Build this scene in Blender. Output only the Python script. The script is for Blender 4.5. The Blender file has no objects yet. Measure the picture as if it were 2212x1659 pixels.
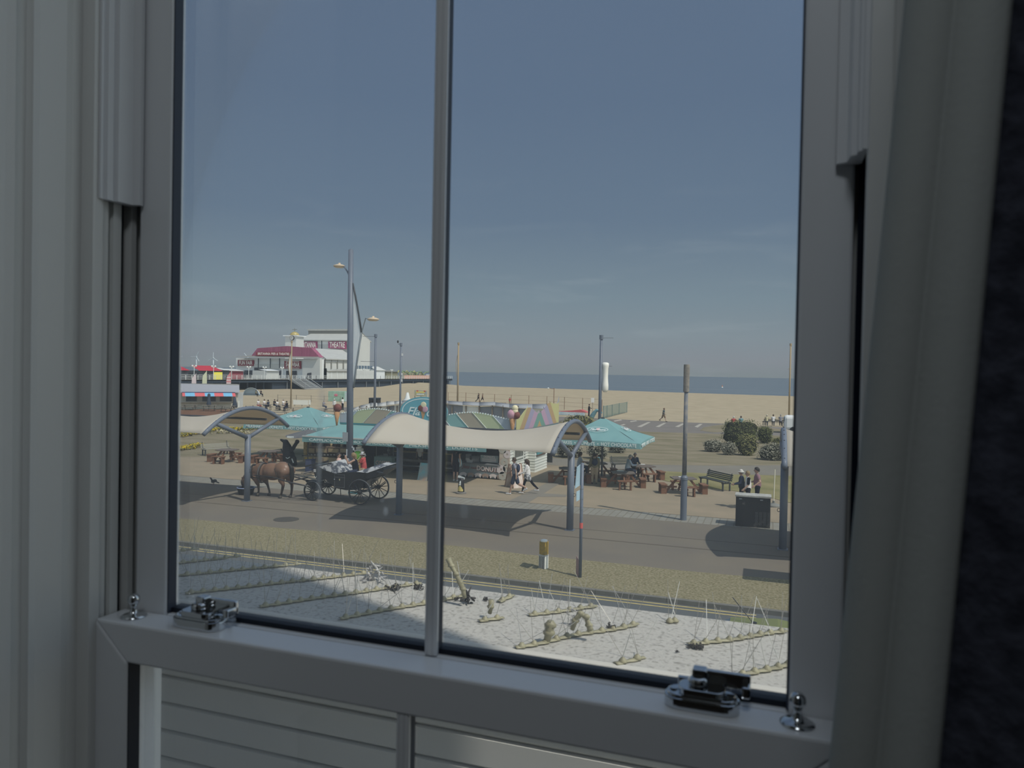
import bpy, bmesh, math, random
from mathutils import Vector, Matrix, noise
random.seed(7)
SC = bpy.context.scene
COL = SC.collection
R_ = math.radians

# ------------------------------------------------------------------ camera
EYE = Vector((0.0, 0.0, 5.6))
FPX, CX, CY = 1600.0, 1106.0, 829.5
_yaw, _roll = R_(19.1), math.atan(0.0193)
_pit = math.atan(24.0 * math.cos(_roll) / FPX)
_f0 = Vector((-math.sin(_yaw), math.cos(_yaw), 0)); _r0 = Vector((math.cos(_yaw), math.sin(_yaw), 0)); _u0 = Vector((0, 0, 1))
FWD = _f0 * math.cos(_pit) - _u0 * math.sin(_pit)
_up = _u0 * math.cos(_pit) + _f0 * math.sin(_pit)
RGT = _r0 * math.cos(_roll) + _up * math.sin(_roll)
UPV = -_r0 * math.sin(_roll) + _up * math.cos(_roll)
cam = bpy.data.cameras.new('camera')
camo = bpy.data.objects.new('camera', cam); COL.objects.link(camo)
camo.matrix_world = Matrix((( RGT.x, UPV.x, -FWD.x, EYE.x), (RGT.y, UPV.y, -FWD.y, EYE.y), (RGT.z, UPV.z, -FWD.z, EYE.z), (0, 0, 0, 1)))
cam.sensor_fit = 'HORIZONTAL'; cam.sensor_width = 36.0; cam.lens = FPX / 2212 * 36.0
cam.clip_start = 0.02; cam.clip_end = 40000
cam.dof.use_dof = True; cam.dof.focus_distance = 30.0; cam.dof.aperture_fstop = 10.0
SC.camera = camo

# ------------------------------------------------------------------ exposure
SC.view_settings.view_transform = 'Standard'; SC.view_settings.look = 'None'
SC.view_settings.gamma = 1.0; SC.view_settings.exposure = 0.0; SC.view_settings.use_curve_mapping = False
SC.cycles.use_denoising = True
SC.cycles.max_bounces = 8; SC.cycles.diffuse_bounces = 4; SC.cycles.transparent_max_bounces = 24
SC.cycles.sample_clamp_indirect = 3.0

# ------------------------------------------------------------------ sky
W = bpy.data.worlds.new('sky'); SC.world = W; W.use_nodes = True
nt = W.node_tree; nt.nodes.clear()
def wn(t, **k):
    n = nt.nodes.new(t)
    for a, b in k.items(): setattr(n, a, b)
    return n
wo = wn('ShaderNodeOutputWorld'); bg = wn('ShaderNodeBackground'); nt.links.new(bg.outputs[0], wo.inputs[0])
tc = wn('ShaderNodeTexCoord'); sep = wn('ShaderNodeSeparateXYZ'); nt.links.new(tc.outputs['Generated'], sep.inputs[0])
ramp = wn('ShaderNodeValToRGB'); nt.links.new(sep.outputs['Z'], ramp.inputs[0])
def s2l(c): return tuple((x/255/12.92 if x/255 <= .04045 else ((x/255+.055)/1.055)**2.4) for x in c)
SKY = [(0.0, (133, 142, 146)), (0.02, (140, 146, 153)), (0.05, (137, 149, 157)), (0.10, (126, 144, 156)), (0.20, (104, 124, 146)), (0.34, (94, 114, 140)), (0.50, (92, 111, 138)), (1.0, (84, 102, 130))]
el = ramp.color_ramp.elements
while len(el) < len(SKY): el.new(0.5)
for e, (p, c) in zip(el, SKY):
    e.position = p; e.color = (*s2l(c), 1)
# thin cirrus: stretched noise on the sky dome (direction x/z, y/z)
mp = wn('ShaderNodeMapping'); nt.links.new(tc.outputs['Generated'], mp.inputs[0]); mp.inputs['Scale'].default_value = (1.3, 1.3, 9.0); mp.inputs['Rotation'].default_value = (0.10, 0.06, 0.3)
ns = wn('ShaderNodeTexNoise'); nt.links.new(mp.outputs[0], ns.inputs['Vector']); ns.inputs['Scale'].default_value = 3.2; ns.inputs['Detail'].default_value = 7.0; ns.inputs['Roughness'].default_value = 0.62; ns.inputs['Distortion'].default_value = 0.5
cr = wn('ShaderNodeMapRange'); nt.links.new(ns.outputs[0], cr.inputs[0]); cr.inputs[1].default_value = 0.53; cr.inputs[2].default_value = 0.82; cr.inputs[3].default_value = 0.0; cr.inputs[4].default_value = 0.26
zm = wn('ShaderNodeMapRange'); nt.links.new(sep.outputs['Z'], zm.inputs[0]); zm.inputs[1].default_value = 0.27; zm.inputs[2].default_value = 0.11
mu = wn('ShaderNodeMath', operation='MULTIPLY'); nt.links.new(cr.outputs[0], mu.inputs[0]); nt.links.new(zm.outputs[0], mu.inputs[1])
mixc = wn('ShaderNodeMixRGB'); nt.links.new(mu.outputs[0], mixc.inputs[0]); nt.links.new(ramp.outputs[0], mixc.inputs[1]); mixc.inputs[2].default_value = (*s2l((176, 186, 190)), 1)
# the half of the sky on the sun's side is brighter, as on a hazy day
dp = wn('ShaderNodeVectorMath', operation='DOT_PRODUCT'); nt.links.new(tc.outputs['Generated'], dp.inputs[0]); dp.inputs[1].default_value = (0.80, -0.45, 0.38)
gm_ = wn('ShaderNodeMapRange', interpolation_type='SMOOTHSTEP'); nt.links.new(dp.outputs['Value'], gm_.inputs[0]); gm_.inputs[1].default_value = -0.32; gm_.inputs[2].default_value = 0.9; gm_.inputs[3].default_value = 1.0; gm_.inputs[4].default_value = 4.4
tn = wn('ShaderNodeMapRange', interpolation_type='SMOOTHSTEP'); nt.links.new(dp.outputs['Value'], tn.inputs[0]); tn.inputs[1].default_value = -0.32; tn.inputs[2].default_value = 0.6
tm = wn('ShaderNodeMixRGB', blend_type='MULTIPLY'); nt.links.new(tn.outputs[0], tm.inputs[0]); nt.links.new(mixc.outputs[0], tm.inputs[1]); tm.inputs[2].default_value = (1.16, 0.97, 0.74, 1)
nt.links.new(tm.outputs[0], bg.inputs[0]); nt.links.new(gm_.outputs[0], bg.inputs[1])

# ------------------------------------------------------------------ sun
SUN_AZ, SUN_EL = (0.9135, -0.4067), R_(56.5)
to_sun = Vector((SUN_AZ[0]*math.cos(SUN_EL), SUN_AZ[1]*math.cos(SUN_EL), math.sin(SUN_EL)))
sl = bpy.data.lights.new('sun', 'SUN'); sl.energy = 2.85; sl.angle = R_(0.6); sl.color = (1.0, 0.935, 0.83)
so = bpy.data.objects.new('sun', sl); COL.objects.link(so); so.rotation_euler = to_sun.to_track_quat('Z', 'Y').to_euler()
so.location = (40, -20, 60)
# unseen fill light added under the ceiling to brighten the window frame
ll = bpy.data.lights.new('room_fill_light', 'AREA'); ll.shape = 'DISK'; ll.size = 0.5; ll.energy = 5.2; ll.color = (0.88, 0.95, 1.0)
lo = bpy.data.objects.new('room_fill_light', ll); COL.objects.link(lo); lo.location = (0.0, -0.42, 6.93)

# ------------------------------------------------------------------ helpers
def ray(x, y): return RGT*((x-CX)/FPX) + UPV*((CY-y)/FPX) + FWD
def G(x, y, z=0.0):
    d = ray(x, y); return EYE + d*((z-EYE.z)/d.z)
def P(x, y, Y):
    d = ray(x, y); return EYE + d*(Y/d.y)
def PX(x, y, X):
    d = ray(x, y); return EYE + d*(X/d.x)

class MB:
    def __init__(s): s.v = []; s.f = []; s.mi = []; s.m = 0
    def add(s, vs, fs):
        b = len(s.v); s.v.extend([tuple(v) for v in vs])
        for f in fs: s.f.append(tuple(b+i for i in f)); s.mi.append(s.m)
        return s
    def box(s, x0, x1, y0, y1, z0, z1):
        return s.add([(x0,y0,z0),(x1,y0,z0),(x1,y1,z0),(x0,y1,z0),(x0,y0,z1),(x1,y0,z1),(x1,y1,z1),(x0,y1,z1)],
                     [(0,3,2,1),(4,5,6,7),(0,1,5,4),(1,2,6,5),(2,3,7,6),(3,0,4,7)])
    def obox(s, c, size, rot=None):
        c = Vector(c); h = [a/2 for a in size]; vs = []
        for z in (-1,1):
            for x, y in ((-1,-1),(1,-1),(1,1),(-1,1)):
                p = Vector((x*h[0], y*h[1], z*h[2]))
                if rot is not None: p = rot @ p
                vs.append(c+p)
        return s.add(vs, [(0,3,2,1),(4,5,6,7),(0,1,5,4),(1,2,6,5),(2,3,7,6),(3,0,4,7)])
    def beam(s, a, b, w, h, up=(0,0,1)):
        a, b = Vector(a), Vector(b); d = (b-a); L = d.length; d.normalize(); u = Vector(up)
        sd = d.cross(u)
        if sd.length < 1e-4: sd = d.cross(Vector((1,0,0)))
        sd.normalize(); u = sd.cross(d).normalized()
        m = Matrix((sd, d, u)).transposed()
        return s.obox((a+b)/2, (w, L, h), m)
    def tube(s, pts, r, n=8, caps=True):
        pts = [Vector(p) for p in pts]; k = len(pts)
        rs = r if isinstance(r, (list, tuple)) else [r]*k
        b = len(s.v); prev = None
        for i, p in enumerate(pts):
            t = (pts[min(i+1,k-1)] - pts[max(i-1,0)])
            if t.length < 1e-9: t = Vector((0,0,1))
            t.normalize()
            if prev is None:
                a = Vector((0,0,1)) if abs(t.z) < .9 else Vector((1,0,0)); x = t.cross(a).normalized()
            else:
                x = prev - t*prev.dot(t)
                if x.length < 1e-6: x = t.orthogonal()
                x.normalize()
            prev = x; y = t.cross(x)
            for j in range(n):
                an = 2*math.pi*j/n; s.v.append(tuple(p + (x*math.cos(an)+y*math.sin(an))*rs[i]))
        for i in range(k-1):
            for j in range(n):
                s.f.append((b+i*n+j, b+i*n+(j+1)%n, b+(i+1)*n+(j+1)%n, b+(i+1)*n+j)); s.mi.append(s.m)
        if caps:
            s.f.append(tuple(b+j for j in reversed(range(n)))); s.mi.append(s.m)
            s.f.append(tuple(b+(k-1)*n+j for j in range(n))); s.mi.append(s.m)
        return s
    def lathe(s, prof, n=16, c=(0,0,0), rot=None):
        c = Vector(c); b = len(s.v); k = len(prof)
        for r, z in prof:
            for j in range(n):
                an = 2*math.pi*j/n; p = Vector((r*math.cos(an), r*math.sin(an), z))
                if rot is not None: p = rot @ p
                s.v.append(tuple(c+p))
        for i in range(k-1):
            for j in range(n):
                s.f.append((b+i*n+j, b+i*n+(j+1)%n, b+(i+1)*n+(j+1)%n, b+(i+1)*n+j)); s.mi.append(s.m)
        if prof[0][0] > 1e-6: s.f.append(tuple(b+j for j in reversed(range(n)))); s.mi.append(s.m)
        if prof[-1][0] > 1e-6: s.f.append(tuple(b+(k-1)*n+j for j in range(n))); s.mi.append(s.m)
        return s
    def ell(s, c, r, n=12, m=8, rot=None):
        c = Vector(c); b = len(s.v)
        r = r if isinstance(r, (list, tuple)) else (r, r, r)
        def q(p):
            p = Vector(p)
            if rot is not None: p = rot @ p
            return tuple(c+p)
        s.v.append(q((0,0,-r[2])))
        for i in range(1, m):
            a = -math.pi/2 + math.pi*i/m
            for j in range(n):
                an = 2*math.pi*j/n; s.v.append(q((r[0]*math.cos(a)*math.cos(an), r[1]*math.cos(a)*math.sin(an), r[2]*math.sin(a))))
        s.v.append(q((0,0,r[2]))); t = len(s.v)-1
        for j in range(n):
            s.f.append((b, b+1+(j+1)%n, b+1+j)); s.mi.append(s.m)
            s.f.append((t, t-n+j, t-n+(j+1)%n)); s.mi.append(s.m)
        for i in range(m-2):
            for j in range(n):
                o = b+1+i*n; s.f.append((o+j, o+(j+1)%n, o+n+(j+1)%n, o+n+j)); s.mi.append(s.m)
        return s
    def cap(s, a, b, ra, rb=None, n=10):
        """round-ended tapering limb"""
        a, b = Vector(a), Vector(b); rb = ra if rb is None else rb
        d = b-a; L = max(d.length, 1e-6); q = d.to_track_quat('Z', 'Y').to_matrix()
        pr = [(0.0001, -ra), (ra*.6, -ra*.8), (ra*.9, -ra*.43), (ra, 0), (rb, L), (rb*.9, L+rb*.43), (rb*.6, L+rb*.8), (0.0001, L+rb)]
        return s.lathe(pr, n, a, q)
    def prism(s, pts, d):
        """planar polygon (3-D points) pushed along vector d"""
        pts = [Vector(p) for p in pts]; d = Vector(d); n = len(pts)
        fs = [tuple(reversed(range(n))), tuple(range(n, 2*n))] + [(i, (i+1) % n, n+(i+1) % n, n+i) for i in range(n)]
        return s.add(pts + [p+d for p in pts], fs)
    def surf(s, fn, nu, nv):
        b = len(s.v)
        for i in range(nu+1):
            for j in range(nv+1): s.v.append(tuple(fn(i/nu, j/nv)))
        for i in range(nu):
            for j in range(nv):
                o = b+i*(nv+1)+j; s.f.append((o, o+nv+1, o+nv+2, o+1)); s.mi.append(s.m)
        return s
    def build(s, name, mats, parent=None, smooth=False, auto=None):
        me = bpy.data.meshes.new(name); me.from_pydata(s.v, [], s.f)
        for m in (mats if isinstance(mats, (list, tuple)) else [mats]): me.materials.append(m)
        if any(s.mi): me.polygons.foreach_set('material_index', s.mi)
        bm = bmesh.new(); bm.from_mesh(me); bmesh.ops.recalc_face_normals(bm, faces=bm.faces); bm.to_mesh(me); bm.free()
        if smooth: me.polygons.foreach_set('use_smooth', [True]*len(me.polygons))
        me.update()
        o = bpy.data.objects.new(name, me); COL.objects.link(o)
        if parent is not None: o.parent = parent
        if auto:
            md = o.modifiers.new('edge', 'BEVEL'); md.width = auto; md.segments = 2; md.limit_method = 'ANGLE'; md.angle_limit = R_(40)
        return o

def tag(o, label=None, cat=None, group=None, kind=None):
    if label: o['label'] = label
    if cat: o['category'] = cat
    if group: o['group'] = group
    if kind: o['kind'] = kind
    return o
def thing(name, label, cat, loc=(0,0,0), rz=0.0, group=None):
    o = bpy.data.objects.new(name, None); COL.objects.link(o); o.location = loc; o.rotation_euler = (0,0,rz); o.empty_display_size = .1
    return tag(o, label, cat, group)
def struct(o): o['kind'] = 'structure'; return o
def dup(root, loc, rz=0.0, label=None, group=None, scale=None):
    r = root.copy(); COL.objects.link(r); r.location = loc; r.rotation_euler = (0,0,rz)
    if scale: r.scale = scale if isinstance(scale, (tuple, list)) else (scale,)*3
    if label: r['label'] = label
    if group: r['group'] = group
    for ch in list(root.children):
        c = ch.copy(); COL.objects.link(c); c.parent = r
        for g in list(ch.children):
            d = g.copy(); COL.objects.link(d); d.parent = c
    return r
def copy_part(o, parent, loc=None, rot=None):
    c = o.copy(); COL.objects.link(c); c.parent = parent
    if loc is not None: c.location = loc
    if rot is not None: c.rotation_euler = rot
    return c
_dg = None
def letters(txt, size, m, parent, mat4, name='lettering', shear=0.0, ext=0.004, align='CENTER', space=1.0, bold=0.0, width=None):
    cu = bpy.data.curves.new('t', 'FONT'); cu.body = txt; cu.size = size; cu.align_x = align; cu.align_y = 'CENTER'; cu.extrude = ext; cu.shear = shear; cu.space_character = space; cu.offset = bold; cu.resolution_u = 3
    t = bpy.data.objects.new('t', cu); COL.objects.link(t)
    me = bpy.data.meshes.new_from_object(t.evaluated_get(bpy.context.evaluated_depsgraph_get()))
    bpy.data.objects.remove(t); bpy.data.curves.remove(cu)
    if width:
        xs = [v.co.x for v in me.vertices]; k = width/(max(xs)-min(xs))
        for v in me.vertices: v.co.x *= k
    me.name = name; me.materials.clear(); me.materials.append(m)
    o = bpy.data.objects.new(name, me); COL.objects.link(o); o.parent = parent; o.matrix_local = mat4
    return o
def face_mat(origin, right, up):
    r = Vector(right).normalized(); u = Vector(up); u = (u - r*u.dot(r)).normalized(); n = r.cross(u); o = Vector(origin)
    return Matrix(((r.x,u.x,n.x,o.x),(r.y,u.y,n.y,o.y),(r.z,u.z,n.z,o.z),(0,0,0,1)))

# ------------------------------------------------------------------ materials
MATS = {}
def mat(name, col, rough=0.7, spec=0.3, metal=0.0, var=0.0, scale=8.0, bump=0.0, bscale=None, col2=None, detail=5.0, stretch=None, trans=0.0, fac=(0.35, 0.65)):
    """col: linear albedo; var: brightness mottling; col2: second colour mixed in by noise; trans: part of the light let through (cloth)"""
    if name in MATS: return MATS[name]
    m = bpy.data.materials.new(name); m.use_nodes = True; n = m.node_tree.nodes; l = m.node_tree.links
    b = n['Principled BSDF']; b.inputs['Base Color'].default_value = (*col, 1); b.inputs['Roughness'].default_value = rough
    b.inputs['Specular IOR Level'].default_value = spec; b.inputs['Metallic'].default_value = metal
    colout = None
    if var or bump or col2 is not None:
        t = n.new('ShaderNodeTexCoord'); src = t.outputs['Object']
        if stretch:
            mpn = n.new('ShaderNodeMapping'); mpn.inputs['Scale'].default_value = stretch; l.new(src, mpn.inputs[0]); src = mpn.outputs[0]
        x = n.new('ShaderNodeTexNoise'); x.inputs['Scale'].default_value = scale; x.inputs['Detail'].default_value = detail; l.new(src, x.inputs['Vector'])
        if var or col2 is not None:
            mx = n.new('ShaderNodeMixRGB'); mr = n.new('ShaderNodeMapRange'); l.new(x.outputs[0], mr.inputs[0]); mr.inputs[1].default_value = fac[0]; mr.inputs[2].default_value = fac[1]
            l.new(mr.outputs[0], mx.inputs[0])
            c2 = col2 if col2 is not None else tuple(c*(1+var) for c in col); c1 = col if col2 is not None else tuple(c*(1-var) for c in col)
            mx.inputs[1].default_value = (*c1, 1); mx.inputs[2].default_value = (*c2, 1); l.new(mx.outputs[0], b.inputs['Base Color']); colout = mx.outputs[0]
        if bump:
            y = n.new('ShaderNodeTexNoise'); y.inputs['Scale'].default_value = bscale or scale; y.inputs['Detail'].default_value = detail; l.new(src, y.inputs['Vector'])
            bp = n.new('ShaderNodeBump'); bp.inputs['Strength'].default_value = bump; bp.inputs['Distance'].default_value = 0.02; l.new(y.outputs[0], bp.inputs['Height']); l.new(bp.outputs[0], b.inputs['Normal'])
    if trans:
        tr = n.new('ShaderNodeBsdfTranslucent'); tr.inputs[0].default_value = (*[c*1.0 for c in col], 1); ms = n.new('ShaderNodeMixShader'); ms.inputs[0].default_value = trans
        if colout: l.new(colout, tr.inputs[0])
        l.new(b.outputs[0], ms.inputs[1]); l.new(tr.outputs[0], ms.inputs[2]); l.new(ms.outputs[0], n['Material Output'].inputs[0])
    MATS[name] = m; return m
def A(r, g, b, E=0.80):
    """albedo of a surface seen at sRGB (r,g,b) where a white one would show radiance E"""
    return tuple(min(.92, max(.004, (c-.022)/(E*1.14))) for c in s2l((r, g, b)))
def band_mat(name, axis, stops, rough=.7, space='Object', const=True):
    """colour bands along one object axis: stops [(pos, colour)], positions in metres"""
    if name in MATS: return MATS[name]
    m = bpy.data.materials.new(name); m.use_nodes = True; n = m.node_tree.nodes; l = m.node_tree.links
    b = n['Principled BSDF']; b.inputs['Roughness'].default_value = rough; b.inputs['Specular IOR Level'].default_value = .2
    t = n.new('ShaderNodeTexCoord'); sp = n.new('ShaderNodeSeparateXYZ'); l.new(t.outputs[space], sp.inputs[0])
    lo, hi = stops[0][0], stops[-1][0]+1e-3
    mr = n.new('ShaderNodeMapRange'); l.new(sp.outputs[axis], mr.inputs[0]); mr.inputs[1].default_value = lo; mr.inputs[2].default_value = hi
    r = n.new('ShaderNodeValToRGB'); r.color_ramp.interpolation = 'CONSTANT' if const else 'LINEAR'; l.new(mr.outputs[0], r.inputs[0])
    e = r.color_ramp.elements
    while len(e) < len(stops): e.new(.5)
    for k, (p, c) in zip(e, stops): k.position = (p-lo)/(hi-lo); k.color = (*c, 1)
    l.new(r.outputs[0], b.inputs['Base Color']); MATS[name] = m; return m
# ================================================================== ROOM, WINDOW, CURTAIN
M_gloss = mat('white_gloss_upvc', (.74, .76, .79), rough=.22, spec=.5)
M_paint = mat('white_satin_paint', (.72, .73, .72), rough=.33, spec=.45, bump=.02, bscale=40)
M_wall = mat('plaster_wall', (.62, .61, .58), rough=.9, spec=.1)
M_ext = mat('facade_render', (.62, .60, .56), rough=.9, spec=.1, var=.06, scale=3)
M_seal = mat('black_rubber_seal', (.012, .016, .026), rough=.55); M_spacer = mat('dark_glazing_spacer', (.05, .062, .09), rough=.5)
M_brush = mat('dark_brush_seal', (.012, .017, .030), rough=.9, spec=.05)
M_chrome = mat('polished_chrome', (.62, .64, .66), rough=.12, metal=1.0, spec=.5)
M_floor = mat('brown_carpet', (.10, .085, .075), rough=1, spec=0, var=.2, scale=60)

def wall(name, *boxes, m=M_wall):
    b = MB()
    for q in boxes: b.box(*q)
    return struct(b.build(name, m))
wall('wall_front', (-9, -.812, .30, .80, 0, 12), (.122, 1.76, .66, .80, 0, 12), (-.812, .122, .66, .80, 6.86, 12), (-.812, .122, .66, .80, 0, 4.50), m=M_ext)
wall('wall_left', (-2.1, -2.0, -4.0, .30, 3.95, 7.1)); wall('wall_right', (1.58, 1.68, -4.0, .66, 3.95, 7.1))
wall('wall_back', (-2.1, 1.68, -4.1, -4.0, 3.95, 7.1)); wall('ceiling', (-2.1, 1.68, -4.1, .66, 7.0, 7.12)); wall('floor', (-2.1, 1.68, -4.1, .66, 3.9, 4.0), m=M_floor)

win = struct(thing('window_1', None, None, (0, 0, 0)))
ZB, ZT = 4.52, 6.86
def zprism(pts, z0, z1): return MB().prism([(x, y, z0) for x, y in pts], (0, 0, z1-z0))
LJ = [(-.812,.30),(-.80,.30),(-.80,.590),(-.7985,.600),(-.8075,.602),(-.8075,.619),(-.7985,.621),(-.80,.630),(-.80,.664),(-.8035,.675),(-.8035,.689),(-.7855,.690),(-.785,.693),(-.785,.704),(-.7895,.705),(-.7895,.716),(-.7975,.7165),(-.7975,.7225),(-.7885,.723),(-.7885,.735),(-.802,.736),(-.802,.7475),(-.7855,.748),(-.7855,.756),(-.799,.757),(-.799,.770),(-.776,.772),(-.776,.798),(-.812,.80)]
zprism(LJ, ZB, ZT).build('jamb', M_paint, win)
RJ = [(-.71-x, y) for x, y in LJ if y > .66]
RJ = [(.122,.66),(.098,.66)] + RJ[0:]
RJ = [p for p in RJ if p[0] <= .123]
zprism(RJ, ZB, ZT).build('jamb', M_paint, win)
zprism([(-.801,.7365),(-.7985,.737),(-.7985,.747),(-.801,.7475)], ZB, ZT).build('brush_seal', M_brush, win)
zprism([(.0855,.712),(.096,.712),(.096,.7495),(.074,.7495),(.074,.745),(.0855,.7445)], ZB, 6.84).build('brush_seal', M_brush, win)
# filler pieces of the inner track, above the closed lower sash
LS = [(-.7855,.6965),(-.7812,.6965),(-.7812,.700),(-.783,.7015),(-.7785,.704),(-.7785,.7125),(-.7805,.7135),(-.7740,.716),(-.7725,.736),(-.764,.7395),(-.764,.7455),(-.7855,.7455)]
zprism(LS, 5.805, 6.84).build('track_filler', M_gloss, win)
zprism([(-.71-x, y) for x, y in LS], 5.797, 6.84).build('track_filler', M_gloss, win)
b = MB(); b.box(-.80, .09, .69, .86, ZT-.06, ZT); b.build('head', M_paint, win)
b = MB(); b.box(-.83, .12, .62, .90, ZB-.03, ZB); b.build('sill', M_paint, win)

# glass: clear, a little dusty, with even haze added to lift the outdoor shadows; smears where the photo shows them
def glass_mat(name, marks):
    m = bpy.data.materials.new(name); m.use_nodes = True; n = m.node_tree.nodes; l = m.node_tree.links; n.clear()
    out = n.new('ShaderNodeOutputMaterial'); tr = n.new('ShaderNodeBsdfTransparent'); tr.inputs[0].default_value = (.965, .975, .975, 1)
    gl = n.new('ShaderNodeBsdfGlossy'); gl.inputs['Roughness'].default_value = .02
    fr = n.new('ShaderNodeFresnel'); fr.inputs[0].default_value = 1.45
    mul = n.new('ShaderNodeMath'); mul.operation = 'MULTIPLY'; mul.inputs[1].default_value = .25; l.new(fr.outputs[0], mul.inputs[0])
    m1 = n.new('ShaderNodeMixShader'); l.new(mul.outputs[0], m1.inputs[0]); l.new(tr.outputs[0], m1.inputs[1]); l.new(gl.outputs[0], m1.inputs[2])
    ha = n.new('ShaderNodeBsdfTranslucent'); ha.inputs[0].default_value = (.86, .87, .86, 1)
    m2 = n.new('ShaderNodeMixShader'); l.new(m1.outputs[0], m2.inputs[1]); l.new(ha.outputs[0], m2.inputs[2])
    tc = n.new('ShaderNodeTexCoord'); last = None
    base = n.new('ShaderNodeValue'); base.outputs[0].default_value = .072; last = base.outputs[0]
    nz = n.new('ShaderNodeTexNoise'); nz.inputs['Scale'].default_value = 60; nz.inputs['Detail'].default_value = 4; l.new(tc.outputs['Object'], nz.inputs['Vector'])
    for (x, z, rx, rz, s) in marks:
        mp = n.new('ShaderNodeMapping'); mp.vector_type = 'POINT'; mp.inputs['Location'].default_value = (-x/rx, 0, -z/rz); mp.inputs['Scale'].default_value = (1/rx, 0, 1/rz); l.new(tc.outputs['Object'], mp.inputs[0])
        ln = n.new('ShaderNodeVectorMath'); ln.operation = 'LENGTH'; l.new(mp.outputs[0], ln.inputs[0])
        ad = n.new('ShaderNodeMath'); ad.operation = 'MULTIPLY_ADD'; l.new(nz.outputs[0], ad.inputs[0]); ad.inputs[1].default_value = .9; l.new(ln.outputs['Value'], ad.inputs[2])
        mr = n.new('ShaderNodeMapRange'); l.new(ad.outputs[0], mr.inputs[0]); mr.inputs[1].default_value = 1.5; mr.inputs[2].default_value = 1.05; mr.inputs[3].default_value = 0; mr.inputs[4].default_value = s
        sm = n.new('ShaderNodeMath'); sm.operation = 'ADD'; l.new(last, sm.inputs[0]); l.new(mr.outputs[0], sm.inputs[1]); last = sm.outputs[0]
    l.new(last, m2.inputs[0]); l.new(m2.outputs[0], out.inputs[0])
    return m
def onpane(x, y): p = P(x, y, .768); return p.x, p.z
mk = []
for x, y, rx, rz, s in ((698,850,.0085,.012,.05),(697,872,.006,.02,.08),(690,900,.0075,.010,.05),(692,960,.0045,.03,.14),(690,1020,.004,.04,.13),(692,1110,.0032,.03,.06),(690,1200,.003,.04,.03),(680,1330,.004,.03,.035),(834,1104,.0035,.006,.2),(827,1081,.0022,.0025,.14),(800,1055,.006,.004,.04)):
    q = onpane(x, y); mk.append((q[0], q[1], rx, rz, s))
mk2 = []
for x, y, rx, rz, s in ((1003,1103,.006,.010,.06),(1045,1125,.003,.004,.04),(1020,1080,.004,.006,.04)):
    q = onpane(x, y); mk2.append((q[0], q[1], rx, rz, s))

# sashes
ZR = 5.2835                      # top of the meeting rail
us = MB()
us.box(-.7725, -.723, .748, .772, ZR-.05, 6.83); us.box(.025, .071, .748, .772, ZR-.05, 6.83); us.box(-.7725, -.750, .772, .797, ZR-.05, 6.83); us.box(.050, .071, .772, .797, ZR-.05, 6.83); us.box(-.723, .025, .748, .800, 6.77, 6.83); us.box(-.723, .025, .749, .780, ZR-.05, ZR-.0005)
USH = us.build('upper_sash', M_gloss, win, auto=.003)
b = MB(); b.box(-.723, .025, .757, .7765, ZR-.002, ZR+.0055); b.build('rubber_gasket', M_seal, USH)
b = MB(); b.box(-.7235, -.7212, .7515, .7650, ZR, 6.77); b.box(.0232, .0255, .7515, .7650, ZR, 6.77); b.build('glazing_spacer', M_spacer, USH)
SPX = (-.0068, .0068, .7532, .7655)
prof = [(-.0075,.7530),(-.0075,.7495),(-.0050,.7475),(-.0042,.7475),(-.0042,.7485),(-.0008,.7475),(.0018,.7475),(.0018,.7485),(.0048,.7475),(.0075,.7495),(.0075,.7530)]
zprism([(-.3495+x, y) for x, y in prof], ZR, 6.78).build('glazing_bar', M_gloss, USH)
MB().box(-.3495+SPX[0], -.3495+SPX[1], SPX[2], SPX[3], ZR, 6.78).build('bar_spacer', M_spacer, USH)
b = MB(); b.box(-.7225, -.3565, .7655, .769, ZR+.004, 6.775); b.build('pane', glass_mat('dusty_hazed_glass_drip', mk), USH)
b = MB(); b.box(-.3425, .0245, .7655, .769, ZR+.004, 6.775); b.build('pane', glass_mat('dusty_hazed_glass', mk2), USH)
ls = MB()
for q in ([(-.787,ZR),(.077,ZR),(.025,ZR-.048),(-.735,ZR-.048)], [(-.787,ZR),(-.735,ZR-.048),(-.735,ZB),(-.787,ZB)], [(.077,ZR),(.077,ZB),(.025,ZB),(.025,ZR-.048)]): ls.prism([(x,.700,z) for x,z in q], (0,.046,0))
ls.box(-.735, .025, .700, .746, ZB, ZB+.07)
LSH = ls.build('lower_sash', M_gloss, win, auto=.003)
zprism([(-.359+x, y-.046) for x, y in prof], ZB+.06, ZR-.047).build('glazing_bar', M_gloss, LSH)
MB().box(-.359+SPX[0], -.359+SPX[1], SPX[2]-.046, SPX[3]-.046, ZB+.06, ZR-.047).build('bar_spacer', M_spacer, LSH)
b = MB(); b.box(-.7355, -.7335, .7025, .7195, ZB+.06, ZR-.048); b.build('rubber_gasket', M_seal, LSH)
gm = glass_mat('dusty_hazed_glass_lower', [])
b = MB(); b.box(-.7345, -.3665, .7205, .724, ZB+.065, ZR-.047); b.build('pane', gm, LSH)
b = MB(); b.box(-.3515, .0245, .7205, .724, ZB+.065, ZR-.047); b.build('pane', gm, LSH)

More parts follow.
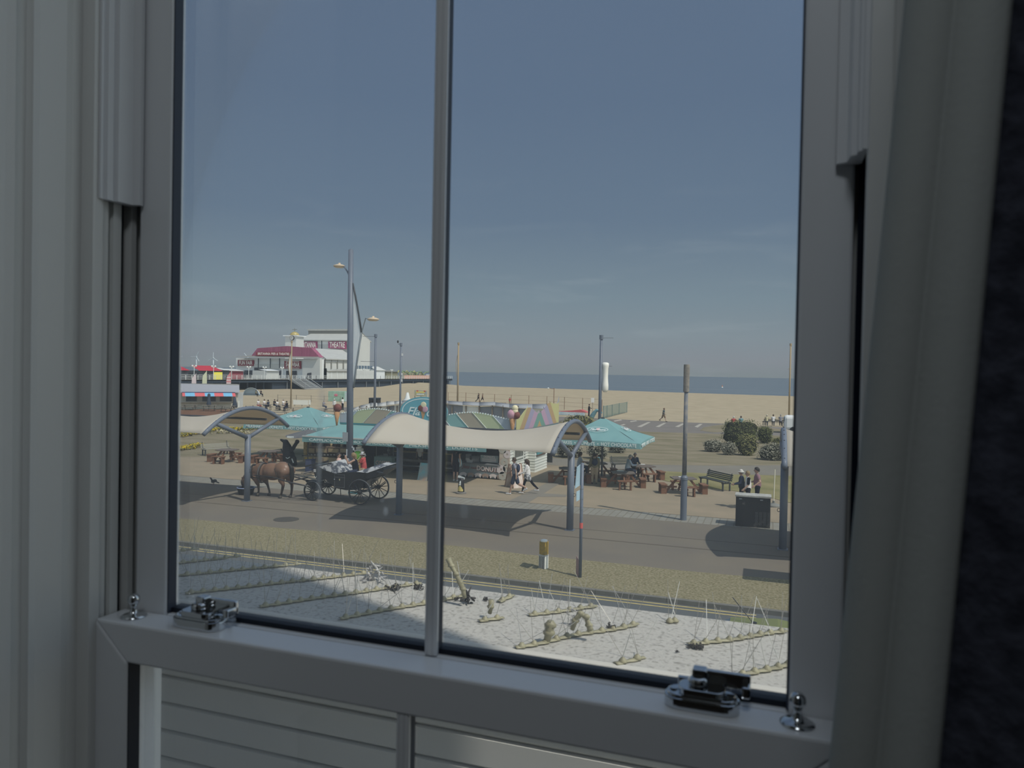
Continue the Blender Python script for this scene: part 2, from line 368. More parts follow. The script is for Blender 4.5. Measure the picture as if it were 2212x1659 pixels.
# cam locks and restrictor knobs on the meeting rail
def roundrect(w, d, r, n=5):
    pts = []
    for cx, cy, a0 in ((w/2-r, d/2-r, 0), (-w/2+r, d/2-r, 90), (-w/2+r, -d/2+r, 180), (w/2-r, -d/2+r, 270)):
        for i in range(n+1): a = R_(a0+90*i/n); pts.append((cx+r*math.cos(a), cy+r*math.sin(a)))
    return pts
def lock(px, py, lab):
    p = P(px, py, .727); base = MB()
    base.prism([(x, y, 0) for x, y in roundrect(.070, .031, .014)], (0, 0, .011)); base.prism([(x*.93, y*.88, .011) for x, y in roundrect(.070, .031, .014)], (0, 0, .003))
    base.prism([(x*.62, y*.86, .014) for x, y in roundrect(.070, .031, .013)], (0, 0, .0065))
    k = base.build('sash_lock', M_chrome, win, auto=.0012); k.location = (p.x, .727, ZR); k['label'] = lab
    lv = MB(); lv.lathe([(.0095,.0205),(.0095,.026),(.006,.028),(.0001,.028)], 20, (-.004,.003,0)); lv.box(-.010, .004, .002, .016, .019, .0345)
    lv.box(-.004, .044, .010, .0165, .017, .0325); lv.box(.036, .044, -.004, .0165, .015, .026)
    o = lv.build('lever', M_chrome, k, auto=.002)
    kp = MB(); kp.prism([(x, y+.036, -.001) for x, y in roundrect(.060, .020, .008)], (0, 0, .006)); kp.box(-.026, .026, .0275, .034, .0, .015); kp.build('keeper', M_chrome, k, auto=.001)
    sc = MB()
    for s in (-1, 1): sc.lathe([(.0042,.0142),(.0036,.0154),(.0001,.0154)], 12, (s*.0265, 0, 0))
    sc.build('screw', M_chrome, k)
lock(432, 1333, 'chrome sash lock near the short ball knob by the pale jamb'); lock(1516, 1510, 'chrome sash lock near the curtain')
def knob(px, py, lab):
    p = P(px, py, .724); b = MB()
    b.lathe([(.0155,0),(.0155,.0015),(.012,.0035),(.006,.0045),(.0042,.008),(.0036,.013),(.0045,.015),(.0062,.0175),(.0074,.021),(.0068,.0255),(.0042,.0285),(.0001,.0295)], 24)
    o = b.build('restrictor_knob', M_chrome, win, smooth=True); o.location = (p.x, .724, ZR); o['label'] = lab
knob(289, 1329, 'chrome ball knob by the pale jamb'); knob(1722, 1578, 'chrome ball knob near the curtain')

# curtain
cu = thing('curtain', 'dark heavy curtain with grey lining round its edge, hanging beside the window', 'curtain', (.085, .50, 4.2))
M_lin = mat('grey_curtain_lining', (.38, .40, .39), rough=.95, spec=.05, bump=.05, bscale=300)
M_cur = mat('dark_navy_chenille', (.046, .049, .066), rough=1, spec=.02, var=.35, scale=60, bump=.2, bscale=120)
def xe(z): return -.007 + (z-5.86)*.066
def lin(u, v):
    z = v*2.75; x0 = xe(z+4.2); w = .036+.006*math.sin(z*2.1)
    if u < .3:
        a = math.pi*(1-u/.3*.75); return (x0+.014+.014*math.cos(a), .012*0+.018-.018*math.sin(a)*1.0, z)
    t = (u-.3)/.7; return (x0+.024+t*w, .004-.012*math.sin(t*math.pi)*(.6+.4*math.sin(z*1.7)), z)
b = MB(); b.surf(lin, 30, 30); o = b.build('lining', M_lin, cu, smooth=True); s = o.modifiers.new('t', 'SOLIDIFY'); s.thickness = .002
def fab(u, v):
    z = v*2.75; x0 = xe(z+4.2)+.050+.004*math.sin(z*2.1)
    return (x0+u*.42, -.016-.030*math.sin(min(u*6, 1.57))-.035*math.sin(u*15+z*.5)*u, z)
b = MB(); b.surf(fab, 60, 20); o = b.build('face_fabric', M_cur, cu, smooth=True); s = o.modifiers.new('t', 'SOLIDIFY'); s.thickness = .003

# ================================================================== FLAT ROOF OVER THE SHOPFRONT, BIRD SPIKES
ZF = 4.85
M_roof = mat('dirty_white_roof', A(190,188,182,.88), rough=.85, spec=.15, col2=A(140,138,132,.88), scale=75, detail=10, fac=(.52,.74), bump=.25, bscale=60)
M_clad = mat('white_shiplap', (.55, .55, .54), rough=.4, spec=.35)
b = MB(); b.box(-9, 3.2, 1.90, 2.365, ZF-.09, ZF)
FR = tag(b.build('flat_roof', M_roof), 'dirty white flat roof ledge below the window, studded with bird spikes', 'roof', kind='structure')
MB().tube([(-9, 1.893, ZF-.026), (3.2, 1.893, ZF-.026)], .028, 20).build('edge_roll', mat('clean_white_roll', A(196,194,188,.9), rough=.7, spec=.2), FR, smooth=True)
b = MB(); b.box(-9, 3.2, 2.30, 2.36, 0, ZF-.09)
zz = [4.76-.092*i for i in range(20)]
def yw(z): return 1.925+(4.76-z)*.02
for i in range(len(zz)-1):
    a, c = zz[i], zz[i+1]
    b.prism([(-9, yw(a), a-.006), (-9, yw(c)-.0, c+.010), (-9, yw(c)+.012, c), (-9, yw(c)+.05, c), (-9, yw(a)+.05, a)], (12.2, 0, 0))
struct(b.build('wall_shopfront', M_clad))
M_strip = mat('yellowed_plastic_strip', A(150,146,122,.75), rough=.45, spec=.4, var=.15, scale=30)
M_wire = mat('spike_steel', (.50,.48,.45), rough=.38, metal=.75, spec=.5)
M_wirew = mat('bleached_plastic_wire', (.75,.75,.72), rough=.5)
wm = MB().tube([(0,0,0),(0,0,.115)], [.00075,.00055], 5).build('spike_wire', M_wire)
WIRE = wm.data; bpy.data.objects.remove(wm)
wm = MB().tube([(0,0,0),(0,0,.115)], [.0013,.0008], 5).build('spike_wire', M_wirew)
WIREW = wm.data; bpy.data.objects.remove(wm)
SG = 'bird spike strips on the flat roof'
def spikes(a, c, lab, wild=0.25, keep=1.0, seed=1, white=0.0, tilt=None):
    rr = random.Random(seed); A0, C0 = G(*a, ZF+.001), G(*c, ZF+.001)
    d = C0-A0; L = d.length; rz = math.atan2(d.y, d.x)
    t = thing('bird_spike_strip', lab, 'bird spikes', A0, rz, SG)
    b = MB(); nb = max(2, int(L/.036)); wav = rr.uniform(0, 6)
    def off(x): return .004*math.sin(x*22+wav)*wild*2
    b.surf(lambda u, v: (u*L, off(u*L)+(-.009+.018*v)*(1+.25*math.sin(u*nb*6.28)), .003+.003*math.sin(v*3.14)), nb*6, 2)
    for i in range(nb):
        x = (i+.5)*L/nb; b.lathe([(.012,0),(.011,.005),(.0065,.010),(.0045,.013),(.0001,.0135)], 9, (x, off(x), .002))
    o = b.build('base_strip', M_strip, t, smooth=True); sd = o.modifiers.new('t', 'SOLIDIFY'); sd.thickness = .002
    for i in range(nb):
        x = (i+.5)*L/nb
        for k in range(2 if rr.random() < .72 else 3):
            if rr.random() > keep: continue
            w = bpy.data.objects.new('spike_wire', WIREW if rr.random() < white else WIRE); COL.objects.link(w); w.parent = t
            side = (-1, 1, 0)[k]; tx = rr.gauss(0, .10+wild*.45); ty = side*rr.uniform(.06, .34) + rr.gauss(0, wild*.4)
            if tilt: tx += tilt[0]; ty += tilt[1]
            w.location = (x + rr.uniform(-.003, .003), off(x)+side*.003, .012); w.rotation_euler = (ty, tx, 0); w.scale = (1, 1, rr.uniform(.72, 1.12))
    return t
spikes((360,1196),(429,1187), 'bird spike strip at the far shaded corner of the roof, only its end showing', seed=1)
spikes((360,1221),(520,1203), 'bird spike strip second from the far corner, lying wholly in shade', seed=2)
spikes((340,1249),(650,1220), 'bird spike strip third from the far corner, half in shade and half in sun', seed=3)
spikes((400,1284),(795,1240), 'bird spike strip fourth from the far corner, ending beside the grey nest clump', seed=4)
spikes((560,1312),(910,1262), 'bird spike strip whose far end holds dark leaf litter, left of the glazing bar', seed=5)
spikes((733,1338),(1012,1288), 'bird spike strip passing behind the glazing bar, starting in the shade', seed=6, white=.12, wild=.35)
spikes((1036,1345),(1086,1336), 'short stub of bird spike strip beside the standing torn piece, two wires bent flat', seed=7, wild=.6, white=.2, keep=.8)
spikes((1080,1303),(1108,1288), 'bird spike strip end at the roof edge right of the glazing bar', seed=8, wild=.5, white=.4)
spikes((1142,1331),(1290,1312), 'bird spike strip at the roof edge behind the arched torn piece', seed=9, wild=.45, white=.3)
spikes((1112,1401),(1378,1350), 'long buckled bird spike strip carrying an upright torn piece and an arched piece', seed=10, wild=.75, white=.15)
spikes((1330,1436),(1388,1420), 'short piece of bird spike strip alone near the front edge of the roof', seed=11, wild=.7, white=.25)
spikes((1442,1346),(1462,1343), 'single tiny bird spike block at the roof edge', seed=12, wild=.6, white=.5)
spikes((1488,1396),(1700,1366), 'bird spike strip with dark debris at its end, in front of the green car', seed=13, wild=.55, white=.2)
spikes((1570,1471),(1712,1434), 'bird spike strip closest to the sash lock near the curtain', seed=14, wild=.6, white=.25)
# torn pieces and litter
def torn(pts, lab, r=.008, m=M_strip):
    b = MB(); pts = [P(x, y, Y) for x, y, Y in pts]
    b.tube(pts, [r*(.8+.4*((i*7) % 3)/2) for i in range(len(pts))], 7)
    for p in pts[1:-1]: b.ell(p, (r*1.5, r*1.2, r), 7, 5)
    return tag(b.build('torn_spike_strip', m, smooth=True), lab, 'bird spikes', 'torn pieces of bird spike strip')
def ry(x, y): return G(x, y, ZF).y
torn([(1004,1292,2.18),(1000,1272,2.18),(994,1258,2.18),(985,1240,2.18),(975,1222,2.18),(968,1206,2.18)], 'yellowed torn spike strip standing up beside the glazing bar with grey rag on its tip')
torn([(1182,1383,1.97),(1186,1366,1.97),(1189,1350,1.97),(1190,1341,1.97)], 'yellowed torn spike strip piece standing upright on the long buckled strip', .012)
torn([(1236,1360,2.02),(1243,1340,2.02),(1254,1325,2.02),(1266,1332,2.02),(1272,1350,2.03),(1276,1362,2.03)], 'yellowed torn spike strip piece bent into an arch', .008)
torn([(1058,1325,2.1),(1060,1310,2.1),(1062,1296,2.1)], 'small yellowed torn spike strip piece standing on end behind the short stub', .008)
M_lit = mat('dark_leaf_litter', (.05,.045,.042), rough=1, var=.4, scale=80); M_feath = mat('grey_feathers', (.28,.28,.29), rough=1, col2=(.62,.61,.58), scale=55)
def clump(px, py, rx, rz, lab, m, name='leaf_clump', cat='debris', n=26, seed=3):
    rr = random.Random(seed); p = G(px, py, ZF); b = MB()
    for i in range(n):
        a = Vector((rr.gauss(0, rx*.5), rr.gauss(0, rx*.35), abs(rr.gauss(0, rz*.5))+.003)); e = a+Vector((rr.gauss(0, rx*.4), rr.gauss(0, rx*.4), rr.gauss(0, rz*.3))); e.z = max(.002, e.z)
        b.cap(a, e, rx*.16, rx*.07, 6)
    o = b.build(name, m, smooth=True); o.location = p
    return tag(o, lab, cat)
clump(806, 1256, .030, .050, 'grey and white ragged nest clump at the roof edge left of the glazing bar', M_feath, 'nest_clump', seed=5)
clump(1012, 1304, .022, .036, 'black lump of leaf litter at the foot of the standing torn strip', M_lit, seed=6)
clump(853, 1276, .020, .018, 'dark leaf litter on the spike strip left of the glazing bar', M_lit, seed=7)
clump(902, 1274, .016, .016, 'dark leaf litter against the left edge of the glazing bar', M_lit, seed=8)
clump(1240, 1352, .016, .040, 'grey feather tuft hanging under the arched torn strip', M_feath, 'feather_tuft', seed=9)
clump(1318, 1362, .014, .016, 'dark leaf litter on the long buckled spike strip', M_lit, seed=10)
clump(1503, 1402, .018, .008, 'dark flat litter at the end of the spike strip in front of the green car', M_lit, seed=12)
clump(985, 1298, .009, .012, 'small black plastic cap beside the lump of leaf litter', M_lit, 'plastic_cap', seed=13)
clump(1048, 1298, .010, .010, 'small dark litter behind the short stub strip', M_lit, seed=14)
clump(1463, 1411, .005, .004, 'tiny dark crumb lying alone on the white roof', M_lit, 'dirt_crumb', seed=15)
# ================================================================== GROUND, BEACH, SEA, PLANTS
def slab(name, pts, m, z, t=.02, kind='structure', label=None):
    b = MB(); b.prism([(x, y, z-t) for x, y in pts], (0, 0, t)); o = b.build(name, m); o['kind'] = kind
    if label: o['label'] = label
    return o
def gxy(*px): return [tuple(G(x, y)[:2]) for x, y in px]
M_asph = mat('road_asphalt', A(98,101,102), rough=.95, spec=.1, var=.08, scale=40, bump=.1, bscale=90)
M_cyc = mat('brown_asphalt', A(122,116,106), rough=.95, spec=.1, col2=A(116,111,104), scale=.5, detail=9, bump=.15, bscale=60)
M_prom = mat('tan_tarmac', A(151,139,121), rough=.95, spec=.08, col2=A(143,133,116), scale=.8, detail=9, bump=.15, bscale=60)
M_path = mat('grey_path', A(132,128,119), rough=.95, spec=.08, col2=A(126,122,114), scale=.7, detail=8)
M_wide = mat('lilac_grey_asphalt', A(128,123,119), rough=.95, spec=.08, col2=A(122,118,113), scale=.4, detail=8)
M_joint = mat('tar_joint', A(98,92,84), rough=.95)
M_kerb = mat('kerb_stone', A(112,111,106), rough=.9, var=.08, scale=4)
M_verge = mat('dry_verge_grass', A(114,109,86), rough=1, spec=0, col2=A(150,143,121), scale=16, detail=12, bump=.6, bscale=30, fac=(.36,.66))
M_lawn = mat('parched_lawn', A(122,117,98), rough=1, spec=0, col2=A(142,133,116), scale=.55, detail=10, bump=.4, bscale=12, stretch=(.6,1.4,1))
M_lawn2 = mat('parched_lawn_green', A(122,120,90), rough=1, spec=0, col2=A(142,135,104), scale=.6, detail=10, bump=.4, bscale=12)
M_sand = mat('beach_sand', A(172,160,138), rough=1, spec=0, col2=A(160,149,128), scale=.35, detail=12, bump=.5, bscale=1.6, fac=(.42,.70))
M_pave = mat('cream_paving', A(170,159,137), rough=.95, spec=.05, col2=A(158,148,130), scale=.8)
M_red = mat('red_mulch', A(126,98,84), rough=1, spec=0, col2=A(112,92,80), scale=2, detail=10)
M_white = mat('white_road_paint', A(170,165,154), rough=.8)
M_yel = mat('yellow_road_paint', A(172,158,112), rough=.8, var=.12, scale=6)
# brick pavers
m = mat('paver_strip', A(138,136,128), rough=.9, spec=.1, var=.06, scale=5)
n = m.node_tree.nodes; l = m.node_tree.links; bt = n.new('ShaderNodeTexBrick'); tcn = n.new('ShaderNodeTexCoord')
mpn = n.new('ShaderNodeMapping'); mpn.inputs['Rotation'].default_value = (0, 0, R_(90)); l.new(tcn.outputs['Object'], mpn.inputs[0]); l.new(mpn.outputs[0], bt.inputs['Vector'])
bt.inputs['Color1'].default_value = (*A(140,139,131), 1); bt.inputs['Color2'].default_value = (*A(134,132,124), 1); bt.inputs['Mortar'].default_value = (*A(122,118,108), 1)
bt.inputs['Scale'].default_value = 1.0; bt.inputs['Brick Width'].default_value = .9; bt.inputs['Row Height'].default_value = .28; bt.inputs['Mortar Size'].default_value = .022
l.new(bt.outputs[0], n['Principled BSDF'].inputs['Base Color']); M_brick = m

slab('road_surface', [(-70,2),(50,2),(50,18.81),(-70,18.81)], M_asph, -.10)
for y in (18.40, 18.62): slab('road_line', [(-70,y),(-.15 if y > 18.5 else -.15,y),(-.15,y+.075),(-70,y+.075)], M_yel, -.096, .003)
b = MB()
for i in range(130): b.box(-70+i*.915, -70+i*.915+.905, 18.80, 18.95, -.11, .012)
struct(b.build('kerb', M_kerb))
wv = [(x, 21.8+.10*math.sin(x*.35)+.05*math.sin(x*1.3+1)) for x in [50-i*1.5 for i in range(81)]]
slab('verge', [(-70,18.94),(50,18.94)]+wv, M_verge, .012)
slab('road_promenade', [(-70,21),(50,21),(50,29.0),(-70,29.0)], M_cyc, -.002)
for y in (24.66, 26.1): slab('road_joint', [(-70,y),(50,y),(50,y+(.10 if y < 25 else .05)),(-70,y+(.10 if y < 25 else .05))], M_joint, .002, .003)
slab('paving_strip', [(-70,28.95),(50,28.95),(50,30.45),(-70,30.45)], M_brick, 0)
slab('promenade', [(-70,30.4),(50,30.4),(50,43),(0.9,45.3),(-2.6,44.2),(-6,44),(-12,47),(-70,47)], M_prom, .0)
slab('paving_band', [(-10.6,30.45),(-9.7,30.45),(-9.95,36.6),(-10.6,36.6)], M_path, .004, .004)
slab('paving_band', [(-10.3,31.9),(-8.6,32.6),(-8.7,33.2),(-10.3,33.1)], M_path, .007, .003)
slab('path', [(-14,43.5),(-6,43.8),(-2.6,44.0),(.9,45.1),(20,50),(20,58),(1,50.8),(-2.9,48.4),(-7,46.8),(-14,47.5)], M_path, .006)
slab('lawn_front', [(-6.0,43.9),(-5.9,41.2),(-5,39.8),(-3.4,38.4),(-1.6,38.0),(-.3,37.4),(.9,35.6),(6,32.5),(20,32),(20,50),(.9,45.2),(-2.6,44.1)], M_lawn2, .016)
slab('lawn_right', [(-14,47.4),(-7,46.7),(-2.9,48.3),(1,50.6),(20,57.5),(20,80),(-.7,76),(-6.8,74.7),(-11.2,73.9),(-14,73.5)], M_lawn, .016)
slab('promenade_upper', [(-60,72.5),(-14,73.3),(-11.2,73.8),(-6.8,74.6),(-.7,75.9),(30,80),(30,92),(-.9,89.8),(-5.2,92.3),(-8.4,92.0),(-18.8,92.9),(-28,94),(-60,96)], M_wide, .002)
isl = gxy((1512,930),(1520,923),(1560,917),(1640,921),(1705,930),(1705,934),(1600,933),(1540,934))
slab('lawn_island', isl, M_lawn, .014)
for q in (((1325,909),(1341,906),(1344,908),(1328,911)),((1361,910),(1374,908),(1376,910),(1362,912)),((1376,922),(1399,912),(1406,912),(1385,923)),((1416,922),(1433,914),(1439,914),(1424,923)),((1458,922),(1473,915),(1480,915),(1466,923)),((1500,922),(1511,916),(1518,916),(1507,924)),((1339,919),(1347,916),(1352,917),(1344,920))):
    slab('road_marking', gxy(*q), M_white, .014, .004)
slab('lawn_left', [(-60,22),(-45,28.5),(-34.4,36.4),(-31.5,38.7),(-29.6,40.2),(-27.4,43),(-27,58),(-48,61.5),(-56,65),(-62,66.5),(-80,70)], M_lawn, .016)
slab('flowerbed_soil', gxy((383,886),(450,884),(545,887),(640,905),(640,917),(560,918),(480,906),(383,901)), M_red, .02)
slab('paving_cream', gxy((500,884),(740,884),(780,930),(640,930),(560,889)), M_pave, .004)
slab('beach', [(-600,60),(300,60),(300,178),(4,250),(-118,280),(-600,398)], M_sand, -.03)
mh = MB(); mh.lathe([(.46,0),(.46,.008),(.0001,.009)], 28); mh = struct(mh.build('manhole_cover', mat('dark_manhole_iron', A(84,82,78), rough=.8))); mh.location = (-16.8, 23.2, 0)
# the sea
ms = bpy.data.materials.new('north_sea'); ms.use_nodes = True; n = ms.node_tree.nodes; l = ms.node_tree.links; bb = n['Principled BSDF']
bb.inputs['Base Color'].default_value = (*A(106,117,124,.8), 1); bb.inputs['Roughness'].default_value = .45; bb.inputs['Specular IOR Level'].default_value = .25
t = n.new('ShaderNodeTexCoord'); mp_ = n.new('ShaderNodeMapping'); mp_.inputs['Scale'].default_value = (.012, .06, 1); l.new(t.outputs['Object'], mp_.inputs[0])
x = n.new('ShaderNodeTexNoise'); x.inputs['Scale'].default_value = 1.0; x.inputs['Detail'].default_value = 8; l.new(mp_.outputs[0], x.inputs['Vector'])
mr = n.new('ShaderNodeMapRange'); l.new(x.outputs[0], mr.inputs[0]); mr.inputs[1].default_value = .3; mr.inputs[2].default_value = .7
mx = n.new('ShaderNodeMixRGB'); l.new(mr.outputs[0], mx.inputs[0]); mx.inputs[1].default_value = (*A(101,113,121,.8), 1); mx.inputs[2].default_value = (*A(118,125,130,.8), 1); l.new(mx.outputs[0], bb.inputs['Base Color'])
bp = n.new('ShaderNodeBump'); bp.inputs['Strength'].default_value = .35; bp.inputs['Distance'].default_value = .3; l.new(x.outputs[0], bp.inputs['Height']); l.new(bp.outputs[0], bb.inputs['Normal'])
slab('sea', [(-30000,7600),(-600,396),(-118,278),(4,248),(300,176),(30000,-6800),(30000,30000),(-30000,30000)], ms, -.20, .1)
# a low dune against the pier
b = MB()
def dune(u, v):
    a = u*2*math.pi; r = v; c = G(915, 834)
    return (c.x-6+r*26*math.cos(a), c.y+r*30*math.sin(a), -.1+1.25*max(0, math.cos(r*1.57))**1.3*(1+.15*math.sin(a*3)))
b.surf(dune, 28, 8); tag(b.build('dune', M_sand, smooth=True), kind='structure')

# flowers: bands nobody could count
M_fy = mat('yellow_petals', A(196,170,52), rough=.8, col2=A(120,118,60), scale=2.2, detail=6); M_fg = mat('flower_leaves', A(120,116,74), rough=1)
def flowers(px, lab, n, w, cols=M_fy):
    rr = random.Random(n); pts = [G(*p) for p in px]; b = MB()
    for i in range(n):
        k = rr.random()*(len(pts)-1); j = int(k); p = pts[j].lerp(pts[j+1], k-j) + Vector((rr.gauss(0, w), rr.gauss(0, w), 0))
        b.m = 0 if rr.random() < .62 else 1; r = rr.uniform(.05, .12); b.ell((p.x, p.y, rr.uniform(.08, .3)), (r, r, r*.7), 5, 4)
    return tag(b.build('flowers', [cols, M_fg]), lab, 'flowers', kind='stuff')
flowers([(383,946),(430,938),(470,931),(520,930),(575,926)], 'band of yellow flowers edging the bed behind the canopy at the left window edge', 420, .25)
flowers([(383,974),(410,971),(430,966)], 'low patch of yellow flowers beside the pale wooden bench', 110, .2)
flowers([(450,938),(500,936),(530,938)], 'sparse pale flowers in the lawn under the arched canopy end', 90, .25, mat('pale_petals', A(176,168,140), rough=.9))

# shrubs
def leafcol(nm, a, c): return mat(nm, A(*a,.62), rough=.9, spec=.1, col2=A(*c,.62), scale=5, detail=8)
L_dark = leafcol('dark_green_leaves', (84,90,66), (112,114,82)); L_green = leafcol('yellow_green_leaves', (104,106,74), (142,138,100)); L_silver = leafcol('silver_grey_leaves', (122,121,108), (158,155,140)); L_stem = mat('shrub_stems', (.06,.05,.04), rough=1)
L_core = mat('shrub_dark_core', (.035,.037,.025), rough=1, spec=0)
def shrub(px, py, wpx, hpx, lab, m, group=None, n=1500, leaf=.10, seed=1, dep=.8):
    rr = random.Random(seed); c = G(px, py); d = (c-EYE).dot(FWD); rw = wpx*d/FPX/2; h = hpx*d/FPX
    t = thing('shrub', lab, 'shrub', (c.x, c.y, 0), 0, group)
    lumps = [Vector((rr.uniform(-1,1), rr.uniform(-1,1), rr.uniform(-.2,1))).normalized() for _ in range(16)]
    def rad(dr): return 1 - .20 + .20*max(0, max(dr.dot(q) for q in lumps)**6)*1.6 + .20*noise.noise(dr*3.2+Vector((seed, 0, 0)))
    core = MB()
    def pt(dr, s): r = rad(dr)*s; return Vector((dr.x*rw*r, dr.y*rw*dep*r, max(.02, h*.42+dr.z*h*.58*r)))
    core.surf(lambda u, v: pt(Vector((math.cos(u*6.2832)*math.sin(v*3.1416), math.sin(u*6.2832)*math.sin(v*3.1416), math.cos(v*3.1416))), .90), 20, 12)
    core.build('dark_core', L_core, t)  # dark closed shell filling the shrub behind its leaves
    b = MB()
    for i in range(n):
        dr = Vector((rr.gauss(0,1), rr.gauss(0,1), rr.gauss(.15,1))).normalized(); p = pt(dr, rr.uniform(.84, 1.10)); s = leaf*rr.uniform(.6, 1.3)
        a = Vector((rr.gauss(0,1), rr.gauss(0,1), rr.gauss(0,1))).normalized(); nn = (dr + a*.8).normalized(); x = nn.orthogonal().normalized(); x = (Matrix.Rotation(rr.uniform(0,6.28), 3, nn) @ x); y = nn.cross(x)
        b.add([p-x*s*.5, p+y*s*.32+nn*.01, p+x*s*.5, p-y*s*.32+nn*.01], [(0,1,2,3)])
    b.build('foliage', m, t)
    st = MB()
    for k in range(5): a = k*1.26; st.tube([(.1*math.cos(a)*rw, .1*math.sin(a)*rw, 0), (.45*math.cos(a)*rw, .45*math.sin(a)*rw, h*.5)], [.05, .02], 6)
    st.build('stems', L_stem, t)
    return t
SH = 'shrubs on the right lawn'
shrub(1600, 962, 76, 56, 'largest dark green rounded shrub on the lawn, behind the yellow-green one', L_dark, SH, 2400, .11, 1)
shrub(1613, 984, 42, 46, 'yellow-green upright shrub in front of the largest dark green one', L_green, SH, 1600, .10, 2)
shrub(1652, 958, 32, 36, 'dark green shrub right of and behind the largest one', L_dark, SH, 1300, .11, 3)
shrub(1682, 965, 28, 20, 'pale yellow-green low shrub close to the blue canopy post', L_green, SH, 800, .10, 4)
shrub(1540, 976, 40, 26, 'silver-grey low shrub at the left end of the lawn group', L_silver, SH, 1500, .09, 5)
shrub(1574, 983, 34, 27, 'silver-grey low shrub touching the yellow-green one on its left', L_silver, SH, 1300, .09, 6)
shrub(1670, 994, 58, 34, 'broad silver-grey shrub with a dark shadow at the right end of the lawn group', L_silver, SH, 1900, .09, 7)
HD = 'silver shrubs behind the right turquoise parasol'
shrub(1228, 988, 56, 34, 'silver-grey hedge shrub behind the seated woman in white, shaded at its left', L_silver, HD, 1500, .10, 8)
shrub(1291, 991, 44, 38, 'silver-grey hedge shrub directly behind the parasol pole', L_silver, HD, 1500, .10, 9)
shrub(1334, 978, 42, 30, 'silver-grey hedge shrub third along under the parasol edge', L_silver, HD, 1200, .10, 10)
shrub(1368, 968, 30, 24, 'silver-grey hedge shrub smallest at the right end of its row', L_silver, HD, 900, .10, 11)
shrub(1250, 930, 74, 32, 'dull green shrub seen above the striped sign side and the canopy arch', L_green, None, 1500, .14, 12)
# ================================================================== CANOPIES, POLES, STREET FURNITURE
M_steel = mat('blue_grey_painted_steel', A(92,98,108,.56), rough=.45, spec=.4, var=.05, scale=6)
M_steel2 = mat('grey_galvanised_steel', A(112,118,122,.62), rough=.5, spec=.4)
M_dark = mat('dark_grey_metal', (.045,.05,.058), rough=.5, spec=.4)
M_black = mat('black_gloss_paint', (.012,.013,.016), rough=.25, spec=.5)
M_memb = mat('white_canopy_fabric', A(192,188,178,.66), rough=.75, spec=.15, col2=A(188,183,172,.66), scale=.6, trans=.34)
M_rust = mat('peeling_paint', A(108,104,100,.6), rough=.9, col2=A(132,126,118,.6), scale=9, detail=9)
nt_ = M_memb.node_tree; tr_ = next(n for n in nt_.nodes if n.type == 'BSDF_TRANSLUCENT')
for k in list(tr_.inputs[0].links): nt_.links.remove(k)
tr_.inputs[0].default_value = (.86,.70,.47,1)      # sunlight comes through the cloth tan
Y0, HWD, ZEND, RISE = 25.76, 2.62, 3.02, .92
def canopy(X1, X2, lab, ends=(1, 1)):
    t = thing('fabric_canopy', lab, 'canopy', ((X1+X2)/2, Y0, 0), 0, 'white fabric canopies along the promenade'); L = X2-X1
    def prof(v): return 1-(2*v-1)**2
    def f(u, v):
        k = (2*u-1)**2; zr = .40+(RISE-.40)*k; w = HWD*(.86+.14*k)
        return ((u-.5)*L*(1-.03*0), (2*v-1)*w, ZEND+zr*prof(v))
    b = MB(); b.surf(f, 26, 20); o = b.build('membrane', M_memb, t, smooth=True); s = o.modifiers.new('t', 'SOLIDIFY'); s.thickness = .012
    for e in (0, 1):
        if not ends[e]: continue
        x = (e-.5)*L; sgn = 1 if e else -1
        pts = [(x+sgn*.06, (2*i/24-1)*(HWD+.03), ZEND+RISE*prof(i/24)-.03) for i in range(25)]
        ar = MB().tube(pts, .085, 10).build('arch_tube', M_steel, t, smooth=True)
        bl = MB()
        for i in range(1, 24, 2): p = Vector(pts[i]); bl.ell(p+Vector((0, 0, .09)), (.022, .022, .022), 6, 4)
        bl.build('bolts', M_dark, ar)
        xp = x
        MB().tube([(xp, 0, 0), (xp, 0, 2.80)], .125, 14).build('post', M_steel, t, smooth=True)
        for sy in (-1, 1):
            MB().tube([(xp, sy*.06, 2.68), (xp+sgn*.05, sy*1.95, ZEND+RISE*prof(.5+sy*1.95/HWD/2)-.06)], .085, 10).build('arm', M_steel, t, smooth=True)
        MB().box(xp-.16, xp+.16, -.16, .16, 0, .02).build('base_plate', M_steel, t)
        rg = MB(); rg.tube([(xp+sgn*.15+.045*math.cos(a*.63), -.02, 1.28+.06*math.sin(a*.63)) for a in range(11)], .010, 6)
        rg.build('ring', M_dark, t)
    # tie beam under the membrane
    MB().tube([(-L/2, 1.2, ZEND+.35), (L/2, 1.2, ZEND+.35)], .05, 8).build('tie_beam', M_dark, t)
    return t
canopy(-27.7, -20.62, 'white fabric canopy ending in a blue arch above the grazing horse')
canopy(-13.48, -6.62, 'white saddle-shaped fabric canopy in front of the ice cream kiosk')
canopy(.56, 7.5, 'white fabric canopy cut by the right window frame, only its arch end showing')

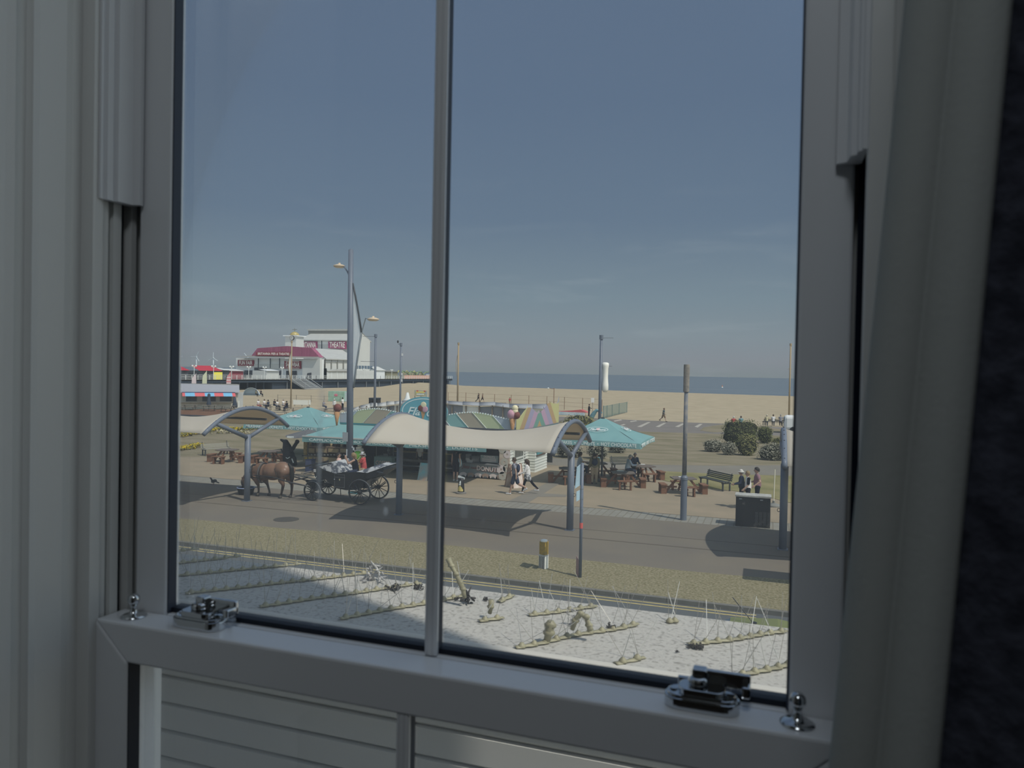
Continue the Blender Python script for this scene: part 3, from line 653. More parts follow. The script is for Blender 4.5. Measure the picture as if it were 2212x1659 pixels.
# sail lamp column
def lathepole(name, lab, px, py, htop, r, m=M_steel, cat='lamp post', seg=None):
    p = G(px, py); t = thing(name, lab, cat, (p.x, p.y, 0))
    return t, p
p = P(755, 1050, 31.1); zt = 11.35
t = thing('sail_lamp_column', 'tall grey lamp column with a speckled white sail and two lamp heads, behind the carriage', 'lamp post', (p.x, p.y, 0))
def loc(x, y, Y=31.1): q = P(x, y, Y); return q-Vector((p.x, p.y, 0))
a0, a1 = loc(755, 1050), loc(758, 540)
MB().tube([(0,0,0), (a1.x*.5, 0, 5.7), (a1.x, 0, zt)], [.165, .155, .12], 16).build('column', M_steel, t, smooth=True)
MB().tube([(0,0,zt), (0,0,zt+.06)], [.12, .04], 12).build('cap', M_steel, t).location.x = a1.x
boom = [loc(762, 612), loc(768, 640), loc(773, 668), loc(777, 692), loc(781, 718)]
MB().tube(boom, .045, 8).build('boom', M_dark, t, smooth=True)
strut = [loc(781, 718), loc(774, 765), loc(767, 812), loc(764, 838)]
MB().tube(strut, .04, 8).build('strut', M_steel2, t, smooth=True)
M_sail = mat('speckled_white_mesh', A(164,168,170,.36), rough=.7, col2=A(196,196,194,.36), scale=14, detail=9, trans=.35, fac=(.42,.58))
b = MB(); out = boom+strut[1:]; inn = [(a1.x*.9+.13, 0, q.z) for q in out]
def sf(u, v):
    k = u*(len(out)-1); j = min(int(k), len(out)-2); f = k-j; o_ = Vector(out[j]).lerp(Vector(out[j+1]), f); i_ = Vector(inn[j]).lerp(Vector(inn[j+1]), f); return i_.lerp(o_, v*.96)
b.surf(sf, 24, 4); o = b.build('sail', M_sail, t, smooth=True); s = o.modifiers.new('t', 'SOLIDIFY'); s.thickness = .012
def lamphead(parent, pos, yaw, s=1.0):
    h = MB(); h.lathe([(.0001,.02),(.20*s,.02),(.25*s,.05),(.24*s,.10),(.12*s,.15),(.05*s,.16),(.05*s,.22),(.0001,.23)], 18, pos)
    o = h.build('lamp_head', mat('pale_lamp_housing', A(176,160,140,.6), rough=.6), parent, smooth=True)
    MB().lathe([(.0001,-.01),(.17*s,-.005),(.19*s,.02)], 18, pos).build('diffuser', mat('lamp_glass', A(196,176,150,.6), rough=.3), o, smooth=True)
l1, l2 = loc(733, 578), loc(806, 693)
lamphead(t, l1, 0, 1.15); lamphead(t, l2, 0, 1.15)
MB().tube([loc(757, 601), loc(750, 586), l1+Vector((.25, 0, .06))], .035, 8).build('lamp_arm', M_steel, t)
MB().tube([loc(781, 719), loc(790, 687), l2+Vector((-.2, 0, .07))], .028, 8).build('lamp_arm', M_steel2, t)
q = loc(750, 943); MB().box(q.x-.14, q.x+.15, -.20, -.185, q.z-.22, q.z+.22).build('notice_plate', mat('grey_notice', A(132,136,138,.5), rough=.6), t)
for pt, sz in (((768,969),(.04,.07)), ((765,965),(.03,.04)), ((766,980),(.05,.06)), ((753,977),(.03,.16))):
    q = loc(*pt); MB().box(q.x-sz[0], q.x+sz[0], -.172, -.166, q.z-sz[1], q.z+sz[1]).build('sticker', mat('worn_white_sticker', A(158,162,164,.5), rough=.7), t)

# thick weathered pole
p = G(1476, 1123); t = thing('weathered_pole', 'thick grey pole with a brown weathered sleeve on top, by the brick paving strip', 'pole', (p.x, p.y, 0))
MB().lathe([(.125,0),(.125,1.55),(.14,1.57),(.14,1.66),(.10,1.72),(.085,1.76)], 16).build('lower_shaft', M_steel, t, smooth=False)
MB().tube([(0,0,1.7),(0,0,5.05)], [.088,.075], 14).build('upper_shaft', mat('scuffed_grey_paint', A(96,100,106,.6), rough=.7, col2=A(120,116,112,.6), scale=7), t, smooth=True)
MB().lathe([(.075,4.98),(.115,5.0),(.118,6.02),(.11,6.06),(.0001,6.06)], 12).build('sleeve', M_rust, t)

# bus stop style sign post
p = G(1253, 1248); t = thing('sign_post', 'thin dark sign post with a red band, standing in the dry verge', 'sign post', (p.x, p.y, 0))
zt = P(1257, 1000, p.y).z
MB().tube([(0,0,0),(0,0,zt)], .045, 12).build('pole', M_steel, t, smooth=True)
def zz_(y): return P(1255, y, p.y).z
M_sb = mat('pale_blue_sign', A(140,160,170,.5), rough=.5)
MB().prism([(-.06,0,zz_(1003)),(-.06,.0,zz_(1048)),(-.115,-.35,zz_(1052)),(-.07,-.35,zz_(1006))], (.012,0,0)).build('flag_sign', M_sb, t)
MB().prism([(-.05,0,zz_(1058)),(-.05,.0,zz_(1079)),(-.10,-.22,zz_(1081)),(-.10,-.22,zz_(1060))], (.012,0,0)).build('timetable_plate', M_sb, t)
MB().tube([(0,0,zz_(1141)),(0,0,zz_(1129))], .049, 12).build('red_band', mat('red_sticker', A(168,86,82,.5), rough=.6), t)
MB().prism([(-.04,-.02,zz_(1212)),(-.04,-.02,zz_(1249)),(-.17,.2,zz_(1243)),(-.17,.2,zz_(1205))], (.012,0,0)).build('lower_sign', mat('faded_pink_sign', A(140,116,112,.5), rough=.6), t)
for y in (1057, 1078, 1100): MB().tube([(0,0,zz_(y)),(0,0,zz_(y)+.03)], .05, 10).build('clamp_band', M_steel2, t)

# bollard
p = G(1174, 1228); t = thing('bollard', 'short white bollard with an amber top standing in the dry verge', 'bollard', (p.x, p.y, 0), R_(-20))
b = MB(); b.box(-.115,.115,-.09,.09,0,.38); b.build('body', mat('bollard_white', A(190,190,184,.55), rough=.5), t, auto=.02)
b = MB()
for x in (-.075,-.025,.03,.08): b.box(x-.012,x+.012,-.097,-.09,.01,.36)
b.build('black_stripes', M_dark, t)
MB().prism([(-.10,-.085,.38),(.10,-.085,.38),(.10,-.085,.78),(-.10,-.085,.78)], (0,.17,0)).build('amber_lens', mat('amber_plastic', A(150,124,62,.5), rough=.3, col2=A(118,104,70,.5), scale=12), t)
MB().box(-.11,.11,-.095,.095,.36,.41).build('collar', mat('bollard_grey', A(150,150,146,.55)), t)
MB().lathe([(.10,.78),(.10,.82),(.05,.84),(.0001,.84)], 14).build('cap', mat('bollard_white', (.7,.7,.7)), t)

# electric cabinet
c1, c2 = G(1588, 1136), G(1663, 1142); w = (c2-c1).length; t = thing('utility_cabinet', 'black scratched steel utility cabinet with a pale lid beside the three standing people', 'cabinet', ((c1.x+c2.x)/2, (c1.y+c2.y)/2+.3, 0), math.atan2(c2.y-c1.y, c2.x-c1.x))
zt = P(1588, 1072, c1.y).z
MB().box(-w/2, w/2, -.3, .3, 0, zt).build('body', mat('scratched_black_paint', (.016,.018,.022), rough=.35, spec=.5, col2=(.16,.15,.13), scale=2.2, detail=10, fac=(.60,.74)), t, auto=.01)
MB().box(-w/2-.03, w/2+.03, -.33, .33, zt, zt+.07).build('lid', mat('pale_worn_lid', A(150,150,146,.6), rough=.8, var=.2, scale=8), t, auto=.008)
b = MB()
for j in range(4):
    for i in range(12): b.box(.08+j*.145, .19+j*.145, -.309, -.298, .10+i*.042, .122+i*.042)
b.build('louvres', mat('louvre_metal', (.10,.105,.11), rough=.4, metal=.5), t)
for x in (-.45, .3): MB().box(x-.05, x+.05, -.325, -.3, zt-.10, zt-.06).build('lock', M_steel2, t)

# parasol base with a bare pole
p = G(1671, 1094); t = thing('parasol_base', 'grey domed parasol base with a thin white pole, right of the black cabinet', 'parasol base', (p.x, p.y, 0))
MB().lathe([(.30,0),(.30,.05),(.24,.10),(.10,.145),(.05,.15),(.05,.25),(.0001,.25)], 20).build('base', mat('grey_concrete', A(112,112,108,.6), rough=.8), t, smooth=False)
MB().tube([(0,0,.2),(.02,0,P(1672,1014,p.y).z)], .022, 8).build('pole', mat('white_pole', A(180,176,160,.5)), t)

# distant poles
def pole(px, ytop, ybase_z0, lab, r, name='pole', d=75.0, m=M_steel):
    """pole standing d metres away along the view axis"""
    dr = ray(px, 830); k = d/dr.dot(FWD); q = EYE+dr*k; zt = (EYE + ray(px, ytop)*(d/ray(px, ytop).dot(FWD))).z
    t = thing(name, lab, 'pole', (q.x, q.y, 0)); MB().tube([(0,0,0),(0,0,zt)], [r, r*.85], 10).build('shaft', m, t, smooth=True)
    MB().lathe([(r*1.2,zt-.3),(r*1.2,zt),(.0001,zt+.02)], 10).build('cap', m, t); return t, q, zt
def off(px, py, d, q): e = ray(px, py); return EYE+e*(d/e.dot(FWD))-Vector((q.x, q.y, 0))
t, q, zt = pole(810, 722, 0, 'grey banner pole with two empty arms, right of the sail lamp column', .13)
for y in (727, 781):
    MB().tube([off(810,y,75,q), off(779 if y > 750 else 784, y-0.5,75,q)], .02, 6).build('banner_arm', M_dark, t)
t, q, zt = pole(865, 741, 0, 'grey pole with a camera dome on a short arm, left of the glazing bar', .11, 'camera_pole')
MB().tube([off(865,743,75,q), off(860,743,75,q)], .03, 6).build('bracket', M_dark, t); MB().ell(off(859.5,738,75,q), (.09,.09,.15), 10, 8).build('camera_dome', M_black, t, smooth=True)
for y in (766, 808, 822): MB().box(.08,.2,-.05,.05,off(866,y,75,q).z-.12,off(866,y,75,q).z+.12).build('sensor_box', mat('white_box', (.6,.6,.6)), t)
M_mast = mat('tan_mast_paint', A(142,128,106,.60), rough=.7)
t, q, zt = pole(989, 740, 0, 'thin tan mast just right of the glazing bar', .13, 'tan_mast', 105, M_mast)
MB().tube([off(989,765,105,q), off(985,785,105,q), off(986,812,105,q)], .03, 6).build('sail_wire', M_mast, t)
t, q, zt = pole(1706, 742, 0, 'thin tan mast against the right window frame', .12, 'tan_mast', 95, M_mast)
MB().tube([off(1702,797,95,q), off(1711,797,95,q)], .03, 6).build('cross_arm', M_mast, t)
t, q, zt = pole(1297, 724, 0, 'grey banner pole with a white rolled cassette, rising behind the right turquoise parasol', .12, 'banner_pole', 52)
for y, x1 in ((730, 1325), (791, 1322)): MB().tube([off(1298,y,52,q), off(x1,y,52,q)], .014, 6).build('banner_arm', M_dark, t)
b = MB(); a = off(1308,783,52,q); e = off(1307,847,52,q)
b.tube([a, a+(e-a)*.03, a+(e-a)*.12, a+(e-a)*.2, a+(e-a)*.5, a+(e-a)*.62, a+(e-a)*.75, a+(e-a)*.92, e], [.14, .24, .24, .20, .19, .20, .23, .23, .12], 14)
b.build('rolled_cassette', mat('white_plastic', A(196,192,184,.5), rough=.5), t, smooth=True)
t, q, zt = pole(629, 736, 0, 'tan clock post with a small sail, in front of the pier pavilion', .10, 'clock_post', 103, M_mast)
cc = off(631, 730, 103, q)
b = MB(); rot = Vector((0,-1,0)).to_track_quat('Z','Y').to_matrix(); b.lathe([(.0001,-.1),(.34,-.1),(.36,0),(.34,.1),(.30,.1)], 20, cc, rot); b.build('clock_case', M_dark, t)
b = MB(); b.lathe([(.0001,.09),(.29,.09),(.29,.105),(.0001,.106)], 20, cc, rot); k = b.build('clock_face', mat('clock_white', (.6,.6,.58)), t)
b = MB(); b.beam(cc+Vector((0,-.115,0)), cc+Vector((0,-.115,.2)), .03, .01); b.beam(cc+Vector((0,-.115,0)), cc+Vector((-.14,-.115,.06)), .03, .01); b.build('hands', M_black, k)
sl_ = [off(630,755,103,q), off(625,775,103,q), off(623,790,103,q), off(626,812,103,q), off(630,830,103,q)]
MB().tube(sl_, .045, 6).build('sail_boom', M_mast, t)
b = MB(); b.surf(lambda u, v: (lambda k, j: Vector(sl_[j]).lerp(Vector(sl_[min(j+1,4)]), k-j).lerp(Vector((0,0,Vector(sl_[j]).lerp(Vector(sl_[min(j+1,4)]), k-j).z)), v))(u*4, min(int(u*4), 3)), 12, 3)
o = b.build('sail', M_sail, t); s = o.modifiers.new('t', 'SOLIDIFY'); s.thickness = .01

# picnic tables with four separate seats
M_wood = mat('brown_stained_wood', A(112,86,72,.62), rough=.75, spec=.2, var=.2, scale=9, stretch=(1,6,6)); M_top = mat('weathered_table_top', A(112,104,98,.8), rough=.8, var=.12, scale=8)
def octo(lab, loc_, rz, g):
    t = thing('picnic_table', lab, 'picnic table', loc_, rz, g)
    top = MB()
    for i in range(7):
        y0, y1 = -.56+i*.16, -.56+i*.16+.15; f = .56 if i in (1,2,3,4,5) else .36
        top.box(-f, f, y0, y1, .70, .745)
    top.build('table_top', M_top, t)
    for k in range(4):
        a = k*math.pi/2; r = Matrix.Rotation(a, 3, 'Z')
        lg = MB(); lg.beam(r @ Vector((.30,0,.70)), r @ Vector((.86,0,.02)), .07, .10); lg.build('leg', M_wood, t)
        se = MB(); se.obox(r @ Vector((.98,0,.43)), (.30,.74,.05), r); s_ = se.build('seat', M_wood, t)
        for sy in (-.27, .27):
            q = MB(); q.obox(r @ Vector((.98,sy,.20)), (.26,.07,.40), r); q.build('seat_leg', M_wood, t)
        q = MB(); q.beam(r @ Vector((.30,0,.30)), r @ Vector((.9,0,.30)), .05, .08); q.build('brace', M_wood, t)
    return t
TG = 'octagonal picnic tables on the promenade'
t0 = octo('brown octagonal picnic table alone, between the weathered pole and the slatted bench', (G(1476,1032,.74).x, G(1476,1032,.74).y, 0), .35, TG)
TB = {}
def tb(px, py, rz, lab): q = G(px, py, .74); TB[px] = (q, rz); return dup(t0, (q.x, q.y, 0), rz, lab, TG)
def seat_at(px, k, side=.2):
    """place and heading of someone sitting on seat k of a table"""
    q, rz = TB[px]; a = rz+k*math.pi/2; return Vector((q.x+.98*math.cos(a)-side*math.sin(a), q.y+.98*math.sin(a)+side*math.cos(a), 0)), a+math.pi/2
tb(1346, 1020, .3, 'brown octagonal picnic table in front, with a pale menu, under the right parasol')
tb(1390, 1006, .5, 'brown octagonal picnic table where the two grey-haired people sit')
tb(1231, 1011, .3, 'brown octagonal picnic table half hidden by the canopy post')
tb(1288, 1000, .4, 'brown octagonal picnic table behind the standing person under the parasol')
tb(491, 971, .2, 'brown octagonal picnic table in the sun left of the horse, near the pale bench')
tb(583, 974, .2, 'dark octagonal picnic table beside the tall black figure, behind the horse')
M_menu = mat('white_menu_card', (.72,.73,.72), rough=.5)
def card(px, py, lab, z=.75, w=.36, m=M_menu):
    q = G(px, py, z); o = MB().box(-w/2, w/2, -.12, .12, .002, .008).build('menu_card', m); o.location = (q.x, q.y, z-.003); o.rotation_euler = (0,0,.3); return tag(o, lab, 'menu')
card(1340, 1017, 'pale menu card lying on the front picnic table under the right parasol'); card(1386, 1003, 'white menu card on the table of the two grey-haired people'); card(1474, 1030, 'white menu card lying on the lone picnic table')
# slatted benches
def bench(a, c, lab, m, flip=1, g=None, slats=4):
    A_, C_ = G(*a), G(*c); d = C_-A_; L = d.length; rz = math.atan2(d.y, d.x)
    t = thing('park_bench', lab, 'bench', ((A_.x+C_.x)/2, (A_.y+C_.y)/2, 0), rz, g)
    for i in range(3): MB().box(-L/2, L/2, -.30+i*.15, -.18+i*.15, .42, .455).build('seat_slat', m, t)
    for i in range(slats): z = .52+i*.085; MB().obox((0, .20+i*.022, z), (L, .028, .065), Matrix.Rotation(-.22, 3, 'X')).build('back_slat', m, t)
    for x in (-L/2+.12, L/2-.12):
        b = MB(); b.box(x-.03, x+.03, -.26, -.20, 0, .42); b.box(x-.03, x+.03, .14, .20, 0, .42); b.box(x-.03,x+.03,-.30,.22,.36,.42); b.build('leg', M_dark, t)
        MB().tube([(x, -.28, .44), (x, -.10, .46), (x, .13, .47), (x, .21, .58), (x, .29, .86)], .022, 8).build('back_support', M_dark, t)
    return t
M_slat = mat('dark_slats', A(72,74,70,.62), rough=.5, spec=.3); M_pale = mat('weathered_pale_slats', A(134,132,122,.62), rough=.8)
bench((1519,1048), (1573,1062), 'dark slatted park bench in the sun, behind the lone picnic table', M_slat)
bench((1320,1018), (1374,1017), 'dark slatted park bench behind the people under the right parasol', M_slat)
bench((436,985), (497,981), 'pale weathered park bench on the left lawn edge', M_pale, slats=3)
b1 = bench((1566,926), (1606,927), 'far park bench carrying the people in red and teal tops', M_slat, slats=3)
bench((1648,918), (1694,921), 'far park bench carrying the three people by the right frame', M_slat, slats=3)

# turquoise square parasols
M_turq = mat('turquoise_fabric', A(122,158,159,.76), rough=.8, spec=.1, col2=A(127,164,164,.76), scale=1.5, trans=.12, bump=.1, bscale=3); M_let = mat('white_lettering', A(206,212,210,.7), rough=.7)
M_pinkl = mat('pink_print', A(206,176,176,.7), rough=.7)
def parasol(base, half, zedge, ztop, lab, rz=0.0, dz=.26, rows=None):
    q = G(*base); t = thing('square_parasol', lab, 'parasol', (q.x, q.y, 0), rz, 'large square turquoise parasols')
    MB().tube([(0,0,0),(0,0,ztop+.05)], .055, 10).build('pole', M_dark, t); MB().lathe([(.09,ztop-.02),(.10,ztop+.05),(.0001,ztop+.07)], 12).build('finial', M_dark, t)
    MB().box(-.24,.24,-.24,.24,0,.07).build('base', M_dark, t)
    cs = [(-half,-half),(half,-half),(half,half),(-half,half)]; can = MB()
    for k in range(4):
        (xa, ya), (xb, yb) = cs[k], cs[(k+1)%4]
        def f(u, v):
            r = .05+.95*v; x = (xa*(1-u)+xb*u)*r; y = (ya*(1-u)+yb*u)*r; sag = .07*math.sin(u*math.pi)*v - .10*math.sin(v*math.pi)
            return (x, y, ztop-(ztop-zedge)*v + sag*.9)
        can.surf(f, 14, 12)
    can.build('canopy', M_turq, t, smooth=False)
    val = MB()
    for k in range(4):
        (xa, ya), (xb, yb) = cs[k], cs[(k+1)%4]
        val.surf(lambda u, v: ((xa*(1-u)+xb*u)*(1+.015*v), (ya*(1-u)+yb*u)*(1+.015*v), zedge+.063*math.sin(u*math.pi)-v*dz-.01*math.sin(u*30)), 20, 3)
    vo = val.build('valance', M_turq, t); s = vo.modifiers.new('t', 'SOLIDIFY'); s.thickness = .008
    for k in range(4):
        (xa, ya) = cs[k]; MB().tube([(0,0,ztop-.1),(xa*.98,ya*.98,zedge-.02)], .014, 6).build('rib', M_dark, t)
    for k, r in ((0, 0.0), (1, math.pi/2)):
        R3 = Matrix.Rotation(r, 4, 'Z')
        letters('MILKSHAKES  \u2022  DONUTS  \u2022  HOT CHOCOLATE', .24, M_let, t, R3 @ face_mat((0, -half*1.012-.026, zedge+.03-dz/2), (1,0,0), (0,0,1)), width=half*1.86, ext=.003, bold=.004)
        up = Vector((0, half, ztop-zedge)); nrm = Vector((1,0,0)).cross(up).normalized()
        c = Vector((0, -half*.52, zedge+(ztop-zedge)*.48))+nrm*.05
        R4 = R3 @ face_mat(c, (1,0,0), up)
        ring = MB()
        ring.surf(lambda u, v: ((.52+.022*v)*math.cos(u*6.2832), (.23+.022*v)*math.sin(u*6.2832), .0), 40, 1); ro = ring.build('logo_ring', M_let, t); ro.matrix_local = R4; s = ro.modifiers.new('t', 'SOLIDIFY'); s.thickness = .006
        letters('Flavours', .27, M_let, t, R4 @ Matrix.Translation((0,-.02,0)), shear=.35, width=.82, bold=.004)
        ic = MB(); ic.prism([(-.05,.02,0),(.09,.03,0),(.03,-.14,0)], (0,0,.005)); ic.ell((-.02,.07,0),(.07,.07,.006),10,4); ic.ell((.05,.09,0),(.07,.07,.006),10,4); io = ic.build('logo_cone', M_pinkl, t); io.matrix_local = R4
    return t
parasol((1299.5,1040), 2.35, 2.28, 3.30, 'large square turquoise parasol over the people and picnic tables on the right')
parasol((664,985), 2.75, 2.10, 3.12, 'large square turquoise parasol rising behind the blue canopy arch on the left')
# ================================================================== ICE CREAM KIOSK
def blob(name, mb, voxel, mats, parent=None, smooth=6, factor=.5):
    """fuse the limbs collected in mb into one continuous smooth surface"""
    o = mb.build(name, mats, None, smooth=True)
    r = o.modifiers.new('r', 'REMESH'); r.mode = 'VOXEL'; r.voxel_size = voxel; r.use_smooth_shade = True
    if smooth: s = o.modifiers.new('s', 'SMOOTH'); s.iterations = smooth; s.factor = factor
    dg = bpy.context.evaluated_depsgraph_get(); me = bpy.data.meshes.new_from_object(o.evaluated_get(dg)); me.name = name
    old = o.data; o.modifiers.clear(); o.data = me; bpy.data.meshes.remove(old)
    if parent is not None: o.parent = parent
    return o
KX, KY = -17.6, 36.3
kz = lambda x, y, Y=36.3: P(x, y, Y)-Vector((KX, KY, 0))
ki = thing('ice_cream_kiosk', 'ice cream kiosk with striped wavy sign boards and turquoise awning, behind the white canopy', 'kiosk', (KX, KY, 0))
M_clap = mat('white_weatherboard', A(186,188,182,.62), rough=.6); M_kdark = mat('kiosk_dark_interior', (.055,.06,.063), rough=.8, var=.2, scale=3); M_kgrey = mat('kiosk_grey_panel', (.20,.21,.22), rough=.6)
M_teal = mat('teal_paint', A(84,134,140,.62), rough=.6); M_cream = mat('cream_board', (.5,.48,.42), rough=.7)
xl, xr = -22.8-KX, -12.4-KX
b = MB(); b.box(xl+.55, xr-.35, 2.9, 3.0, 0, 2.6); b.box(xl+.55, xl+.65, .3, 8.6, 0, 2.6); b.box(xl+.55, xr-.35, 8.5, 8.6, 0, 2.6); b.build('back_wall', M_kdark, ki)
MB().box(xl, xr, .05, 8.8, 2.5, 2.62).build('roof', M_kgrey, ki)
def clap(name, x0, x1, y0, y1, z0, z1, face):
    b = MB(); n = int((z1-z0)/.16)
    for i in range(n):
        z = z0+i*.16
        if face == 'x': b.prism([(x1-.012, y0, z+.16), (x1+.018, y0, z), (x1-.06, y0, z), (x1-.06, y0, z+.16)], (0, y1-y0, 0))
        else: b.prism([(x0, y0+.012, z+.16), (x0, y0-.018, z), (x0, y0+.06, z), (x0, y0+.06, z+.16)], (x1-x0, 0, 0))
    return b.build(name, M_clap, ki)
clap('side_wall', 0, -12.76-KX, .35, 3.65, 0, 2.5, 'x'); clap('side_wall', -12.8-KX, -12.36-KX, 3.62, 3.7, 0, 2.5, 'y'); clap('side_wall', 0, -12.36-KX, 3.62, 6.0, 0, 2.5, 'x')
# side window and poster
w0, w1 = PX(1110, 960, -12.73), PX(1128, 992, -12.73)
wf = MB(); sx = -12.735-KX
wf.box(sx-.02, sx+.03, 1.0, 1.08, 1.0, 2.2); wf.box(sx-.02, sx+.03, 2.55, 2.63, 1.0, 2.2); wf.box(sx-.02, sx+.03, 1.0, 2.63, 2.14, 2.22); wf.box(sx-.02, sx+.05, .95, 2.7, .96, 1.04)
wf = wf.build('window', M_clap, ki); MB().box(sx-.01, sx+.012, 1.08, 2.55, 1.04, 2.14).build('pane', mat('dim_window_glass', (.12,.13,.12), rough=.25, spec=.5, var=.3, scale=4), wf)
sx = -12.335-KX
po = MB().box(sx, sx+.02, 3.85, 5.5, .95, 2.3).build('poster', M_teal, ki)
MB().box(sx+.005, sx+.03, 3.80, 5.55, .88, .97).build('poster_frame', mat('brown_frame', (.12,.08,.06)), po)
c = MB(); c.prism([(sx+.022, 4.45, 1.95), (sx+.022, 4.9, 1.95), (sx+.022, 4.68, 1.12)], (.012, 0, 0)); c.ell((sx+.03, 4.68, 2.02), (.015, .24, .17), 12, 8); c.build('ice_cream_picture', mat('sand_print', A(170,140,96,.6)), po)
# sign boards: slanting colour bands as separate panels
SG_ = [(132,137,144), (144,146,120), (134,123,110), (108,132,130), (130,121,126)]
def wave(x):
    s = (x-xl)/(xr-xl); s = min(s, 1-s)*2
    return 3.20+.30*math.sin(min(s/.62, 1.35)*math.pi*.93)**1.0 if s < .84 else 3.2
def wavez(x):
    s = (x-xl)/(xr-xl); s = min(s, 1-s)*2       # 0 at the ends, 1 in the middle
    return 3.30+.17*math.sin((s*1.9-.35)*math.pi)
zb = 2.63
half = (xr-xl)/2; bw = 1.02
fr = MB(); n_ = 60
for i in range(n_):
    x0, x1 = xl+(xr-xl)*i/n_, xl+(xr-xl)*(i+1)/n_
    fr.prism([(x0,-.02,zb-.09),(x1,-.02,zb-.09),(x1,-.02,zb),(x0,-.02,zb)], (0,.08,0))
sb = fr.build('sign_board', M_teal, ki)
for side in (0, 1):
    for k in range(6):
        b = MB(); u0 = -.55+k*bw; N = 14
        for i in range(N):
            x0, x1 = u0+i/N*(bw+.85), u0+(i+1)/N*(bw+.85)
            def zz1(x, off): return zb+max(0, (x-u0-off))*(.85/.85)
            # band leans inwards: lower edge shifted towards the outside
            def top(x): return min(wavez(xl+min(max(x,0),half)), zb+max(0,(x-u0))*1.0)
            def bot(x): return max(zb, zb+(x-u0-bw)*1.0)
            xa, xb = max(x0, 0), min(max(x1, 0), half)
            if xb <= xa: continue
            ta, tb_, ba, bb_ = top(xa), top(xb), bot(xa), bot(xb)
            ta = max(ta, ba); tb_ = max(tb_, bb_)
            if ta-ba < 1e-3 and tb_-bb_ < 1e-3: continue
            fx = (lambda x: xl+x) if side == 0 else (lambda x: xr-x)
            b.prism([(fx(xa),-.035,ba),(fx(xb),-.035,bb_),(fx(xb),-.035,tb_),(fx(xa),-.035,ta)], (0,.05,0))
        if b.v: b.build('colour_panel', mat('sign_band_%d' % (k % 5), A(*SG_[k % 5], .47), rough=.6), sb)
        e = MB(); x0, z0 = u0+bw, zb
        if x0 < half:
            ztop = wavez(xl+min(x0+.8, half)); L_ = ztop-zb
            fx = (lambda x: xl+x) if side == 0 else (lambda x: xr-x)
            e.beam((fx(x0),-.045,z0), (fx(min(x0+L_,half)),-.045,zb+min(L_, half-x0)), .012, .035, (0,-1,0)); e.build('white_edge', M_let, sb)
d = MB()
for i in range(70):
    x = xl+.15+(xr-xl-.3)*i/69
    if abs(x) > 1.25: d.box(x-.03, x+.03, -.05, .02, wavez(x)-.03, wavez(x)+.035)
d.build('scalloped_edge', M_let, sb)
# big oval
ov = MB(); cx_, cz_ = 0.05, 3.42
ov.prism([(cx_+1.42*math.cos(a*.1309), -.10, cz_+.80*math.sin(a*.1309)) for a in range(48)], (0,.05,0)); ovo = ov.build('oval_sign', mat('oval_blue', A(92,136,146,.50), rough=.6), ki)
rg = MB(); rg.surf(lambda u, v: (cx_+(1.26+.045*v)*math.cos(u*6.2832), -.108, cz_+(.66+.045*v)*math.sin(u*6.2832)), 56, 1); o = rg.build('ring', M_let, ovo); s = o.modifiers.new('t', 'SOLIDIFY'); s.thickness = .01
letters('Fla', .62, M_let, ovo, face_mat((cx_-.62,-.12,cz_-.02), (1,0,-.02), (0,0,1)), shear=.35, width=.78, bold=.008)
letters('ours', .62, M_let, ovo, face_mat((cx_+.62,-.12,cz_-.06), (1,0,-.02), (0,0,1)), shear=.35, width=.95, bold=.008)
M_wafer = mat('wafer_tan', A(158,122,92,.55), rough=.8, var=.12, scale=14); M_choc = mat('chocolate_scoop', A(104,70,66,.55), rough=.7, var=.2, scale=10); M_pink = mat('pink_scoop', A(168,132,142,.55), rough=.7, var=.1, scale=10); M_van = mat('vanilla_scoop', A(186,178,150,.55), rough=.7)
ic = MB(); ic.prism([(cx_-.16,-.13,cz_+.05),(cx_+.12,-.13,cz_+.05),(cx_-.03,-.13,cz_-.52)], (0,.02,0)); io = ic.build('cone_emblem', M_wafer, ovo)
MB().ell((cx_-.16,-.14,cz_+.17), (.17,.03,.17), 14, 8).build('chocolate_ball', M_choc, io); MB().ell((cx_+.10,-.14,cz_+.13), (.17,.03,.17), 14, 8).build('pink_ball', M_pink, io); MB().ell((cx_,-.135,cz_+.36), (.17,.03,.17), 14, 8).build('vanilla_ball', M_van, io)
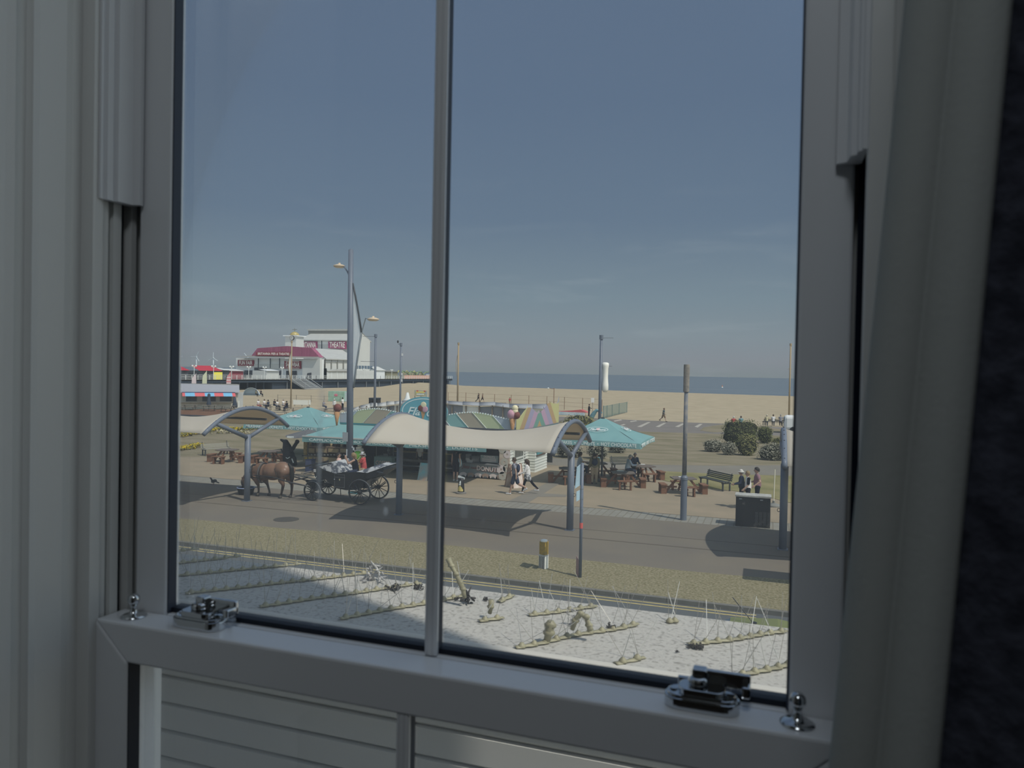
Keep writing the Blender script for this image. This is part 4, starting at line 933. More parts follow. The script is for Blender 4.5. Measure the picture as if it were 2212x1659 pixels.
# side sign (faces along the street): chevron of upright bands
C2 = [(176,172,126), (164,140,108), (146,142,162), (168,142,160), (108,142,132), (168,142,108)]
ss = MB(); sx = -12.40-KX; ya, yb = .35, 8.6
ss.box(sx-.06, sx-.02, ya, yb, 2.42, 2.55); so_ = ss.build('side_sign', M_teal, ki)
def wz(y): t = (y-ya)/(yb-ya); return 3.42+.24*math.cos(t*4*math.pi)*-1+.30*t+ (.35*max(0, t-.82)/.18)
ym = (ya+yb)/2; fr_ = [0, .055, .15, .25, .355, .45]; LEAN = 1.15
for mir in (0, 1):
    for k in range(6):
        y0 = ya+(yb-ya)*fr_[k]; y1 = ya+(yb-ya)*fr_[k+1] if k < 5 else ym+5; b = MB(); N = 26
        for i in range(N):
            c0, c1 = ya+(ym-ya)*i/N, ya+(ym-ya)*(i+1)/N
            def lo_(c): return max(2.55, 2.55+(c-y1)/LEAN) if k < 5 else 2.55
            def hi_(c): return min(wz(c if not mir else ya+yb-c)-.02, 2.55+(c-y0)/LEAN if k else 9)
            if k == 0: hi_ = lambda c: wz(c if not mir else ya+yb-c)-.02
            h0, h1, l0, l1 = hi_(c0), hi_(c1), lo_(c0), lo_(c1)
            h0 = max(h0, l0); h1 = max(h1, l1)
            if h0-l0 < 1e-3 and h1-l1 < 1e-3: continue
            f = (lambda c: c) if not mir else (lambda c: ya+yb-c)
            b.prism([(sx-.03, f(c0), l0), (sx-.03, f(c1), l1), (sx-.03, f(c1), h1), (sx-.03, f(c0), h0)], (.03,0,0))
        if b.v: b.build('colour_panel', mat('side_band_%d' % k, A(*C2[k], .70), rough=.6), so_)
b = MB(); b.prism([(sx-.035, y, z) for y, z in ((yb,2.5),(yb+.06,2.5),(yb+.06,wz(yb)+.35),(yb-.55,wz(yb)-.25))], (.02,0,0)); b.build('sign_edge', mat('grey_sign_back', (.35,.35,.36)), so_)
# corner ice creams
def cornercone(x, scoops, lab_):
    q = MB(); q.lathe([(.02,2.35),(.09,2.75),(.17,3.22),(.15,3.24),(.0001,3.25)], 16, (x,-.16,0)); o = q.build('cone', M_wafer, ki, smooth=True)
    for (dx, z, r, m_) in scoops: MB().ell((x+dx,-.17,z), (r,r*.9,r), 14, 10).build('scoop', m_, o, smooth=True)
cornercone(xl-.1, [(.04,3.44,.235,M_choc)], ''); cornercone(xr-.05, [(-.03,3.46,.26,M_pink), (.22,3.42,.20,M_choc), (.13,3.78,.17,M_van), (.13,3.62,.17,M_van)], '')
# awning
aw = MB(); ya_, za, zb_ = -2.4, 2.52, 1.98
aw.surf(lambda u, v: (xl+.1-.9*v+(xr-.55-xl-.1+(.9-.15)*v)*u, -.05+(ya_+.05)*v, za-(za-zb_)*v-.02*math.sin(u*40)*v), 60, 8)
awo = aw.build('awning', M_turq, ki); s = awo.modifiers.new('t', 'SOLIDIFY'); s.thickness = .01
va = MB(); va.box(xl-.8, xr-.6, ya_-.04, ya_+.02, zb_-.02, zb_+.05); va.build('awning_bar', mat('pale_awning_bar', (.5,.5,.47)), awo)
va = MB(); va.surf(lambda u, v: (xl-.8+(xr-.6-xl+.8)*u, ya_-.02+.02*math.sin(u*60)*v, zb_-.02-.27*v-.012*abs(math.sin(u*60))*v), 80, 3); vo = va.build('valance', M_turq, awo); s = vo.modifiers.new('t', 'SOLIDIFY'); s.thickness = .006
letters('CAPPUCCINO  \u2022  HOT CHOCOLATE  \u2022  MILKSHAKES  \u2022  DONUTS', .2, M_let, awo, face_mat(((xl-.8+xr-.6)/2, ya_-.055, zb_-.16), (1,0,0), (0,0,1)), width=(xr-xl)*.93)
# counters
def kb(name, x0, y0, x1, y1, dep, m_, Y=36.45, par=ki, front=0.0):
    a = kz(x0, y0, Y); c = kz(x1, y1, Y); return MB().box(a.x, c.x, Y-KY-front, Y-KY+dep, min(a.z, c.z), max(a.z, c.z)).build(name, m_, par)
M_dpan = mat('donut_counter_panel', A(96,104,106,.40), rough=.6, col2=A(104,108,108,.40), scale=2)
dc = kb('donut_counter', 992, 1001, 1079, 1034, 1.0, M_dpan, 36.3)
a, c = kz(992,1001), kz(1079,1035)
MB().box(a.x-.05, c.x+.05, -.06, 1.05, a.z, a.z+.05).build('counter_top', M_kgrey, dc)
M_dl = mat('donut_lettering', A(160,152,150,.40), rough=.7); M_dl2 = mat('donut_shadow_lettering', A(96,76,74,.40), rough=.7)
letters('DONUTS', .34, M_dl2, dc, face_mat((a.x+1.66,-.012,.50), (1,0,-.03), (0,0,1)), width=1.32, bold=.022); letters('DONUTS', .34, M_dl, dc, face_mat((a.x+1.64,-.022,.52), (1,0,-.03), (0,0,1)), width=1.26, bold=.008)
letters('Jess', .26, M_dl2, dc, face_mat((a.x+.40,-.02,.58), (1,0,-.05), (0,0,1)), shear=.3, width=.46, bold=.012); letters('made', .18, M_dl2, dc, face_mat((a.x+.83,-.02,.55), (1,0,-.05), (0,0,1)), shear=.3, width=.36, bold=.008)
M_ring = mat('donut_rings', A(122,108,100,.40), rough=.8, var=.1)
for i in range(6):
    x = a.x+.25+i*.42; d = MB(); d.surf(lambda u, v: (x+(.10+.16*v)*math.cos(u*3.1416), -.012, .06+(.08+.15*v)*math.sin(u*3.1416)), 14, 2); o = d.build('donut_print', M_ring if i % 2 else M_dl, dc); s = o.modifiers.new('t', 'SOLIDIFY'); s.thickness = .006
dp_ = kb('donut_poster', 1079.5, 940, 1100, 1037, .06, mat('donut_poster_beige', A(152,138,126,.52), rough=.6, col2=A(168,158,146,.52), scale=3), 36.28)
a2, c2 = kz(1079.5,940,36.28), kz(1100,1037,36.28)
for (fx, fz, r, mm) in ((.5,.95,.20,M_cream),(.2,.55,.24,M_dl),(.72,.62,.20,M_cream),(.35,.22,.22,M_cream),(.75,1.35,.2,M_dl),(.3,1.6,.22,M_cream)):
    d = MB(); xx = a2.x+(c2.x-a2.x)*fx; d.surf(lambda u, v: (xx+(.06+(r-.06)*v)*math.cos(u*6.2832), -.03, fz+(.06+(r-.06)*v)*math.sin(u*6.2832)), 18, 2); o = d.build('donut_picture', mm, dp_); s = o.modifiers.new('t', 'SOLIDIFY'); s.thickness = .005
mb_ = kb('menu_board', 1038, 983, 1076, 1000, .04, mat('menu_grey', A(104,112,112,.34), rough=.6), 36.6)
q = kz(1057,990,36.6); letters('DONUTS', .14, M_dl, mb_, face_mat((q.x, q.y-.01, q.z+.07), (1,0,-.03), (0,0,1)), width=.62, bold=.004)
for k in range(4):
    MB().box(q.x-.4, q.x+.4, q.y-.012, q.y-.002, q.z-.18+k*.05, q.z-.155+k*.05).build('text_row', M_dl, mb_)
kb('warming_cabinet', 1019, 985, 1036, 1001, .4, mat('dull_steel', (.16,.17,.18), rough=.4, metal=.4), 36.7); kb('till', 1006, 981, 1014, 1001, .3, M_kgrey, 36.7); kb('paper_box', 1008, 994, 1018, 1000, .2, mat('paper_white', (.55,.55,.55)), 36.5)
cf = kb('coffee_counter', 808, 986, 846, 1011, .8, mat('coffee_counter_green', A(92,108,108,.34), rough=.6), 36.5)
q = kz(827,1001,36.5); letters('COFFEE', .32, M_dl2, cf, face_mat((q.x,q.y-.012,q.z), (1,0,0), (0,0,1)), width=.92, bold=.018); letters('COFFEE', .32, M_dl, cf, face_mat((q.x,q.y-.022,q.z+.01), (1,0,0), (0,0,1)), width=.88, bold=.006)
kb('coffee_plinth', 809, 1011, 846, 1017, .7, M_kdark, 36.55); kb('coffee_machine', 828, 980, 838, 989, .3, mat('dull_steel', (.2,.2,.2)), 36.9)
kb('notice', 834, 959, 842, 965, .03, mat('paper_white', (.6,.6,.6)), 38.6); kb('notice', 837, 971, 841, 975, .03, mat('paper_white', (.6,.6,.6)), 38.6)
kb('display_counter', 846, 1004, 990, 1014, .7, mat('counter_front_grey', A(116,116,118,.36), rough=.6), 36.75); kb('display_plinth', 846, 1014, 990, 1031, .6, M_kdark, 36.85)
gc = kb('glass_case', 850, 990, 990, 1004, .6, mat('dim_case', (.07,.08,.085), rough=.2, spec=.5, var=.3, scale=5), 36.85)
kb('back_counter', 850, 973, 990, 984, .5, mat('ochre_tiles', A(116,106,80,.34), rough=.7, var=.15, scale=4), 38.2); kb('shelf', 875, 967, 915, 971, .3, M_kgrey, 38.5); kb('bottle_rack', 885, 958, 912, 967, .2, mat('bottle_mix', (.14,.12,.11), col2=(.3,.3,.3), scale=9), 38.5)
for x in (812, 838, 849, 863): kb('wall_post', x, 955, x+1.2, 985, .05, M_kgrey, 37.8)

# brown sweet stall at the kiosk's left end
SX, SY = -25.2, 37.2
stl = thing('sweet_stall', 'brown wooden stall with rows of bottles and crates, behind the horse carriage', 'stall', (SX, SY, 0))
sz = lambda x, y, Y=37.2: P(x, y, Y)-Vector((SX, SY, 0))
M_sw = mat('stall_brown_wood', A(100,90,80,.34), rough=.8, var=.15, scale=6); M_sw2 = mat('stall_pale_wood', A(122,112,92,.34), rough=.8, var=.12, scale=7); M_bot = mat('dark_bottles', (.03,.025,.028), rough=.3)
def sbx(name, x0, y0, x1, y1, dep, m_, Y=37.2, par=stl): a = sz(x0,y0,Y); c = sz(x1,y1,Y); return MB().box(a.x, c.x, Y-SY, Y-SY+dep, min(a.z,c.z), max(a.z,c.z)).build(name, m_, par)
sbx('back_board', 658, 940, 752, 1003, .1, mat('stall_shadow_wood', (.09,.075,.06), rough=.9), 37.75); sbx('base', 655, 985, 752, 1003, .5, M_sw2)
sh = sbx('shelf', 664, 965.5, 752, 967.5, .5, M_sw)
for i in range(15):
    x = 666+i*5.7; a = sz(x, 954), sz(x, 966); bt = MB(); zt_, z0_ = a[0].z, a[1].z
    bt.lathe([(.075,z0_),(.075,z0_+(zt_-z0_)*.6),(.03,z0_+(zt_-z0_)*.8),(.03,zt_),(.0001,zt_)], 8, (a[0].x, .2, 0)); bt.build('bottle', M_bot if i % 4 else M_sw2, stl, smooth=True)
for x0, x1 in ((664,680),(682,706),(708,732),(734,750)):
    c = sbx('crate', x0, 967, x1, 979, .4, M_sw); cc_ = sz(x0,967), sz(x1,979)
    MB().box(cc_[0].x+.05, cc_[1].x-.05, -.012, 0, cc_[1].z+.04, cc_[0].z-.04).build('crate_panel', M_sw2, c)
for x in range(664, 750, 7): sbx('price_tag', x, 981, x+4, 984, .012, mat('pale_tag', (.42,.41,.38)), 37.18)
q = sz(683,993); letters('HUR', .30, M_sw, stl, face_mat((q.x+.15,-.012,q.z), (1,0,0), (0,0,1)), width=.85, bold=.012)
q = sz(738,994); letters('OYS', .30, M_sw, stl, face_mat((q.x,-.012,q.z), (1,0,0), (0,0,1)), width=.8, bold=.012)
sbx('yellow_sign', 658, 988, 673, 993, .02, mat('yellow_sign', A(150,130,64,.34), rough=.7), 37.17)
sbx('fringe', 700, 943, 750, 947, .02, band_mat('fringe_stripes', 0, [(i*.09, A(150,132,76,.34) if i % 2 else A(90,84,70,.34)) for i in range(-16, 16)]), 36.9)
sbx('pillar', 656, 945, 662, 983, .2, mat('yellow_brick_pillar', A(124,110,78,.34), rough=.9, var=.25, scale=9), 37.1)
q = G(662, 1020); t = thing('blue_box', 'dark blue bin standing in front of the brown sweet stall', 'bin', (q.x, q.y+.35, 0)); MB().box(-.2,.2,-.2,.2,0,.62).build('body', mat('navy_panel', A(70,74,90,.34), rough=.6), t, auto=.03); MB().box(-.21,.21,-.21,.21,.62,.67).build('lid', mat('navy_lid', A(60,64,80,.34), rough=.6), t, auto=.01)
# grey tilted parasol over the stall
q = P(666, 927, 36.3); t = thing('grey_parasol', 'dark grey parasol tilted over the left end of the brown sweet stall', 'parasol', (q.x, 36.3, 0))
b = MB(); b.surf(lambda u, v: (v*1.25*math.cos(u*6.2832), v*1.25*math.sin(u*6.2832), q.z-.40*v-.03*math.cos(u*6.2832*8)*v), 32, 6); M_gp = mat('dark_grey_fabric', A(92,93,95,.6), rough=.9); o = b.build('canopy', M_gp, t); s = o.modifiers.new('t', 'SOLIDIFY'); s.thickness = .01
MB().tube([(0,0,0),(0,0,q.z+.05)], .03, 8).build('pole', M_dark, t); MB().box(-.55,-.12,-1.22,-1.2,q.z-.43,q.z-.33).build('white_print', M_let, t)

# tall black figure
q = G(626, 1003, 0); q = P(626, 1003, 36.2); t = thing('black_sculpture', 'tall matt black carved figure of a rearing animal beside the dark picnic table', 'sculpture', (q.x, 36.2, 0))
bz = lambda x, y: (P(x, y, 36.2)-Vector((q.x, 36.2, 0)))
b = MB(); v0, v1, v2, v3, v4 = bz(625,1004), bz(624,985), bz(620,966), bz(617,955), bz(607,950)
v0.z = .05
b.cap(v0, v1, .34, .36, 14); b.cap(v1, v2, .34, .26, 14); b.cap(v2, v3, .25, .17, 12); b.cap(v3, v4, .13, .07, 10); b.cap(bz(632,970), bz(641,956), .12, .10, 10); b.ell(bz(642,954), (.14,.12,.13), 12, 8); b.cap(bz(616,985), bz(607,970), .08, .04, 8); b.cap(bz(634,990), bz(638,1003), .17, .12, 10)
blob('body', b, .035, mat('matt_black_carving', (.010,.011,.012), rough=.55), t, 4)
b = MB(); b.tube([bz(626,987)+Vector((0,-.36,0)), bz(630,989)+Vector((0,-.38,0)), bz(634,986)+Vector((0,-.34,0))], .02, 6); b.tube([bz(635,990)+Vector((0,-.2,0)), bz(638,999)+Vector((0,-.18,0))], .03, 6); b.build('white_markings', M_let, t)

# giant ice cream cone model
q = P(776, 1012, 34.6); t = thing('ice_cream_model', 'giant model ice cream cone with white swirl and green ball, beside the lamp column', 'model', (q.x, 34.6, 0))
iz = lambda y: P(776, y, 34.6).z
M_swirl = mat('white_swirl', A(196,190,184,.45), rough=.5, col2=A(150,126,118,.45), scale=5, fac=(.55,.62))
b = MB(); N = 70
for i in range(N):
    f = i/(N-1); r = .27*(1-f)**.8; an = f*4.2*6.283; zc = iz(984)+(iz(957)-iz(984))*f
    b.ell((.45*r*math.cos(an), .45*r*math.sin(an), zc), (r*.85+.03, r*.85+.03, .10*(1-f)+.03), 10, 6)
sw = b.build('swirl', M_swirl, t, smooth=True); sw.location = (-.02,0,0)
MB().ell((.02,-.20,iz(982)), (.235,.235,.235), 18, 12).build('green_ball', mat('lime_green_gloss', A(104,150,70,.36), rough=.2, spec=.5), t, smooth=True)
b = MB(); b.tube([(.02+.25*math.cos(a), -.36-.05*math.sin(-a), iz(982)+.25*math.sin(a)) for a in [math.pi*(1.05+i*.09) for i in range(11)]], .022, 8); b.build('pale_collar', mat('pale_lime', A(190,196,150,.4)), t, smooth=True)
MB().lathe([(.06,.0),(.09,.12),(.20,.75),(.27,iz(986)),(.0001,iz(985))], 18).build('cone', mat('cone_waffle', A(160,132,90,.4), rough=.8, var=.2, scale=12), t, smooth=True)
MB().lathe([(.26,0),(.26,.05),(.10,.08),(.0001,.08)], 18).build('base', M_dark, t)

# A-boards and the printed sign cone
q = G(919, 1037); t = thing('a_board', 'tall turquoise and brown A-board leaning in front of the display counter', 'a-board', (q.x, q.y, 0), R_(-12))
zt = P(915, 1000, q.y).z
MB().prism([(-.33,-.25,0),(.27,-.25,0),(.27,-.03,zt),(-.33,-.03,zt)], (0,.03,0)).build('front_panel', mat('abord_print', A(96,142,148,.5), rough=.5, col2=A(138,122,110,.5), scale=1.6), t); MB().prism([(-.33,.22,0),(.27,.22,0),(.27,.0,zt),(-.33,.0,zt)], (0,.03,0)).build('rear_panel', M_teal, t)
MB().box(-.345,-.32,-.26,.25,0,.03).build('edge_strip', M_let, t)
q = G(1112, 1052); t = thing('a_board', 'wooden-framed white A-board behind the walking couple', 'a-board', (q.x, q.y, 0), R_(55))
for s_ in (-1, 1):
    MB().prism([(-.32,s_*.34,0),(.32,s_*.34,0),(.32,s_*.04,1.12),(-.32,s_*.04,1.12)], (0,.02,0)).build('panel', mat('a_board_white', A(186,178,170,.6), rough=.5, col2=A(170,150,140,.6), scale=3), t)
    for x in (-.35, .31): MB().prism([(x,s_*.36,0),(x+.04,s_*.36,0),(x+.04,s_*.05,1.16),(x,s_*.05,1.16)], (0,.04,0)).build('leg', mat('a_board_wood', A(130,106,90,.6)), t)
q = G(996, 1066); t = thing('sign_cone', 'narrow black printed pillar sign with cream flame shape on a grey foot', 'sign', (q.x, q.y, 0))
zt = P(995, 1030, q.y).z
MB().lathe([(.24,0),(.24,.05),(.13,.09),(.0001,.09)], 16).build('foot', mat('grey_rubber_foot', A(108,106,102,.6), rough=.9), t); MB().lathe([(.155,.08),(.15,.2),(.13,zt*.7),(.125,zt-.05),(.0001,zt-.05)], 14).build('body', mat('black_print', (.02,.02,.022), rough=.5), t, smooth=True)
fl = MB(); fl.surf(lambda u, v: (.156*math.sin((u-.5)*2.0), -.158*math.cos((u-.5)*2.0), .12+v*(.30-.55*abs(u-.5)**1.5-.06*abs(math.sin(u*16)))), 16, 3); fl.build('cream_flame', mat('cream_print', A(176,164,110,.6)), t)
for i, zz0 in enumerate((zt*.52, zt*.62, zt*.70)): MB().box(-.05+.015*i,.04,-.152,-.128,zz0,zz0+.06).build('white_mark', M_let, t)
MB().obox((0,0,zt-.03), (.34,.03,.09), Matrix.Rotation(.25, 3, 'Y')).build('top_flag', M_let, t)

# ================================================================== HORSE AND CARRIAGE
CB, CYc = -17.0, 27.75
car = thing('horse_carriage', 'black four-wheeled open carriage with folded patterned hoods, harnessed behind the brown horse', 'carriage', (CB, CYc, 0))
cz = lambda x, y, Y=27.15: P(x, y, Y)-Vector((CB, CYc, 0))
M_hood = mat('patterned_hood_lining', A(160,162,164,.66), rough=.8, col2=A(84,88,96,.66), scale=2.1, detail=2, fac=(.46,.54), stretch=(2.0,1,2.4)); M_rimw = mat('worn_wheel_rim', A(96,98,102,.6), rough=.4, metal=.2); M_leath = mat('dark_leather', (.018,.018,.02), rough=.5)
def wheel(cx, cy, Y, r, lab=None):
    c = P(cx, cy, Y)-Vector((CB, CYc, 0)); c.z = r+.005; n = 40
    rim = MB(); pr = [(r-.05,-.022),(r-.05,.022),(r,.026),(r,-.026)]
    for i in range(n):
        a0, a1 = 2*math.pi*i/n, 2*math.pi*(i+1)/n; q = []
        for aa in (a0, a1):
            for rr, yy in pr: q.append((rr*math.cos(aa), yy, rr*math.sin(aa)))
        rim.add(q, [(0,1,5,4),(1,2,6,5),(2,3,7,6),(3,0,4,7)])
    w = rim.build('wheel', [M_black], car); w.location = c
    tyr = MB()
    for i in range(n):
        a0, a1 = 2*math.pi*i/n, 2*math.pi*(i+1)/n
        tyr.add([(rr*math.cos(aa), yy, rr*math.sin(aa)) for aa in (a0, a1) for rr, yy in ((r,-.024),(r,.024),(r+.012,.02),(r+.012,-.02))], [(0,1,5,4),(1,2,6,5),(2,3,7,6),(3,0,4,7)])
    tyr.build('tyre', M_rimw, w)
    hb = MB(); R90 = Matrix.Rotation(R_(90), 3, 'X'); hb.lathe([(.0001,-.13),(.05,-.13),(.07,-.06),(.095,-.04),(.095,.04),(.07,.06),(.05,.12),(.0001,.12)], 16, (0,0,0), R90); hb.build('hub', M_leath, w)
    for i in range(12):
        a_ = 2*math.pi*(i+.3)/12; s_ = MB(); s_.tube([(.08*math.cos(a_),0,.08*math.sin(a_)), ((r-.04)*math.cos(a_),0,(r-.04)*math.sin(a_))], [.019,.014], 6); s_.build('spoke', M_black, w)
    return c
cr1 = wheel(777, 1063, 26.93, .52); cr2 = wheel(817.5, 1050, 28.55, .52); cf1 = wheel(674.5, 1061, 26.93, .41); cf2 = wheel(709, 1046, 28.55, .41)
yn, yf = -.62, .62
body = [cz(700,1012), cz(722,1018), cz(745,1020), cz(770,1020), cz(795,1020), cz(822,1016), cz(826,1019), cz(800,1035), cz(788,1042), cz(770,1058), cz(748,1059), cz(724,1054), cz(716,1046), cz(700,1033)]
def flat(pts, y): return [(p.x, y, p.z) for p in pts]
b = MB(); b.prism(flat(body, yn), (0,.07,0)); b.prism(flat(body, yf-.07), (0,.07,0))
low = [Vector((p.x, 0, min(p.z, body[8].z+.02))) for p in body]
b.prism([(body[0].x, yn+.05, body[13].z), (body[13].x, yn+.05, body[13].z-.02), (body[11].x, yn+.05, body[11].z), (body[10].x, yn+.05, body[10].z), (body[9].x, yn+.05, body[9].z), (body[8].x, yn+.05, body[8].z), (body[7].x, yn+.05, body[7].z)], (0, yf-yn-.1, 0))
b.build('body', M_black, car, auto=.01)
d0, d1 = cz(723,1023), cz(746.5,1055); dr = MB().box(d0.x, d1.x, yn-.025, yn, d1.z, d0.z).build('door', mat('black_door_panel', (.02,.022,.026), rough=.2, spec=.5), car, auto=.008)
e = MB()
for x0, x1, z0, z1 in ((d0.x+.02,d1.x-.02,d0.z-.14,d0.z-.13),(d0.x+.02,d1.x-.02,d0.z-.02,d0.z-.01),(d0.x+.02,d0.x+.03,d1.z+.03,d0.z-.01),(d1.x-.03,d1.x-.02,d1.z+.03,d0.z-.01),(d0.x+.02,d1.x-.02,d1.z+.03,d1.z+.04)): e.box(x0,x1,yn-.03,yn-.024,z0,z1)
e.build('lining_line', mat('grey_coach_line', (.16,.165,.17)), dr); MB().ell((d0.x+.03,yn-.04,(d0.z+d1.z)/2+.06), (.03,.03,.03), 10, 8).build('handle', M_chrome, dr); MB().ell(((d0.x+d1.x)/2,yn-.03,(d0.z+d1.z)/2+.06), (.03,.008,.045), 10, 8).build('crest', mat('brass_crest', (.4,.36,.22), rough=.4), dr)
# seats inside
s0, s1 = cz(745,1026), cz(790,1026); MB().box(s0.x+.25, s1.x, yn+.08, yf-.08, s1.z-.15, s1.z-.02).build('rear_seat', M_leath, car); q = cz(716,1026); MB().box(q.x-.05, q.x+.42, yn+.08, yf-.08, q.z-.15, q.z-.02).build('front_seat', M_leath, car)
# folded hoods
h = MB(); A1, B1, C1, D1 = cz(688,1006), cz(722,997), cz(741,1020), cz(727,1021)
h.add([(A1.x,yn-.03,A1.z),(B1.x,yn+.1,B1.z+.02),(C1.x,yn-.03,C1.z),(D1.x,yn-.05,D1.z-.03),(A1.x+.35,yn-.05,A1.z-.16),
       (A1.x,yf+.03,A1.z),(B1.x,yf-.1,B1.z+.02),(C1.x,yf+.03,C1.z),(D1.x,yf+.05,D1.z-.03),(A1.x+.35,yf+.05,A1.z-.16)], [(0,4,3,2,1),(5,6,7,8,9),(0,1,6,5),(1,2,7,6),(0,5,9,4),(4,9,8,3),(3,8,7,2)])
hf = h.build('front_hood', M_hood, car)
h = MB(); h.beam(cz(672,1005)+Vector((0,yn+.2,0)), cz(716,995)+Vector((0,yn+.4,0)), .10, .07); h.beam(cz(686,1007)+Vector((0,yn,0)), cz(724,1000)+Vector((0,yn+.35,.02)), .06, .05); h.build('hood_frame', M_leath, car)
h = MB(); A1, B1, C1, D1 = cz(771,1019), cz(806,1007), cz(828,1009), cz(796,1021)
h.add([(A1.x,yn-.03,A1.z),(B1.x,yn+.25,B1.z),(C1.x,yn+.1,C1.z),(D1.x,yn-.06,D1.z),(A1.x,yf+.03,A1.z),(B1.x,yf-.1,B1.z+.04),(C1.x,yf-.05,C1.z+.04),(D1.x,yf+.06,D1.z)], [(0,3,2,1),(4,5,6,7),(0,1,5,4),(1,2,6,5),(2,3,7,6),(3,0,4,7)])
h.build('rear_hood', M_hood, car)
h = MB(); T1 = cz(831,1015); h.prism(flat([cz(796,1022), cz(829,1010), T1, cz(806,1032), cz(792,1034)], yn-.04), (0,1.3,0)); h.build('hood_boot', M_leath, car); MB().beam(T1+Vector((0,yn,0)), T1+Vector((.28,yn,-.03)), .05, .03).build('rear_bar', M_rimw, car)
# driver's box
h = MB(); h.prism(flat([cz(672,1006), cz(700,1004), cz(702,1036), cz(684,1040), cz(678,1032)], yn+.1), (0,1.05,0)); h.build('driver_box', M_black, car, auto=.02); sq = cz(662,1021); MB().obox((sq.x, 0, sq.z), (.50,.95,.08), Matrix.Rotation(-.25, 3, 'Y')).build('driver_seat', mat('grey_seat_pad', A(116,112,108,.6), rough=.8), car, auto=.02)
q = cz(678,1017); MB().box(q.x-.05,q.x+.05,yn+.07,yn+.1,q.z-.06,q.z+.06).build('lamp_plate', mat('pale_plate', (.5,.5,.5)), car); q = cz(680,1029); b = MB(); b.tube([(q.x+.05*math.cos(a),yn+.08,q.z+.06*math.sin(a)) for a in [math.pi*(1+i/8) for i in range(9)]], .010, 6); b.build('horseshoe', M_let, car)
# running gear
b = MB(); b.tube([cr1, cr2], .035, 8); b.build('rear_axle', M_leath, car); b = MB(); b.tube([cf1, cf2], .035, 8); b.build('front_axle', M_leath, car)
for y_ in (yn+.05, yf-.05):
    b = MB(); c = cr1; b.tube([(c.x-.5,y_,.70),(c.x-.25,y_,.60),(c.x,y_,.57),(c.x+.25,y_,.62),(c.x+.45,y_,.78)], .025, 6); b.build('leaf_spring', M_leath, car)
    c = cf1; b = MB(); b.tube([(c.x-.42,y_,.56),(c.x-.2,y_,.47),(c.x,y_,.44),(c.x+.25,y_,.50),(c.x+.55,y_,.70)], .025, 6); b.build('leaf_spring', M_leath, car)
b = MB(); b.beam((cf1.x, 0, .62), (cr1.x, 0, .60), .10, .08); b.build('perch', M_leath, car)
b = MB(); c = cf1; b.prism([(c.x-.75,-.25,.72),(c.x-.1,-.25,.72),(c.x-.1,-.25,.40),(c.x-.42,-.25,.42)], (0,.5,0)); b.build('fore_carriage', M_leath, car)
q = cz(736,1066); MB().beam((q.x,yn-.02,.62),(q.x+.03,yn-.02,.30),.03,.02).build('step_bracket', M_leath, car); MB().box(q.x-.1,q.x+.14,yn-.12,yn+.05,.28,.30).build('step', M_leath, car)
q = cz(748,1056); MB().box(q.x+.1,q.x+.5,yn-.01,yn+.3,.40,.46).build('teal_box', M_teal, car)
M_shaft = mat('scuffed_black_shaft', (.03,.03,.034), rough=.4, spec=.5)
for Y in (-1.13, -.17):
    a0, a1, a2, a3 = cz(680,1048,27.0), cz(640,1040,27.0), cz(600,1028,27.0), cz(560,1024,27.0)
    MB().tube([(p.x, Y, p.z) for p in (a0,a1,a2,a3)], [.035,.032,.028,.022], 8).build('shaft', M_shaft, car, smooth=True)
b = MB(); q = cz(632,1034,27.0); b.tube([(q.x+.36, -1.10, q.z),(q.x+.36, -.20, q.z)], .03, 8); b.build('splinter_bar', M_shaft, car)
for dy in (0, .4):
    b = MB(); p0, p1 = cz(668,1026), cz(636,1022); b.tube([(p0.x,yn+.2+dy,p0.z),(p1.x,yn+.1+dy,p1.z-.05),(p1.x+.22,yn+.1+dy,p1.z-.2)], .014, 6); b.build('stay', M_shaft, car)

# horse
HX, HY = -20.25, 27.10
ho = thing('horse', 'brown horse with black mane and harness grazing from a black bucket, head down', 'horse', (HX, HY, 0))
hz = lambda x, y, dy=0.0: (lambda p: Vector((p.x-HX, dy, p.z)))(P(x, y, 27.1))
m = bpy.data.materials.new('bay_coat'); m.use_nodes = True; n = m.node_tree.nodes; l = m.node_tree.links; bb = n['Principled BSDF']; bb.inputs['Roughness'].default_value = .38; bb.inputs['Specular IOR Level'].default_value = .35
t_ = n.new('ShaderNodeTexCoord'); sp = n.new('ShaderNodeSeparateXYZ'); l.new(t_.outputs['Object'], sp.inputs[0]); nz = n.new('ShaderNodeTexNoise'); nz.inputs['Scale'].default_value = 4; l.new(t_.outputs['Object'], nz.inputs['Vector'])
ad = n.new('ShaderNodeMath'); ad.operation = 'MULTIPLY_ADD'; l.new(nz.outputs[0], ad.inputs[0]); ad.inputs[1].default_value = .25; l.new(sp.outputs['Z'], ad.inputs[2])
r = n.new('ShaderNodeValToRGB'); l.new(ad.outputs[0], r.inputs[0]); e_ = r.color_ramp.elements
while len(e_) < 6: e_.new(.5)
for k, (p_, c_) in zip(e_, [(.0, (.35,.32,.28)), (.20, (.33,.30,.26)), (.27, (.03,.024,.02)), (.58, (.03,.022,.018)), (.78, (.16,.092,.062)), (1.0, (.20,.120,.082))]): k.position = p_; k.color = (*c_, 1)
l.new(r.outputs[0], bb.inputs['Base Color']); M_bay = m
b = MB()
wi, cr_, du = hz(568,1008), hz(612,1007), hz(628,1016)
b.ell(hz(566,1020), (.36,.30,.40), 16, 12); b.ell(hz(589,1018.5), (.55,.34,.385), 16, 12); b.ell(hz(611,1015), (.42,.32,.36), 16, 12); b.ell(hz(552,1024), (.26,.22,.30), 14, 10)
